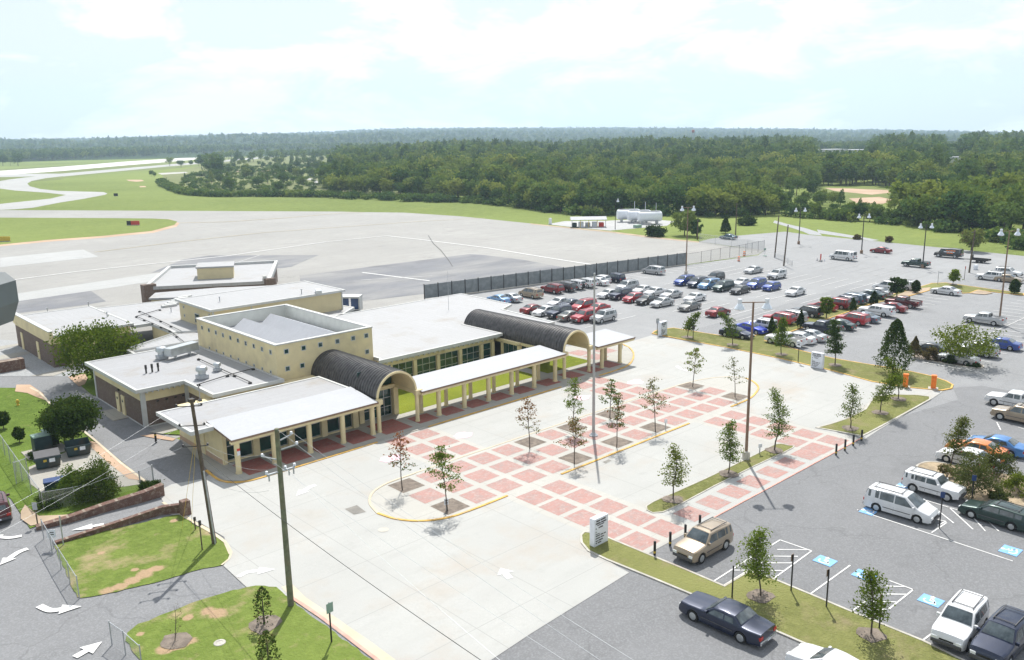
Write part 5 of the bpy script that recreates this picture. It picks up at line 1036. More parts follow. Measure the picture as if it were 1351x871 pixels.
# hedge and undergrowth
bush_me=[]
for sd in (1,2,3):
    rg2=np.random.default_rng(sd+80); P_=np.concatenate([np.array([rg2.normal()*.8,rg2.normal()*.8,.6+.5*rg2.random()])+rg2.normal(size=(16,3))*.45 for _ in range(10)]); P_=P_[P_[:,2]>0]; V,Q=leaf_geo(P_,.7,rg2,.1,.7); o=fast('shrub',V,Q,'forest'); bush_me.append(o.data); bpy.data.objects.remove(o)
hp=resamp(smoothp(GP([(213,241),(216,245),(228,251),(245,256.5),(262,258.5),(300,260),(340,259.5),(430,260.5)]),False,4),2.)
instance_mass('hedge_row',[(x+rg.random(),y+rg.random(),0) for x,y in hp],bush_me,'long curving clipped hedge bordering the airfield grass',[1.3+.5*rg.random() for _ in hp],cat='hedge')
pts=scatter([(436,258),(640,266),(760,281),(880,281),(1020,281),(1090,287),(1190,293),(1300,303),(1351,318),(1600,345),(1600,352),(1351,330),(1300,316),(1190,299),(1150,294),(1060,288),(1020,284.5),(940,287),(880,284.5),(830,285.5),(760,285.5),(640,270),(436,262)],4.2,rg,0,150,900)
instance_mass('undergrowth',[(x,y,0) for x,y in pts],bush_me,'tangled green undergrowth along the woodland foot',[.8+1.1*rg.random() for _ in pts],cat='undergrowth')
pts=scatter([(232,240),(262,226),(330,220),(430,216),(430,258),(300,257),(250,252)],9,rg,0)
instance_mass('scrub',[(x,y,0) for x,y in pts],bush_me,'low scattered scrub inside the hedge',[.5+.9*rg.random() for _ in pts],cat='scrub')
# ================================================================ vehicles
def lerp(a,b,t): return a+(b-a)*t
def interp(pts,x):
    if x<=pts[0][0]: return pts[0][1]
    for (a,ya),(b,yb) in zip(pts,pts[1:]):
        if a<=x<=b: return ya+(yb-ya)*(x-a)/(b-a) if b>a else yb
    return pts[-1][1]
# profile: top line from rear to front (x forward), belt height, wheel positions
SPEC={
'sedan':dict(L=4.7,W=1.8,top=[(-2.35,.62),(-2.28,.93),(-1.62,1.02),(-.95,1.36),(-.3,1.43),(.3,1.38),(1.05,.98),(2.15,.78),(2.35,.6)],cab=(-1.62,-.95,.3,1.05),belt=[(-2.35,.95),(1.1,.9)],wx=(1.4,-1.35),wr=.32,zb=.2,tum=.2,cuts=[-.42]),
'oldsedan':dict(L=5.4,W=1.95,top=[(-2.7,.6),(-2.66,.95),(-1.5,1.0),(-.98,1.38),(-.3,1.42),(.35,1.38),(.95,1.0),(2.55,.92),(2.7,.65)],cab=(-1.5,-.98,.35,.95),belt=[(-2.7,.96),(1,.93)],wx=(1.65,-1.5),wr=.35,zb=.24,tum=.16,cuts=[-.38]),
'wagon':dict(L=4.7,W=1.8,top=[(-2.35,.7),(-2.3,.98),(-1.95,1.38),(-.3,1.45),(.35,1.4),(1.05,.98),(2.15,.8),(2.35,.6)],cab=(-2.28,-1.95,.35,1.05),belt=[(-2.35,.97),(1.1,.9)],wx=(1.4,-1.3),wr=.32,zb=.2,tum=.18,cuts=[-.42,-1.4],rack=1),
'hatch':dict(L=4.2,W=1.75,top=[(-2.1,.65),(-2.02,.98),(-1.6,1.4),(-.3,1.5),(.3,1.46),(1.05,1.0),(1.95,.82),(2.1,.6)],cab=(-2.0,-1.6,.3,1.05),belt=[(-2.1,.99),(1.1,.93)],wx=(1.28,-1.25),wr=.31,zb=.2,tum=.18,cuts=[-.5]),
'suv':dict(L=4.7,W=1.87,top=[(-2.35,.7),(-2.3,1.1),(-2.1,1.68),(-.4,1.76),(.3,1.72),(.95,1.15),(2.2,1.0),(2.35,.7)],cab=(-2.28,-2.1,.3,.95),belt=[(-2.35,1.12),(1.1,1.07)],wx=(1.42,-1.35),wr=.37,zb=.32,tum=.17,cuts=[-.4,-1.32],rack=1),
'cherokee':dict(L=4.3,W=1.75,top=[(-2.15,.65),(-2.12,1.05),(-1.98,1.56),(-.3,1.62),(.4,1.6),(.82,1.1),(2.1,1.02),(2.15,.7)],cab=(-2.11,-1.98,.4,.82),belt=[(-2.15,1.06),(1.1,1.04)],wx=(1.32,-1.25),wr=.36,zb=.34,tum=.12,cuts=[-.32,-1.2],rack=1),
'jeep':dict(L=4.2,W=1.78,top=[(-2.1,.7),(-2.08,1.12),(-2.02,1.7),(-.3,1.74),(.35,1.72),(.72,1.15),(1.9,1.08),(2.05,.75)],cab=(-2.07,-2.02,.35,.72),belt=[(-2.1,1.12),(1.1,1.1)],wx=(1.28,-1.22),wr=.38,zb=.36,tum=.1,cuts=[-.35,-1.25],spare=1,rack=1),
'minivan':dict(L=4.95,W=1.92,top=[(-2.47,.7),(-2.42,1.05),(-2.2,1.66),(-.4,1.76),(.55,1.7),(1.5,1.08),(2.3,.85),(2.47,.6)],cab=(-2.4,-2.2,.55,1.5),belt=[(-2.47,1.06),(1.5,.98)],wx=(1.5,-1.45),wr=.33,zb=.22,tum=.2,cuts=[-.2,-1.3],rack=1),
'van':dict(L=5.7,W=2.0,top=[(-2.85,.7),(-2.82,1.2),(-2.75,2.02),(-.4,2.1),(1.35,2.04),(1.85,1.2),(2.7,1.05),(2.85,.7)],cab=(-2.81,-2.75,1.35,1.85),belt=[(-2.85,1.22),(1.9,1.17)],wx=(1.85,-1.6),wr=.38,zb=.34,tum=.14,cuts=[.72,-.3,-1.4]),
'pickup':dict(L=5.4,W=1.9,top=[(-2.7,.8),(-2.69,1.13),(-.78,1.15),(-.7,1.7),(-.2,1.74),(.55,1.7),(1.05,1.16),(2.5,1.05),(2.7,.75)],cab=(-.79,-.7,.55,1.05),belt=[(-2.7,1.16),(1.1,1.12)],wx=(1.75,-1.55),wr=.38,zb=.38,tum=.15,cuts=[.0],bed=(-2.62,-.86)),
'pickup_cap':dict(L=5.3,W=1.85,top=[(-2.65,.8),(-2.63,1.1),(-2.6,1.62),(-.8,1.64),(-.7,1.64),(-.2,1.68),(.5,1.64),(1.0,1.12),(2.45,1.03),(2.65,.75)],cab=(-2.62,-2.6,.5,1.0),belt=[(-2.65,1.12),(1.1,1.1)],wx=(1.7,-1.5),wr=.37,zb=.38,tum=.13,cuts=[-.12,-.74]),
}
VKIND={'sedan':'sedan','oldsedan':'sedan','wagon':'station wagon','hatch':'hatchback','suv':'suv','cherokee':'suv','jeep':'suv','minivan':'minivan','van':'van','pickup':'pickup truck','pickup_cap':'pickup truck'}
VNAME={'sedan':'sedan_car','oldsedan':'sedan_car','wagon':'station_wagon','hatch':'hatchback_car','suv':'suv_car','cherokee':'suv_car','jeep':'suv_car','minivan':'minivan','van':'passenger_van','pickup':'pickup_truck','pickup_cap':'pickup_truck'}
def make_car(t):
    s=SPEC[t]; L_,W=s['L'],s['W']; hw=W/2; top=s['top']; belt=s['belt']; wr=s['wr']; cr_,rr_,rf,cf=s['cab']; zroof=max(z for _,z in top)
    root=empty(VNAME[t],(0,0,-50),'x','car',w=False)
    xs=set(x for x,_ in top)
    for wx in s['wx']:
        for k in range(9): xs.add(round(wx+(wr+.07)*math.cos(math.pi*k/8),4))
        xs.add(wx+wr+.075);xs.add(wx-wr-.075)
    xs|={(a+b)/2 for (a,_),(b,_) in zip(top,top[1:])}
    xs=sorted(x for x in xs if -L_/2<=x<=L_/2)
    def yw(x): 
        e=abs(x)/(L_/2); return hw*(1-.13*max(0,(e-.72)/.28)**1.8)
    def side_y(x,z):
        bz=interp(belt,x); w_=yw(x)*.965
        return w_-(z-bz)/(zroof-bz)*s['tum'] if z>bz else w_
    q=MB(); vs=[];fs=[]; N=11
    for x in xs:
        zt=interp(top,x); bz=min(interp(belt,x),zt-.05); zb=s['zb']+(.06 if abs(x)>L_/2-.12 else 0)
        for wx in s['wx']:
            d=abs(x-wx)
            if d<wr+.07: zb=max(zb,wr+math.sqrt((wr+.07)**2-d*d)-.01)
        bz=max(bz,zb+.05); w_=yw(x); ye=side_y(x,zt-.05)
        half=[(0,zb),(w_*.9,zb),(w_*.985,zb+.0),(w_,zb+(bz-zb)*.45),(w_*.985,bz-.05 if bz-.05>zb+(bz-zb)*.45 else bz-.01),(w_*.965,bz),(max(ye,.3),max(zt-.05,bz+.001)),(max(ye-.05,.25),zt-.012),(max(ye-.14,.2),zt+.006),(ye*.45,zt+.028),(0,zt+.034)]
        ring=half+[(-y,z) for y,z in half[-2:0:-1]]
        vs+=[(x,y,z) for y,z in ring]; n=len(ring)
    for i in range(len(xs)-1):
        for j in range(n): k=(j+1)%n; fs.append((i*n+j,i*n+k,(i+1)*n+k,(i+1)*n+j))
    fs+=[tuple(range(n))[::-1],tuple(range((len(xs)-1)*n,len(xs)*n))]
    q.add(vs,fs); body=q.build('body','rubber',root,28)
    if s.get('bed'):
        a,b=s['bed']; q=MB(); z=1.165; q.box(a,-hw*.8,z,b,hw*.8,z+.012); q.build('bed_floor','grey_plastic',body)
        q=MB()
        for y in (-hw*.93,hw*.86): q.box(a,y,z-.02,b,y+hw*.07,z+.09)
        q.box(a-.03,-hw*.86,z-.02,a+.05,hw*.86,z+.09); q.build('bed_rail','rubber',root)
    # glass
    def patch(xa,xb,sa,sb,name,off=.012):
        """windscreen or rear window following the roof line between two stations"""
        g=MB(); vs=[];n=7
        for i in range(4):
            x=lerp(xa,xb,i/3); zt=interp(top,x); w_=side_y(x,zt-.05)-lerp(sa,sb,i/3)
            for j in range(n):
                y=lerp(-w_,w_,j/(n-1)); e=abs(y)/w_; vs.append((x+(off if xb<xa else -off)*0,y,zt+.034-.012*e*e+off))
        g.add(vs,[(i*n+j,i*n+j+1,(i+1)*n+j+1,(i+1)*n+j) if xa<xb else (i*n+j,(i+1)*n+j,(i+1)*n+j+1,i*n+j+1) for i in range(3) for j in range(n-1)]); g.build(name,'carglass',root,60)
    patch(lerp(cf,rf,.07),lerp(cf,rf,.93),.1,.12,'windshield')
    if rr_-cr_>.25: patch(lerp(cr_,rr_,.1),lerp(cr_,rr_,.93),.12,.14,'rear_window')
    else:
        g=MB(); zb_=interp(belt,cr_)+.1; zt_=interp(top,rr_)-.14; y0=side_y(cr_,zb_)-.16; xa=lerp(cr_,rr_,.25)-.06; xb=lerp(cr_,rr_,.85)-.05
        g.add([(xa-.02,-y0,zb_),(xa-.02,y0,zb_),(xb-.03,y0-.08,zt_),(xb-.03,-y0+.08,zt_)],[(0,3,2,1)]); g.add([(xa+.05,-y0,zb_),(xa+.05,y0,zb_),(xb+.04,y0-.08,zt_),(xb+.04,-y0+.08,zt_)],[(0,1,2,3)]); g.build('rear_window','carglass',root)
    cuts=[lerp(cf,rf,.22)-.12]+s['cuts']+[(cr_+rr_)/2+(.18 if rr_-cr_>.25 else .12)]
    for sd in (1,-1):
        for k in range(len(cuts)-1):
            a,b=cuts[k]-.045,cuts[k+1]+.045; zb_=interp(belt,(a+b)/2)+.05; zt_=zroof-.15
            at,bt=a,b
            if k==0: at=min(a,rf-.06)
            if k==len(cuts)-2 and rr_-cr_>.25: bt=max(b,rr_+.05)
            g=MB(); P_=[(a,zb_),(b,zb_),(bt,min(zt_,interp(top,bt)-.1)),(at,min(zt_,interp(top,at)-.1))]
            V_=[(x,sd*(side_y(x,z)+.012),z) for x,z in P_]+[(x,sd*(side_y(x,z)-.03),z) for x,z in P_]
            g.add(V_,[(0,1,2,3) if sd>0 else (3,2,1,0)]+[(i,4+i,4+(i+1)%4,(i+1)%4) if sd>0 else ((i+1)%4,4+(i+1)%4,4+i,i) for i in range(4)]); g.build('side_window','carglass',root)
        g=MB(); zs_=s['zb']+.22
        for xc in cuts[:-1] if t not in('pickup','pickup_cap') else cuts[:2]:
            for za,zc in ((zs_,.45),(.45,.68),(.68,interp(belt,xc)-.02)):
                ya=yw(xc)*(1.001 if za<.6 else .995); yb=yw(xc)*(1.0 if zc<.6 else .985 if zc<.8 else .967)
                g.add([(xc-.011,sd*(ya+.003),za),(xc+.011,sd*(ya+.003),za),(xc+.011,sd*(yb+.004),zc),(xc-.011,sd*(yb+.004),zc)],[(0,1,2,3) if sd<0 else (3,2,1,0)])
        g.build('door_seam','black',root)
        # door mirror, door handle strip
        g=MB(); xm=lerp(cf,rf,.2)-.1; zm=interp(belt,xm)+.08; ym=sd*side_y(xm,zm); g.bev(xm-.07,min(ym,ym+sd*.2),zm-.04,xm+.07,max(ym,ym+sd*.2),zm+.12,.02); g.build('mirror','rubber',root)
        g=MB(); zs=s['zb']+.3; w_=hw+.004; g.box(s['wx'][1]+wr+.15,min(sd*(w_-.03),sd*(w_+.012)),zs,s['wx'][0]-wr-.15,max(sd*(w_-.03),sd*(w_+.012)),zs+.05); g.build('side_moulding','grey_plastic',root)
        for wx in s['wx']:
            g=MB(); y0=sd*(hw-.2); y1=sd*(hw-.012); g.cyl((wx,y0,wr),(wx,y1,wr),wr,n=20); wh=g.build('wheel','rubber',root,40)
            g=MB(); g.cyl((wx,y1,wr),(wx,y1+sd*.012,wr),wr*.64,wr*.58,14); g.build('rim','alu',wh)
        g=MB(); zf=interp(top,L_/2)+.02; y0=sd*hw*.5; y1=sd*hw*.84; g.bev(L_/2-.2,min(y0,y1),zf-.12,L_/2+.015,max(y0,y1),zf+.05,.03); g.build('headlight','head_light',root)
        g=MB(); zf=min(interp(belt,-L_/2),interp(top,-L_/2+.02))-.02; y0=sd*hw*.58; y1=sd*hw*.885; g.bev(-L_/2-.02,min(y0,y1),zf-.14,-L_/2+.14,max(y0,y1),zf+.06,.02); g.build('tail_light','red_light',root)
    zbm=s['zb']+.08
    g=MB(); g.bev(L_/2-.14,-hw*.86,zbm,L_/2+.06,hw*.86,zbm+.2,.05); g.build('front_bumper','chrome' if t=='oldsedan' else 'grey_plastic',root); g=MB(); g.bev(-L_/2-.06,-hw*.86,zbm,-L_/2+.14,hw*.86,zbm+.2,.05); rb=g.build('rear_bumper','chrome' if t=='oldsedan' else 'grey_plastic',root)
    g=MB(); g.box(L_/2-.05,-hw*.4,zbm+.22,L_/2+.012,hw*.4,interp(top,L_/2)+.02); g.build('grille','black',root)
    g=MB(); g.box(-L_/2-.075,-.16,zbm+.05,-L_/2-.06,.16,zbm+.16); g.build('number_plate','signwhite',rb)
    if s.get('rack'):
        g=MB()
        for y in (-.55,.55): g.box(rr_+.25,y-.02,zroof+.03,rf-.25,y+.02,zroof+.075)
        for k in range(2): x=lerp(rr_+.4,rf-.4,k); g.box(x-.02,-.53,zroof+.045,x+.02,.53,zroof+.07)
        g.build('roof_rack','grey_plastic',root)
    if s.get('spare'): g=MB(); g.cyl((-L_/2-.02,.1,.85),(-L_/2-.2,.1,.85),.34,n=18); g.build('spare_wheel','rubber',root,40)
    return root
COL={'white':(.72,.73,.74),'silver':(.48,.49,.5),'grey':(.2,.2,.19),'dark grey':(.09,.09,.095),'black':(.012,.013,.015),'navy':(.012,.02,.05),'blue':(.03,.07,.3),'bright blue':(.02,.05,.45),'light blue':(.2,.36,.6),'red':(.42,.02,.03),'dark red':(.2,.012,.015),'maroon':(.09,.012,.015),'tan':(.36,.29,.21),'dark green':(.012,.04,.035),'blue grey':(.13,.18,.23),'teal':(.03,.09,.12),'orange':(.7,.22,.04),'pale blue':(.08,.24,.55)}
for k_,c_ in COL.items(): paint('paint_'+k_,c_,.0 if k_ in('white','red','black','orange') else .35)
PROTO={}
CARS=[
 (103.54,106.67,'minivan',90,'tan','tan minivan between silver sedan and dark red suv, screen fence row'),
 (109.14,106.81,'suv',90,'dark red','dark red suv between tan minivan and dark grey suv, screen fence row'),
 (112.11,106.49,'suv',90,'dark grey','dark grey suv between dark red suv and white boxy suv, screen fence row'),
 (114.87,106.52,'jeep',90,'white','white boxy suv between dark grey suv and white suv, screen fence row'),
 (117.66,106.34,'suv',90,'white','white suv between white boxy suv and white hatchback, screen fence row'),
 (123.31,107.50,'hatch',90,'white','white hatchback between white suv and white sedan, screen fence row'),
 (121.01,106.22,'sedan',90,'white','white sedan between white hatchback and navy suv, screen fence row'),
 (125.71,106.23,'suv',90,'navy','navy suv between white sedan and silver minivan, screen fence row'),
 (96.16,107.06,'sedan',90,'light blue','light blue sedan at the left end, beside silver sedan, screen fence row'),
 (98.46,106.55,'sedan',90,'silver','silver sedan between light blue sedan and tan minivan, screen fence row'),
 (138.31,106.48,'minivan',90,'silver','silver minivan at the right end, beside navy suv, screen fence row'),
 (94.23,96.51,'sedan',0,'dark red','dark red sedan at the left end, beside white sedan, nearest row behind the vault'),
 (94.32,93.90,'sedan',180,'white','white sedan between dark red sedan and navy suv, nearest row behind the vault'),
 (94.64,91.16,'suv',180,'navy','navy suv between white sedan and grey sedan, nearest row behind the vault'),
 (94.49,88.47,'sedan',0,'grey','grey sedan between navy suv and red suv, nearest row behind the vault'),
 (95.01,86.17,'suv',180,'red','red suv between grey sedan and silver suv, nearest row behind the vault'),
 (96.86,83.87,'suv',180,'silver','silver suv at the right end, beside red suv, nearest row behind the vault'),
 (100.95,97.23,'sedan',180,'white','white sedan at the left end, beside navy sedan, second row behind the vault'),
 (101.20,94.87,'sedan',180,'navy','navy sedan between white sedan and red minivan, second row behind the vault'),
 (101.37,91.97,'minivan',180,'red','red minivan between navy sedan and red sedan, second row behind the vault'),
 (101.63,89.21,'sedan',180,'red','red sedan at the right end, beside red minivan, second row behind the vault'),
 (112.52,96.28,'sedan',180,'white','white sedan at the left end, beside navy suv, front middle row'),
 (113.00,93.98,'suv',180,'navy','navy suv between white sedan and red hatchback, front middle row'),
 (112.35,90.66,'hatch',180,'red','red hatchback between navy suv and black sedan, front middle row'),
 (112.54,87.90,'sedan',180,'black','black sedan between red hatchback and silver sedan, front middle row'),
 (112.59,84.70,'sedan',180,'silver','silver sedan at the right end, beside black sedan, front middle row'),
 (120.46,98.58,'minivan',180,'silver','silver minivan at the left end, beside white sedan, back middle row'),
 (119.66,94.37,'sedan',180,'white','white sedan between silver minivan and white sedan, back middle row'),
 (119.46,91.48,'sedan',180,'white','white sedan between white sedan and silver sedan, back middle row'),
 (119.50,87.96,'sedan',180,'silver','silver sedan between white sedan and white sedan, back middle row'),
 (119.65,83.16,'sedan',180,'white','white sedan at the right end, beside silver sedan, back middle row'),
 (112.96,79.49,'sedan',180,'grey','grey sedan behind the first small oak of the grass strip'),
 (112.32,73.63,'sedan',0,'dark red','dark red sedan alone between the middle rows and grass strip'),
 (132.04,94.19,'minivan',180,'blue','blue minivan at the left end, beside navy minivan, minivan row'),
 (131.80,91.14,'minivan',180,'navy','navy minivan between blue minivan and light blue minivan, minivan row'),
 (131.77,88.50,'minivan',180,'light blue','light blue minivan between navy minivan and dark green minivan, minivan row'),
 (131.60,85.42,'minivan',180,'dark green','dark green minivan between light blue minivan and black sedan, minivan row'),
 (131.17,81.59,'sedan',180,'black','black sedan at the right end, beside dark green minivan, minivan row'),
 (137.85,82.38,'minivan',180,'blue','blue minivan between white sedan and blue hatchback, row behind the minivans'),
 (137.70,79.26,'hatch',180,'blue','blue hatchback at the right end, beside blue minivan, row behind the minivans'),
 (138.68,91.94,'suv',180,'black','black suv at the left end, beside white sedan, row behind the minivans'),
 (137.98,85.56,'sedan',180,'white','white sedan between black suv and blue minivan, row behind the minivans'),
 (152.53,92.03,'sedan',180,'silver','silver sedan alone, upper middle of the open lot'),
 (149.68,85.09,'suv',180,'white','white suv alone, right of the silver sedan in the open lot'),
 (136.12,73.64,'sedan',180,'white','white sedan alone, right of the blue hatchback row'),
 (101.59,63.46,'sedan',-90,'navy',"navy sedan at the left end, beside blue sedan, strip's upper side"),
 (105.64,63.67,'sedan',-90,'bright blue',"blue sedan between navy sedan and white boxy suv, strip's upper side"),
 (108.08,63.37,'jeep',90,'white',"white boxy suv between blue sedan and red suv, strip's upper side"),
 (113.64,63.86,'suv',90,'red',"red suv between white boxy suv and silver minivan, strip's upper side"),
 (116.35,63.46,'minivan',90,'silver',"silver minivan between red suv and black suv, strip's upper side"),
 (121.15,63.39,'suv',90,'black',"black suv between silver minivan and red sedan, strip's upper side"),
 (102.29,56.38,'pickup',90,'white',"white pickup at the left end, beside white sedan, strip's lower side"),
 (104.73,55.90,'sedan',90,'white',"white sedan between white pickup and silver sedan, strip's lower side"),
 (107.13,55.50,'sedan',90,'silver',"silver sedan between white sedan and navy pickup, strip's lower side"),
 (112.60,56.44,'pickup',90,'navy',"navy pickup between silver sedan and dark green sedan, strip's lower side"),
 (116.19,55.86,'sedan',90,'dark green',"dark green sedan between navy pickup and red suv, strip's lower side"),
 (120.65,55.87,'suv',90,'red',"red suv between dark green sedan and blue grey sedan, strip's lower side"),
 (123.44,55.56,'sedan',90,'blue grey',"blue grey sedan between red suv and white capped pickup, strip's lower side"),
 (128.89,56.02,'pickup_cap',90,'white',"white capped pickup between blue grey sedan and dark red sedan, strip's lower side"),
 (133.53,55.80,'sedan',90,'dark red',"dark red sedan between white capped pickup and maroon pickup, strip's lower side"),
 (138.20,55.86,'pickup',90,'maroon',"maroon pickup at the right end, beside dark red sedan, strip's lower side"),
 (126.99,63.97,'sedan',90,'red',"red sedan between black suv and dark red suv, strip's upper side"),
 (130.08,63.21,'suv',90,'dark red',"dark red suv between red sedan and navy suv, strip's upper side"),
 (132.91,63.36,'suv',90,'navy',"navy suv between dark red suv and blue grey minivan, strip's upper side"),
 (135.57,63.41,'minivan',90,'blue grey',"blue grey minivan between navy suv and white sedan, strip's upper side"),
 (137.87,63.01,'sedan',90,'white',"white sedan between blue grey minivan and dark green sedan, strip's upper side"),
 (141.80,62.83,'sedan',90,'dark green',"dark green sedan between white sedan and silver sedan, strip's upper side"),
 (144.91,63.04,'sedan',90,'silver',"silver sedan between dark green sedan and white minivan, strip's upper side"),
 (151.21,64.02,'minivan',90,'white',"white minivan between silver sedan and white suv, strip's upper side"),
 (153.51,62.69,'suv',90,'white',"white suv at the right end, beside white minivan, strip's upper side"),
 (181.39,87.28,'van',90,'white','white passenger van alone in the far open lot'),
 (197.56,85.97,'sedan',90,'dark red','dark red sedan at the far edge of the open lot'),
 (181.49,71.48,'pickup',90,'dark green','dark green pickup truck beside a thin lamp post'),
 (199.82,71.77,'van',90,'black','black van with orange lettering, towing a trailer'),
 (174.17,54.70,'suv',90,'white','white suv left of the tall brown lamp pole, facing left'),
 (180.59,53.59,'suv',-90,'white','white suv behind the tall brown lamp pole, facing right'),
 (174.09,51.50,'sedan',-90,'tan','tan sedan half hidden behind the white suv near the lamp'),
 (153.90,55.16,'sedan',90,'white','white coupe at the bend of the grass strip'),
 (133.54,42.08,'pickup',90,'silver','silver crew-cab pickup behind the tall brown lamp base'),
 (119.59,35.43,'sedan',90,'blue','blue sedan right of the pale spreading tree'),
 (110.67,40.89,'sedan',90,'black','black car behind the leaning bronze shrub'),
 (108.27,36.63,'sedan',90,'silver','silver sedan in front, under the pale spreading tree'),
 (113.83,36.26,'suv',90,'silver','silver suv behind the silver sedan, under the pale tree'),
 (197.91,127.43,'sedan',90,'teal','teal car parked by the woodland corner of the lot'),
 (89.68,24.21,'suv',90,'tan','tan suv cut by the right photo edge'),
 (94.12,25.90,'pickup',90,'white','white pickup cut by the right photo edge, behind the tan suv'),
 (79.68,23.00,'sedan',90,'pale blue','bright blue sedan behind the orange car'),
 (77.38,23.87,'sedan',90,'orange','orange car between a blue and a white car, behind shrubs'),
 (74.66,23.64,'sedan',90,'white','white sedan nearest the shrub island tip, beside the orange car'),
 (66.36,23.24,'cherokee',-90,'white','white boxy suv with roof rack beside the tan shrub island'),
 (61.06,23.52,'minivan',-90,'white','long white minivan in the disabled bay nearest the plaza'),
 (64.60,18.13,'wagon',90,'dark green','dark green station wagon beside the hatched bay at the right edge'),
 (45.60,30.33,'suv',180,'tan','tan suv with roof rack parked by the four left bollards'),
 (38.98,24.20,'oldsedan',90,'navy','long dark chrome-bumpered sedan driving along the lower kerb'),
 (47.71,14.54,'suv',180,'white','white suv with roof rack facing the grass at the lower right corner'),
 (47.61,12.36,'suv',180,'navy','dark navy suv at the lower right corner, beside the white suv'),
]
for t_ in SPEC: PROTO[t_]=make_car(t_)
reg(None); used=set()
def place_car(X,Y,t,head,col,label,i):
    if t not in used: o=PROTO[t]; used.add(t)
    else: o=dup(PROTO[t])
    n=i*37%7; o.location=(X,Y,.055 if X>20 else .05); o.rotation_euler=(0,0,R(head+(n-3)*.8)); tag(o,label,'van' if t=='van' else 'pickup truck' if 'pickup' in t else 'minivan' if t=='minivan' else 'car','vehicles in the car parks')
    return o
placed=[]
for i,(X,Y,t,h,c,l) in enumerate(CARS): placed.append((place_car(X,Y,t,h,c,l,i),c))
xx,yy=G(-6,668,.8); placed.append((place_car(xx,yy,'suv',80,'maroon','maroon suv cut by the left photo edge, beside the chain-link fence',3),'maroon'))
xx,yy=G(1100,884,.6); placed.append((place_car(xx,yy,'sedan',88,'white','white sedan cut by the bottom photo edge, behind the long dark sedan',4),'white'))
PAINTED={'body','mirror','bed_rail'}
bykid={}
for o in bpy.data.objects:
    if o.parent: bykid.setdefault(o.parent.name,[]).append(o)
MODERN={'sedan','hatch','minivan','wagon'}
for (o,c) in placed:
    for k in bykid.get(o.name,[]):
        b=k.name.split('.')[0]
        if b in PAINTED or (b in('front_bumper','rear_bumper') and c not in('dark green',) and 'van' not in o.name and 'suv' not in o.name and k.data.materials[0].name=='grey_plastic') or (b in('front_bumper','rear_bumper') and 'minivan' in o.name and c!='white'):
            k.material_slots[0].link='OBJECT'; k.material_slots[0].material=MT['paint_'+c]
for t_ in SPEC:
    if t_ not in used: bpy.data.objects.remove(PROTO[t_])
# lettering on the black van: unreadable orange and white lines, as the photograph shows them
bv=[o for o,c in placed if 'orange lettering' in o['label']][0]
for zz,mat_,ws,x0 in ((1.62,'orange',(.5,.22,.62,.3),.3),(1.32,'signwhite',(.7,.35,.5,.4),.75),(1.1,'orange',(.4,.3,.35),.1)):
    x=x0; 
    for w_ in ws:
        q=MB(); yv=-.0; 
        for sd in (1,-1):
            y=sd*(1.0*.965-(zz-1.2)/(2.1-1.2)*.14*(zz>1.2)+.03); q.box(x-w_,min(y,y+sd*.01),zz-.09,x,max(y,y+sd*.01),zz+.09)
        q.build('lettering',mat_,bv); x-=w_+.09
# trailer
x,y=G(1291,343.5,.5); TR=empty('flatbed_trailer',(x,y,.06),'low black flatbed trailer hitched behind the black van','trailer',w=False,rz=R(90))
q=MB(); q.box(-2.2,-.9,.5,1.4,.9,.62).box(-2.2,-.92,.62,1.4,-.86,.85).box(-2.2,.86,.62,1.4,.92,.85).box(1.34,-.9,.62,1.4,.9,1.5); q.build('bed','blackmetal',TR)
q=MB(); q.tube([(1.4,-.7,.5),(3.2,0,.5)],.05,6); q.build('drawbar','blackmetal',TR); q=MB(); q.tube([(1.4,.7,.5),(3.2,0,.5)],.05,6); q.build('drawbar','blackmetal',TR)
for sx in (-.9,-.1):
    for sy in (-1,1): q=MB(); q.cyl((sx,sy*1.1,.33),(sx,sy*.92,.33),.33,n=16); q.build('wheel','rubber',TR)
# ================================================================ lamps, poles, wires
def lamp(base,top,label,group='tall car park lamps',heads=2,mat='bronze',rz=0,foot=True,r=.11):
    x,y=G(*base); h=HT(base[0],base[1],top); t=empty('lamp_post',(x,y,.05),label,'lamp post',group,rz=rz,w=False)
    q=MB(); q.cyl((0,0,0),(0,0,h),r*1.25,r*.75,12); q.build('pole',mat,t,True)
    if foot: q=MB(); q.cyl((0,0,0),(0,0,.75),.33,n=20).cyl((0,0,.75),(0,0,.8),.33,.2,20); q.build('footing','kerb' if foot==1 else 'bronze',t,True)
    if heads:
        L_=1.15; q=MB(); q.tube([(-L_,0,h-.05),(L_,0,h-.05)] if heads==2 else [(0,0,h-.05),(L_,0,h-.05)],.045,6); q.build('arm',mat,t)
        for s in ((-1,1) if heads==2 else (1,)):
            q=MB(); q.lathe([(.1,.32),(.17,.3),(.17,-.1),(.2,-.12)],18,(s*L_,0,h-.05)); hd=q.build('lamp_housing','signwhite',t,True)
            q=MB(); q.lathe([(.2,-.1),(.44,-.5),(.43,-.56),(.3,-.66),(.02,-.7)],20,(s*L_,0,h-.05)); q.build('lamp_shade','lampglass',hd,True)
    return t
lamp((984,607),399,'tall brown lamp post with two bell shades on the plaza grass strip',rz=R(-43))
lamp((1318,427),305,'tall brown lamp post with two bell shades beside the silver pickup',rz=R(-47),foot=2); lamp((905,363),274,'tall brown lamp post with two bell shades at the end of the screen fence',rz=R(-43))
lamp((1053.6,322.4),276,'leftmost double lamp post along the far lot edge',rz=R(-43),foot=2,mat='blackmetal'); lamp((1136.4,334.7),284,'double lamp post beyond the white passenger van',rz=R(-43),foot=2,mat='blackmetal'); lamp((1217,354),297,'double lamp post beside the dark green pickup',rz=R(-43),foot=2,mat='blackmetal')
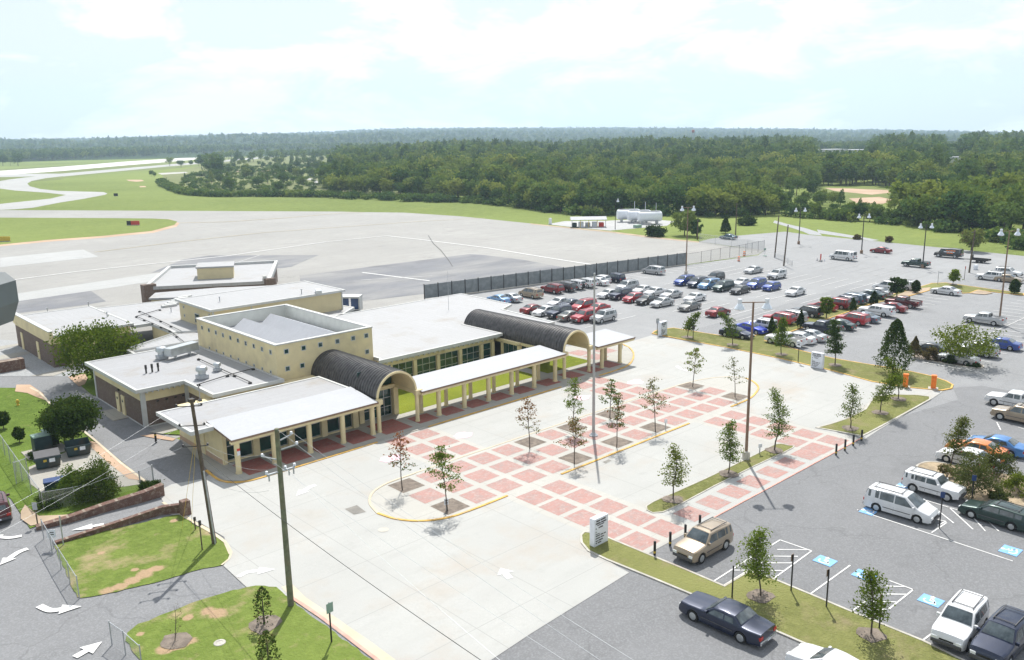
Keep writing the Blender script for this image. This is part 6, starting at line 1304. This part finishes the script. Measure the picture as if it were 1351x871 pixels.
lamp((811.6,302.5),264,'thin lamp post in front of the fuel tanks',heads=1,foot=False,mat='blackmetal',r=.09)
# flagpole without flag
x,y=G(783,576); t=empty('flagpole',(x,y,.09),'tall bare silver flagpole standing in the brick median','flagpole',w=False); h=HT(783,576,364)
q=MB(); q.cyl((0,0,0),(0,0,h),.15,.075,16); q.build('pole','polegrey',t,True); q=MB(); q.lathe([(.42,0),(.42,.08),(.3,.14),(.2,.3),(.17,.32)],20); q.build('base','galv',t,True); q=MB(); q.lathe([(.05,0),(.1,.05),(.1,.13),(.03,.2)],12,(0,0,h)); q.build('finial','galv',t,True)
def wpole(base,top,lean,label,mat='wood',r=.17,grp='wooden utility poles',h=None):
    x,y=G(*base); h=h or HT(base[0],base[1],top); t=empty('utility_pole',(x,y,.02),label,'utility pole',grp,w=False)
    q=MB(); q.cyl((0,0,0),(lean[0],lean[1],h),r,r*.68,12); q.build('pole',mat,t,True); return t,(x,y,h)
def insul(t,pts,mat='galv'):
    for p in pts: q=MB(); q.lathe([(.05,0),(.09,.03),(.05,.06),(.09,.1),(.05,.13),(.08,.17),(.02,.2)],10,p); q.build('insulator',mat,t,True)
P1,(x1,y1,h1)=wpole((283,718),527,(-.42,.39),'dark wooden utility pole on the left lawn, near the terminal corner')
q=MB(); q.cyl((-.02,-.2,0),(-.24,.0,h1*.52),.06,n=8); q.build('conduit','galv',P1); q=MB(); q.box(-.5,.45,h1-.3,-.15,.85,h1-.05); q.build('top_bracket','blackmetal',P1)
for k,z in enumerate((h1-.5,h1-1.9,h1-3.4)):
    q=MB(); lx,ly=-.42*z/h1,.39*z/h1; q.tube([(lx-.9,ly+.5,z+.05),(lx,ly,z),(lx+.5,ly-.3,z)],.04,6); q.build('crossarm','blackmetal',P1); insul(P1,[(lx-.9,ly+.5,z+.05),(lx+.5,ly-.3,z)],'blackmetal')
P2,(x2,y2,h2)=wpole((384,800),566,(0,0),'tall greenish wooden utility pole with silver insulators, front lawn corner','greenwood',.2)
for d,z in (((-.75,.6),h2-1.7),((.85,-.1),h2-.55),((.95,-.5),h2-1.1)):
    q=MB(); q.tube([(0,0,z-.25),(d[0],d[1],z)],.05,6); q.build('bracket_arm','galv',P2); insul(P2,[(d[0],d[1],z)],'signwhite')
q=MB(); q.box(-.85,-.05,h2-2.72,.95,.05,h2-2.63); q.build('crossarm','galv',P2); insul(P2,[(-.85,0,h2-2.6),(.35,0,h2-2.6),(.95,0,h2-2.6)],'signwhite')
for dx in (-.7,.6,.9): q=MB(); q.cyl((dx,.05,h2-3.1),(dx,.05,h2-2.75),.045,n=10); q.build('fuse','galv',P2)
def wire(a,b,sag,label,r=.012,mat='galv',group='overhead wires'):
    pts=[]; n=14
    for i in range(n+1):
        t=i/n; pts.append((lerp(a[0],b[0],t),lerp(a[1],b[1],t),lerp(a[2],b[2],t)-sag*4*t*(1-t)))
    q=MB(); q.tube(pts,r,5); o=q.build('overhead_wire',mat); tag(o,label,'wire',group)
def far_pt(px,py,z): X,Y=G(px,py,z); return (X,Y,z)
for k,(s,e,l) in enumerate((((x2+.85,y2-.1,h2-.35),(850,880,9.5),'pale overhead wire, uppermost of those crossing the forecourt'),((x2,y2,h2),(835,900,9.2),'pale overhead wire from the very top of the greenish pole'),((x2-.75,y2+.6,h2-1.5),(790,900,8.6),'pale overhead wire, third from the top, crossing the forecourt'),((x2+.35,y2,h2-2.5),(700,905,7.8),'pale overhead wire, lowest of those from the greenish pole'))):
    wire(s,far_pt(*e),.25,l,.008)
wire((x1-.26,y1+.24,h1*.62),far_pt(655,885,7.4),.3,'dark overhead cable crossing the forecourt from the dark pole',.016,'blackmetal')
for k,(z,pe,l) in enumerate(((h1-.45,(-60,708,10.5),'upper wire running left from the dark pole'),(h1-1.85,(-60,735,9.8),'middle wire running left from the dark pole'),(h1-3.35,(-60,700,7.0),'lower wire running left from the dark pole'))):
    wire((x1-.9-.42*z/h1,y1+.5+.39*z/h1,z),far_pt(*pe),.2,l,.005)
for z,z2,l in ((h1-3.3,h2-1.5,'upper wire between the two near utility poles'),(h1*.45,h2-3.8,'lower wire between the two near utility poles'),(h1*.66,h2-2.5,'middle wire between the two near utility poles')): wire((x1+.4-.42*z/h1,y1-.3+.39*z/h1,z),(x2-.6,y2+.4,z2),.45,l,.008)
for (bx,by),l in (((240,700),'left guy wire of the dark pole, anchored in the lawn'),((252,706),'right guy wire of the dark pole, anchored in the lawn')): xx,yy=G(bx,by); wire((x1-.34,y1+.31,h1*.8),(xx,yy,.1),0,l,.012,'yellowmetal','guy wires')
for b,tp,l in (((1022,340),285,'leaning dark utility pole left of the pair by the far lot fence'),((1034,351),297,'shorter dark utility pole right of the pair by the far lot fence'),((920,316.5),290,'short dark utility pole beside the large field tree'),((970.4,310.4),268,'dark utility pole behind the teal car')):
    wpole(b,tp,(.35 if b[0] in(1022,1034) else 0,-.3 if b[0] in(1022,1034) else 0),l)
t,(xa,ya,ha)=wpole((1278.6,360),304,(.2,-.2),'dark utility pole with crossarm beside the black trailer'); q=MB(); q.box(-.8,-.05,ha-.5,.9,.05,ha-.38); q.build('crossarm','blackmetal',t)
x,y=G(1287,356); q=MB(); q.bev(x-.4,y-.3,.05,x+.4,y+.3,1.0,.04); tag(q.build('utility_cabinet','signwhite'),'small white cabinet at the foot of the crossarm utility pole','cabinet')
# ================================================================ bollards, posts, signs
def bollard(px,label):
    x,y=G(*px); t=empty('bollard',(x,y,.1),label,'bollard','bollards at the plaza edge',w=False)
    q=MB(); q.cyl((0,0,0),(0,0,.98),.09,n=14).cyl((0,0,.98),(0,0,1.03),.1,.06,14); q.build('post','black',t,True); q=MB(); q.cyl((0,0,.16),(0,0,.3),.094,n=14); q.build('band','yellowmetal',t,True)
for p_,l in zip([(863.6,734.2),(884,721.5),(903.9,711.5),(923,698.5)],['first dark bollard, nearest the big white sign','second dark bollard from the big white sign','third dark bollard, at the front of the tan suv','dark bollard nearest the tan suv roof, farthest of four']): bollard(p_,l)
for p_,l in zip([(1102.8,601.5),(1114.5,595.5),(1125.4,589),(1136.4,582.5)],['dark bollard at the left of the far right group','second from left of the far right bollards','third from left of the far right bollards','dark bollard touching the corner lawn kerb']): bollard(p_,l)
def post_sign(base,top,label,pw=.45,ph=.6,mat='signwhite',pmat='black',rz=0,back=None,name='post_sign',cat='sign',group=None,marks=None,n=1):
    x,y=G(*base); h=max(1.,HT(base[0],base[1],top)); t=empty(name,(x,y,.08),label,cat,group,rz=rz,w=False)
    q=MB(); q.box(-.035,-.035,0,.035,.035,h); q.build('post',pmat,t)
    if pw:
        q=MB(); q.bev(-pw/2,-.06,h-ph,pw/2,-.037,h,.004); pl=q.build('panel',mat,t)
        if marks:
            for (a,b,c,d) in marks: q=MB(); q.box(a*pw,-.066,h-ph+b*ph,c*pw,-.061,h-ph+d*ph); q.build('lettering','black' if mat!='signblue' else 'signwhite',pl)
    return t
HS='disabled parking signs'
post_sign((965.7,790.8),748,'edge-on parking sign post left of the dark green young oak',pw=.0,group=HS); q=None
post_sign((1043.5,781.7),733,'dark parking sign between the young oak and the first blue symbol',.32,.45,'bronze',rz=R(180),group=HS); post_sign((1090,802.8),753,'dark parking sign at the lone white line between blue symbols',.32,.45,'bronze',rz=R(180),group=HS); post_sign((1159.8,831),786,'dark parking sign post hidden behind the yellow-green oak',.32,.45,'bronze',rz=R(180),group=HS)
post_sign((1239,698),650,'dark blue parking sign between the white minivan and green wagon',.3,.45,'signblue',rz=R(-60),group=HS); post_sign((1281,668),628,'dark blue parking sign in front of the big shrub',.3,.45,'signblue',rz=R(-60),group=HS)
post_sign((437.6,848.5),797,'two-panel road sign on a dark post at the painted kerb',.45,.6,'lidgreen',rz=R(5))
post_sign((1052.8,479.3),451,'white parking sign on a thin post near the far monument sign',.6,.75,'signwhite',rz=R(-90),marks=[(-.35,.65,.35,.75),(-.3,.3,.3,.5)])
post_sign((914.3,449.6),431,'dark square sign on a post beside the small oak',.4,.5,'blackmetal',rz=R(-30)); post_sign((867,443.5),421,'grey sign on a post touching the leftmost monument sign',.5,.7,'galv',rz=R(-20))
post_sign((1002,600.7),587,'small white sign on a thin stake in the plaza grass strip',.4,.35,'signwhite','galv',rz=R(-20)); post_sign((878,568),554,'tiny white sign in the mulch by the loose young tree',.3,.4,'signwhite','galv',rz=R(-30)); post_sign((589,675),664,'small white notice staked at the median tip tree',.35,.5,'signwhite','galv',rz=R(-20),marks=[(-.3,.6,.3,.75),(-.3,.25,.3,.4)])
post_sign((84,720.5),682,'tall thin grey sign post at the low wall end',.1,.5,'galv','galv'); post_sign((71,724),700,'white sign with a rounded top by the chain-link fence end',.6,.6,'signwhite','galv',rz=R(-40),marks=[(-.3,.6,.3,.7),(-.3,.35,.3,.45)]); post_sign((50,694),664,'pale sign on a post at the left sidewalk corner',.35,.6,'galv','wood',rz=R(-40)); post_sign((267,727),688,'short dark marker post beside the dark utility pole',.2,.4,'blackmetal','wood'); post_sign((258,700),690,'small dark box on a stake left of the utility pole',.2,.3,'blackmetal','wood')
post_sign((1272,370),352,'thin post with a dark sign beside the crossarm utility pole',.3,.5,'redplastic','wood'); post_sign((1237,376),358,'bare thin grey post at the grass strip bend',.0,.5,'galv','galv')
q=MB(); x,y=G(206,585); t=empty('marker_post',(x,y,.05),'short black post with yellow band by the asphalt lane at the wing','post',w=False); q.cyl((0,0,0),(0,0,1.0),.1,n=12); q.build('post','black',t); q=MB(); q.cyl((0,0,.75),(0,0,.85),.105,n=12); q.build('band','yellowmetal',t)
x,y=G(24,536); t=empty('fire_hydrant',(x,y,.1),'small yellow hydrant on the left lawn','hydrant',w=False); q=MB(); q.lathe([(.16,0),(.16,.06),(.11,.08),(.11,.5),(.14,.52),(.13,.62),(.04,.7)],14); q.build('barrel','yellowmetal',t,True); q=MB(); q.cyl((-.2,0,.4),(.2,0,.4),.06,n=10); q.build('nozzle','yellowmetal',t)
def monument(c,along,w_,th,h,label,rowsdata):
    """white slab sign; 'along' is the direction in degrees of its long side, writing on the side facing the camera"""
    x,y=G(*c); t=empty('monument_sign',(x,y,.12),label,'sign','white monument signs',rz=R(along),w=False)
    q=MB(); q.bev(-w_/2,-th/2,0,w_/2,th/2,h,.02); sl_=q.build('slab','signwhite',t)
    rr=random.Random(int(c[0]))
    for z,hh,x0,ws in rowsdata:
        x_=x0*w_
        for wd in ws:
            q=MB(); l=wd*w_; k=0   # a word: a run of short dark strokes, too small to read
            while k<l-.02:
                s=.035+.03*rr.random(); q.box(x_+k,-th/2-.012,z*h,x_+min(k+s,l),-th/2-.002,z*h+hh*.8*(.7+.3*rr.random())); k+=s+.018
            q.build('lettering','black',sl_); x_+=l+.07
    return t
RW=[(.88,.15,-.36,(.26,.36)),(.79,.15,-.4,(.34,.36)),(.73,.09,-.3,(.5,)),(.62,.13,-.4,(.06,)),(.63,.12,-.2,(.3,)),(.5,.12,-.4,(.06,)),(.42,.09,-.4,(.28,)),(.35,.11,-.4,(.3,.2,.12)),(.26,.11,-.4,(.3,.26)),(.17,.12,-.4,(.16,.3)),(.09,.11,-.4,(.1,.26))]
monument((790,718.5),0,1.45,.45,2.05,'large white slab sign with black lettering at the plaza corner lawn',RW)
monument((1078,486.5),-90,1.5,.45,1.9,'white slab sign with black lettering beside the dark conical oak',RW); monument((874,443),0,1.5,.5,1.95,'white slab sign with black lettering at the left tip of the far grass strip',RW)
for c,l in (((1231,514),'orange ticket machine at the rounded lawn end'),((1194,512),'orange ticket machine half hidden by the slender oaks')):
    x,y=G(*c); t=empty('ticket_machine',(x,y,.14),l,'ticket machine','orange ticket machines',w=False,rz=R(20)); q=MB(); q.bev(-.26,-.26,0,.26,.26,1.35,.04); q.build('cabinet','orange',t); q=MB(); q.bev(-.28,-.28,1.35,.28,.28,1.5,.04); q.build('cap','orange',t); q=MB(); q.box(-.15,-.272,.95,.15,-.262,1.2); q.build('display','signwhite',t); q=MB(); q.box(-.5,-.5,-.02,.5,.5,.03); q.build('footing','band',t)
for c,l in (((974.6,345),'nearer orange and white traffic barrel by the far fence'),((981.8,338),'farther orange and white traffic barrel by the far fence')):
    x,y=G(*c); t=empty('traffic_barrel',(x,y,.05),l,'traffic barrel','traffic barrels',w=False)
    for k in range(5): q=MB(); q.cyl((0,0,.05+k*.2),(0,0,.25+k*.2),.3-.012*k,.288-.012*k,16); q.build('band','orange' if k%2==0 else 'signwhite',t)
x,y=G(1082.5,345); t=empty('warning_barrier',(x,y,.05),'red and white warning board standing in the open far lot','barrier',w=False); q=MB(); q.box(-.2,-.05,.3,.2,.05,1.6); q.build('board','redplastic',t); q=MB(); q.box(-.5,-.25,0,.5,.25,.12); q.build('foot','rubber',t)
x,y=G(1078,344.5); t=empty('traffic_cone',(x,y,.05),'small grey cone left of the warning board','cone',w=False); q=MB(); q.cyl((0,0,0),(0,0,.7),.16,.03,12); q.build('cone','galv',t)
x,y=G(1087.5,345); t=empty('traffic_cone',(x,y,.05),'small white cone right of the warning board','cone',w=False); q=MB(); q.cyl((0,0,0),(0,0,.5),.16,.03,12); q.build('cone','signwhite',t)
x,y=G(1009,338); t=empty('sign_stand',(x,y,.05),'pale green stand with a board at the fence corner','stand',w=False); q=MB(); q.box(-.35,-.03,1.3,.35,.03,1.8); q.build('board','lidgreen',t); q=MB(); q.cyl((0,0,0),(0,0,1.3),.03,n=8); q.build('post','galv',t); q=MB(); q.cyl((0,0,0),(0,0,.1),.45,n=16); q.build('base','lidgreen',t)
# ================================================================ fences
def fence(px,h,label,mesh='chainlink',step=3.,rail='galv',world=None,name='chain_link_fence',group=None,pr=.035,zb=.06):
    W_=world or GP(px); pts=resamp(W_,step); x,y=W_[0]; t=empty(name,(x,y,.05),label,'fence',group)
    for p_ in pts[:100]: q=MB(); q.cyl((p_[0],p_[1],0),(p_[0],p_[1],h+.08),pr,n=8); q.build('post',rail,t)
    q=MB(); q.tube([(a,b,h) for a,b in W_],.025,6); q.build('top_rail',rail,t)
    q=MB(); n=len(W_); q.add([(a,b,zb) for a,b in W_]+[(a,b,h) for a,b in W_],[(i,i+1,n+i+1,n+i) for i in range(n-1)]); q.build('mesh',mesh,t); return t
fence([(58,712),(81,752),(105,791)],1.55,'chain-link fence leaning along the left edge of the ramp lawn',step=2.2)
fence([(148,852),(166,865),(188,885)],1.5,'chain-link fence end at the lower left lawn, cut by the bottom edge',step=2.2)
fence([(-60,520),(0,592),(30,636),(55,672)],1.75,'tall chain-link fence from the left photo edge to the shrubs',step=2.6)
fence([(22,640),(38,634)],2.0,'short chain-link gate beside the left fence',step=1.2)
fence([(58,675),(100,668),(150,655),(186,646)],1.6,'chain-link fence behind the ramp, in front of the big dark shrub',step=3.); fence([(186,646),(203,638)],1.6,'short chain-link piece with a thick end post by the service lane',step=1.6,pr=.06)
# screen fence
Wf=[(89.4,119.2),(153.4,109.2)]; t=empty('screen_fence',(89.4,119.2,.05),'long grey slatted screen fence between apron and car park','fence')
pts=resamp(Wf,2.75); 
for a in pts: q=MB(); q.box(a[0]-.06,a[1]-.09,0,a[0]+.06,a[1]+.03,2.75); q.build('post','blackmetal',t)
for a,b in zip(pts,pts[1:]): q=MB(); obox(q,a,b,.03,.12,2.6); q.build('panel','screenfence',t)
kerb('kerb',[(91,118.2),(153,108.6)],'kerb',.18,.3)
fence([(905,350.5),(925,347),(950,342),(975,338),(1008,331)],2.5,'chain-link fence continuing right from the grey screen fence',step=2.8,rail='blackmetal'); fence([(1008,331),(965,326),(923,320)],2.3,'chain-link fence along the apron corner behind the barrels',step=4.5,rail='galv')
fence([(1022,341),(1034,345),(1045,352)],1.2,'low wire fence by the pair of dark utility poles',step=3)
# brick retaining walls of the ramp
def wall(px,h0,h1_,w_,label,mat='redbrick',cap='bronze'):
    W_=GP(px); n=len(W_); t=empty('retaining_wall',(W_[0][0],W_[0][1],0),label,'wall','brick ramp walls'); Lf,Rt=offset(W_,w_/2),offset(W_,-w_/2); q=MB(); hs=[lerp(h0,h1_,i/(n-1)) for i in range(n)]
    q.add([(x,y,0) for x,y in Lf]+[(x,y,0) for x,y in Rt]+[(x,y,h) for (x,y),h in zip(Lf,hs)]+[(x,y,h) for (x,y),h in zip(Rt,hs)],[(i,i+1,2*n+i+1,2*n+i) for i in range(n-1)]+[(n+i+1,n+i,3*n+i,3*n+i+1) for i in range(n-1)]+[(0,2*n,3*n,n),(n-1,2*n-1,4*n-1,3*n-1)]); q.build('brickwork',mat,t)
    Lf,Rt=offset(W_,w_/2+.05),offset(W_,-w_/2-.05); q=MB(); q.add([(x,y,h) for (x,y),h in zip(Lf,hs)]+[(x,y,h) for (x,y),h in zip(Rt,hs)]+[(x,y,h+.1) for (x,y),h in zip(Lf,hs)]+[(x,y,h+.1) for (x,y),h in zip(Rt,hs)],[(i,i+1,2*n+i+1,2*n+i) for i in range(n-1)]+[(n+i+1,n+i,3*n+i,3*n+i+1) for i in range(n-1)]+[(2*n+i,2*n+i+1,3*n+i+1,3*n+i) for i in range(n-1)]+[(0,2*n,3*n,n),(n-1,2*n-1,4*n-1,3*n-1)]); q.build('coping',cap,t); return t
wall([(48,699.5),(90,690),(140,675),(190,662),(216,654)],.25,.95,.5,'brick ramp wall with planter, upper side of the ramp',cap='redbrick')
wall([(73,719),(120,706),(170,692),(215,679),(247,677)],.15,.75,.3,'thin brick ramp wall ending in a thick pier, lower side of the ramp',cap='redbrick')
x,y=G(246,680); q=MB(); q.bev(x-.35,y-.3,0,x+.3,y+.35,1.25,.04); tag(q.build('brick_pier','redbrick'),'short thick brick pier at the right end of the lower ramp wall','pier')
# ================================================================ bins, boxes, tanks
def dumpster(c,rz,label,lid):
    x,y=G(*c); t=empty('dumpster',(x,y,.12),label,'dumpster','dumpsters',rz=R(rz),w=False); q=MB(); a,b,h=1.0,.8,1.25
    q.add([(-a*.92,-b*.85,.12),(a*.92,-b*.85,.12),(a*.92,b*.85,.12),(-a*.92,b*.85,.12),(-a,-b,h*.86),(a,-b,h*.86),(a,b,h),(-a,b,h)],[(0,3,2,1),(0,1,5,4),(1,2,6,5),(2,3,7,6),(3,0,4,7)]); q.box(-a-.05,-b-.06,h*.8,a+.05,-b,h*.88); q.build('container','dumpgreen',t)
    for xx in (-a-.07,a): q=MB(); q.box(xx,-.2,.6,xx+.07,.25,.8); q.build('lifting_pocket','dumpgreen',t)
    if lid: q=MB(); q.add([(-a-.03,-b-.03,h*.87),(a+.03,-b-.03,h*.87),(a+.03,b+.03,h+.02),(-a-.03,b+.03,h+.02),(-a,-b,h*.93),(a,-b,h*.93),(a,b,h+.08),(-a,b,h+.08)],[(0,3,2,1),(4,5,6,7),(0,1,5,4),(1,2,6,5),(2,3,7,6),(3,0,4,7)]); q.build('lid','grey_plastic',t)
    q=MB(); q.box(.1,-b*.93-.04,.6,.55,-b*.93-.02,1.0); q.build('sticker','signwhite',t); q=MB(); q.box(-.35,-b*.93-.04,.7,-.1,-b*.93-.02,.9); q.build('sticker','yellowmetal',t)
dumpster((64,617),-10,'dark green dumpster with closed grey lid beside the fence',True); dumpster((104,601),-10,'dark green open-topped dumpster under the round tree',False)
x,y=G(76,647); t=empty('flat_bin',(x,y,.12),'dark low bin with blue-black lid behind the fence shrubs','bin',w=False,rz=R(-15)); q=MB(); q.bev(-.9,-.5,0,.9,.5,.8,.04); q.build('container','dumpgreen',t); q=MB(); q.bev(-.95,-.55,.8,.95,.55,.9,.03); q.build('lid','signblue',t)
for c,w_,h_,l in (((57,596),.75,1.5,'dark green utility cabinet with pale lid, left of the pair'),((68,588),.6,1.45,'dark green utility cabinet with pale lid, right of the pair')):
    x,y=G(*c); t=empty('utility_cabinet',(x,y,.12),l,'utility cabinet','green utility cabinets',w=False,rz=0); q=MB(); q.bev(-w_,-w_*.8,0,w_,w_*.8,h_,.03); q.build('cabinet','dumpgreen',t); q=MB(); q.bev(-w_-.04,-w_*.8-.04,h_,w_+.04,w_*.8+.04,h_+.08,.03); q.build('lid','lidgreen',t)
q=MB(); x,y=G(61,600); q.box(x-1.6,y-.7,.1,x+1.9,y+2.0,.16); o=q.build('concrete_slab','pad'); o['kind']='structure'
x,y=G(15,489); t=empty('rusty_tank_box',(x,y,.06),'long rusty red metal box on the gravel at the left edge','metal box',w=False,rz=R(0)); q=MB(); q.bev(-1.9,-.65,0,1.5,.65,1.35,.06); q.build('box','redbrick',t); q=MB(); q.box(.9,-.68,0,1.0,.68,1.4); q.build('strap','bronze',t)
# fuel tanks
for c,l in (((829,292.6),'leftmost of the three white horizontal fuel tanks'),((843,294),'middle one of the three white horizontal fuel tanks'),((857,295.6),'rightmost and nearest of the three white fuel tanks')):
    x,y=G(*c); t=empty('fuel_tank',(x,y,.05),l,'fuel tank','white fuel tanks',w=False,rz=R(-38)); 
    q=MB(); r_=1.6; n=24; prof=[(-3.8,.02),(-3.75,.9*r_),(-3.5,r_),(3.5,r_),(3.75,.9*r_),(3.8,.02)]
    vs=[(x_,rr_*math.cos(2*math.pi*i/n),2.35+rr_*math.sin(2*math.pi*i/n)) for x_,rr_ in prof for i in range(n)]; q.add(vs,[(k*n+i,k*n+(i+1)%n,(k+1)*n+(i+1)%n,(k+1)*n+i) for k in range(5) for i in range(n)]); q.build('shell','signwhite',t,40)
    for xx in (-2.3,2.3): q=MB(); q.box(xx-.2,-1.3,0,xx+.2,1.3,1.1); q.build('saddle','galv',t)
    q=MB(); q.cyl((2.,0,4),(2.,0,6.6),.07,n=8); q.build('vent_pipe','signwhite',t); q=MB(); q.box(-3.3,-.5,3.98,3.3,.5,4.06); q.build('catwalk','galv',t)
x,y=G(776,299.5); t=empty('refuelling_shelter',(x,y,.05),'low open shelter with pale blue-white roof at the apron edge','shelter',w=False,rz=R(-43))
q=MB(); q.add([(-5.6,-2.4,2.3),(5.6,-2.4,2.3),(5.6,0,3.1),(-5.6,0,3.1),(-5.6,-2.4,2.4),(5.6,-2.4,2.4),(5.6,0,3.2),(-5.6,0,3.2)],[(0,3,2,1),(4,5,6,7),(0,1,5,4),(1,2,6,5),(2,3,7,6),(3,0,4,7)]); q.build('roof','canopy_white',t); q=MB(); q.add([(-5.6,0,3.1),(5.6,0,3.1),(5.6,2.4,2.3),(-5.6,2.4,2.3),(-5.6,0,3.2),(5.6,0,3.2),(5.6,2.4,2.4),(-5.6,2.4,2.4)],[(0,3,2,1),(4,5,6,7),(0,1,5,4),(1,2,6,5),(2,3,7,6),(3,0,4,7)]); q.build('roof','galv',t)
for k in range(5): q=MB(); q.cyl((-5.2+k*2.6,-2.2,0),(-5.2+k*2.6,-2.2,2.35),.09,n=8); q.build('post','yellowmetal' if k in(1,2,3) else 'galv',t)
for k,m_ in enumerate(('dumpgreen','signwhite','galv','signwhite','redplastic')): q=MB(); q.bev(-5.1+k*2.1,-1,0,-3.6+k*2.1,.8,1.3+.2*(k%2),.05); q.build('pump_unit',m_,t)
x,y=G(841,300.5); q=MB(); q.bev(x-1.2,y-.8,.05,x+1.2,y+.8,.9,.1); tag(q.build('ground_unit','lidgreen'),'small pale green unit in front of the middle fuel tank','equipment')
x,y=G(726,296); q=MB(); q.bev(x-.4,y-.4,.05,x+.4,y+.4,2.,.1); tag(q.build('fuel_hydrant','signwhite'),'small white pillar at the far left of the fuel pad','equipment')
# airfield signs
def afsign(c,w_,l,mats,rz):
    x,y=G(*c); t=empty('airfield_sign',(x,y,.05),l,'airfield sign','airfield signs',w=False,rz=rz); n=len(mats)
    for k,m_ in enumerate(mats): q=MB(); q.bev(-w_/2+w_*k/n,-.12,.15,-w_/2+w_*(k+1)/n-.02,.12,1.5,.03); q.build('panel',m_,t)
    q=MB(); q.box(-w_/2,-.2,0,w_/2,.2,.15); q.build('base','galv',t)
afsign((176,297.5),4.4,'black and red airfield sign on the left grass island',['black','redplastic','redplastic'],R(-43)); afsign((5,319),4.,'yellow airfield sign at the left photo edge',['yellowmetal','yellowmetal'],R(-43)); afsign((153,259),2.2,'small dark airfield sign beside the curved taxiway',['black'],R(-43))
x,y=G(671,396,4.); 
# water tower / mast and sheds beyond the trees
def farp(px,d):  # place along a compass direction given by a photo column, d metres away
    a,b,c=ray(px,190); l=math.hypot(a,b); return a/l*d,b/l*d
x,y=farp(914,1400); t=empty('lattice_tower',(x,y,0),'slim lattice tower with a red tank above the woodland','tower')
t['_w']=1; ht=HT_=28+ (hor(914)-171.5)/F*1400
for sx in (-1,1):
    for sy in (-1,1): q=MB(); q.tube([(x+sx*4,y+sy*4,0),(x+sx*2.2,y+sy*2.2,ht-5)],.35,6); q.build('leg','galv',t)
q=MB(); q.lathe([(.5,ht-5),(2.3,ht-4),(2.5,ht-2),(1.6,ht-.5),(.2,ht)],16,(x,y,0)); q.build('tank','dullred',t)
for k,(pa,pb,d,l) in enumerate(((1083,1112,1010,'long pale warehouse roof among the trees'),(1117,1142,1040,'second pale warehouse roof right of the long one'),(1251,1264,760,'small pale roof in the trees at far right'))):
    (xa,ya),(xb,yb)=farp(pa,d),farp(pb,d+ (10 if k==0 else -6)); zt_=28+(hor((pa+pb)/2)-(194.5 if k<2 else 201.5))/F*d; t=empty('warehouse',(xa,ya,0),l,'warehouse','pale roofs among the trees'); q=MB(); obox(q,(xa,ya),(xb,yb),26,0,zt_-1.2); q.build('wall','trim',t); q=MB(); obox(q,(xa,ya),(xb,yb),27,zt_-1.2,zt_); q.build('roof','canopy_white',t)
# grey housing on the viewpoint's own tower, cut by the left photo edge
a=ray(-29,400); s_=4.1/math.sqrt(a[0]**2+a[1]**2+a[2]**2); t=empty('floodlight_housing',(a[0]*s_,a[1]*s_,28+a[2]*s_),'blurred grey metal housing close to the camera at the left photo edge','floodlight',w=False,rz=_a)
q=MB(); q.add([(-.12,-.085,-.02),(-.12,-.085,.07),(-.12,-.045,.105),(-.12,.12,.105),(-.12,.12,-.115),(-.12,-.05,-.105),(.14,-.085,-.02),(.14,-.085,.07),(.14,-.045,.105),(.14,.12,.105),(.14,.12,-.115),(.14,-.05,-.105)],[(0,1,2,3,4,5),(11,10,9,8,7,6)]+[(i,6+i,6+(i+1)%6,(i+1)%6) for i in range(6)]); q.build('casing','housing',t)
q=MB(); q.tube([(0,.1,0),(0,.9,.02),(-.2,1.6,-.3)],.03,8); q.build('bracket','galv',t)
# ================================================================ haze over the whole place
q=MB(); q.box(-7600,-7600,-140,7600,7600,420); hz_o=q.build('haze','kerb'); hz_o['kind']='stuff'; hz_o['label']='thin pale summer haze over the whole place'
m=bpy.data.materials.new('haze'); m.use_nodes=True; nt=m.node_tree; nt.nodes.clear(); o_=nt.nodes.new('ShaderNodeOutputMaterial'); pv=nt.nodes.new('ShaderNodeVolumePrincipled'); pv.inputs['Color'].default_value=(.62,.80,1.,1); pv.inputs['Density'].default_value=HAZE; pv.inputs['Anisotropy'].default_value=.4
nt.links.new(pv.outputs[0],o_.inputs['Volume']); hz_o.data.materials.clear(); hz_o.data.materials.append(m)
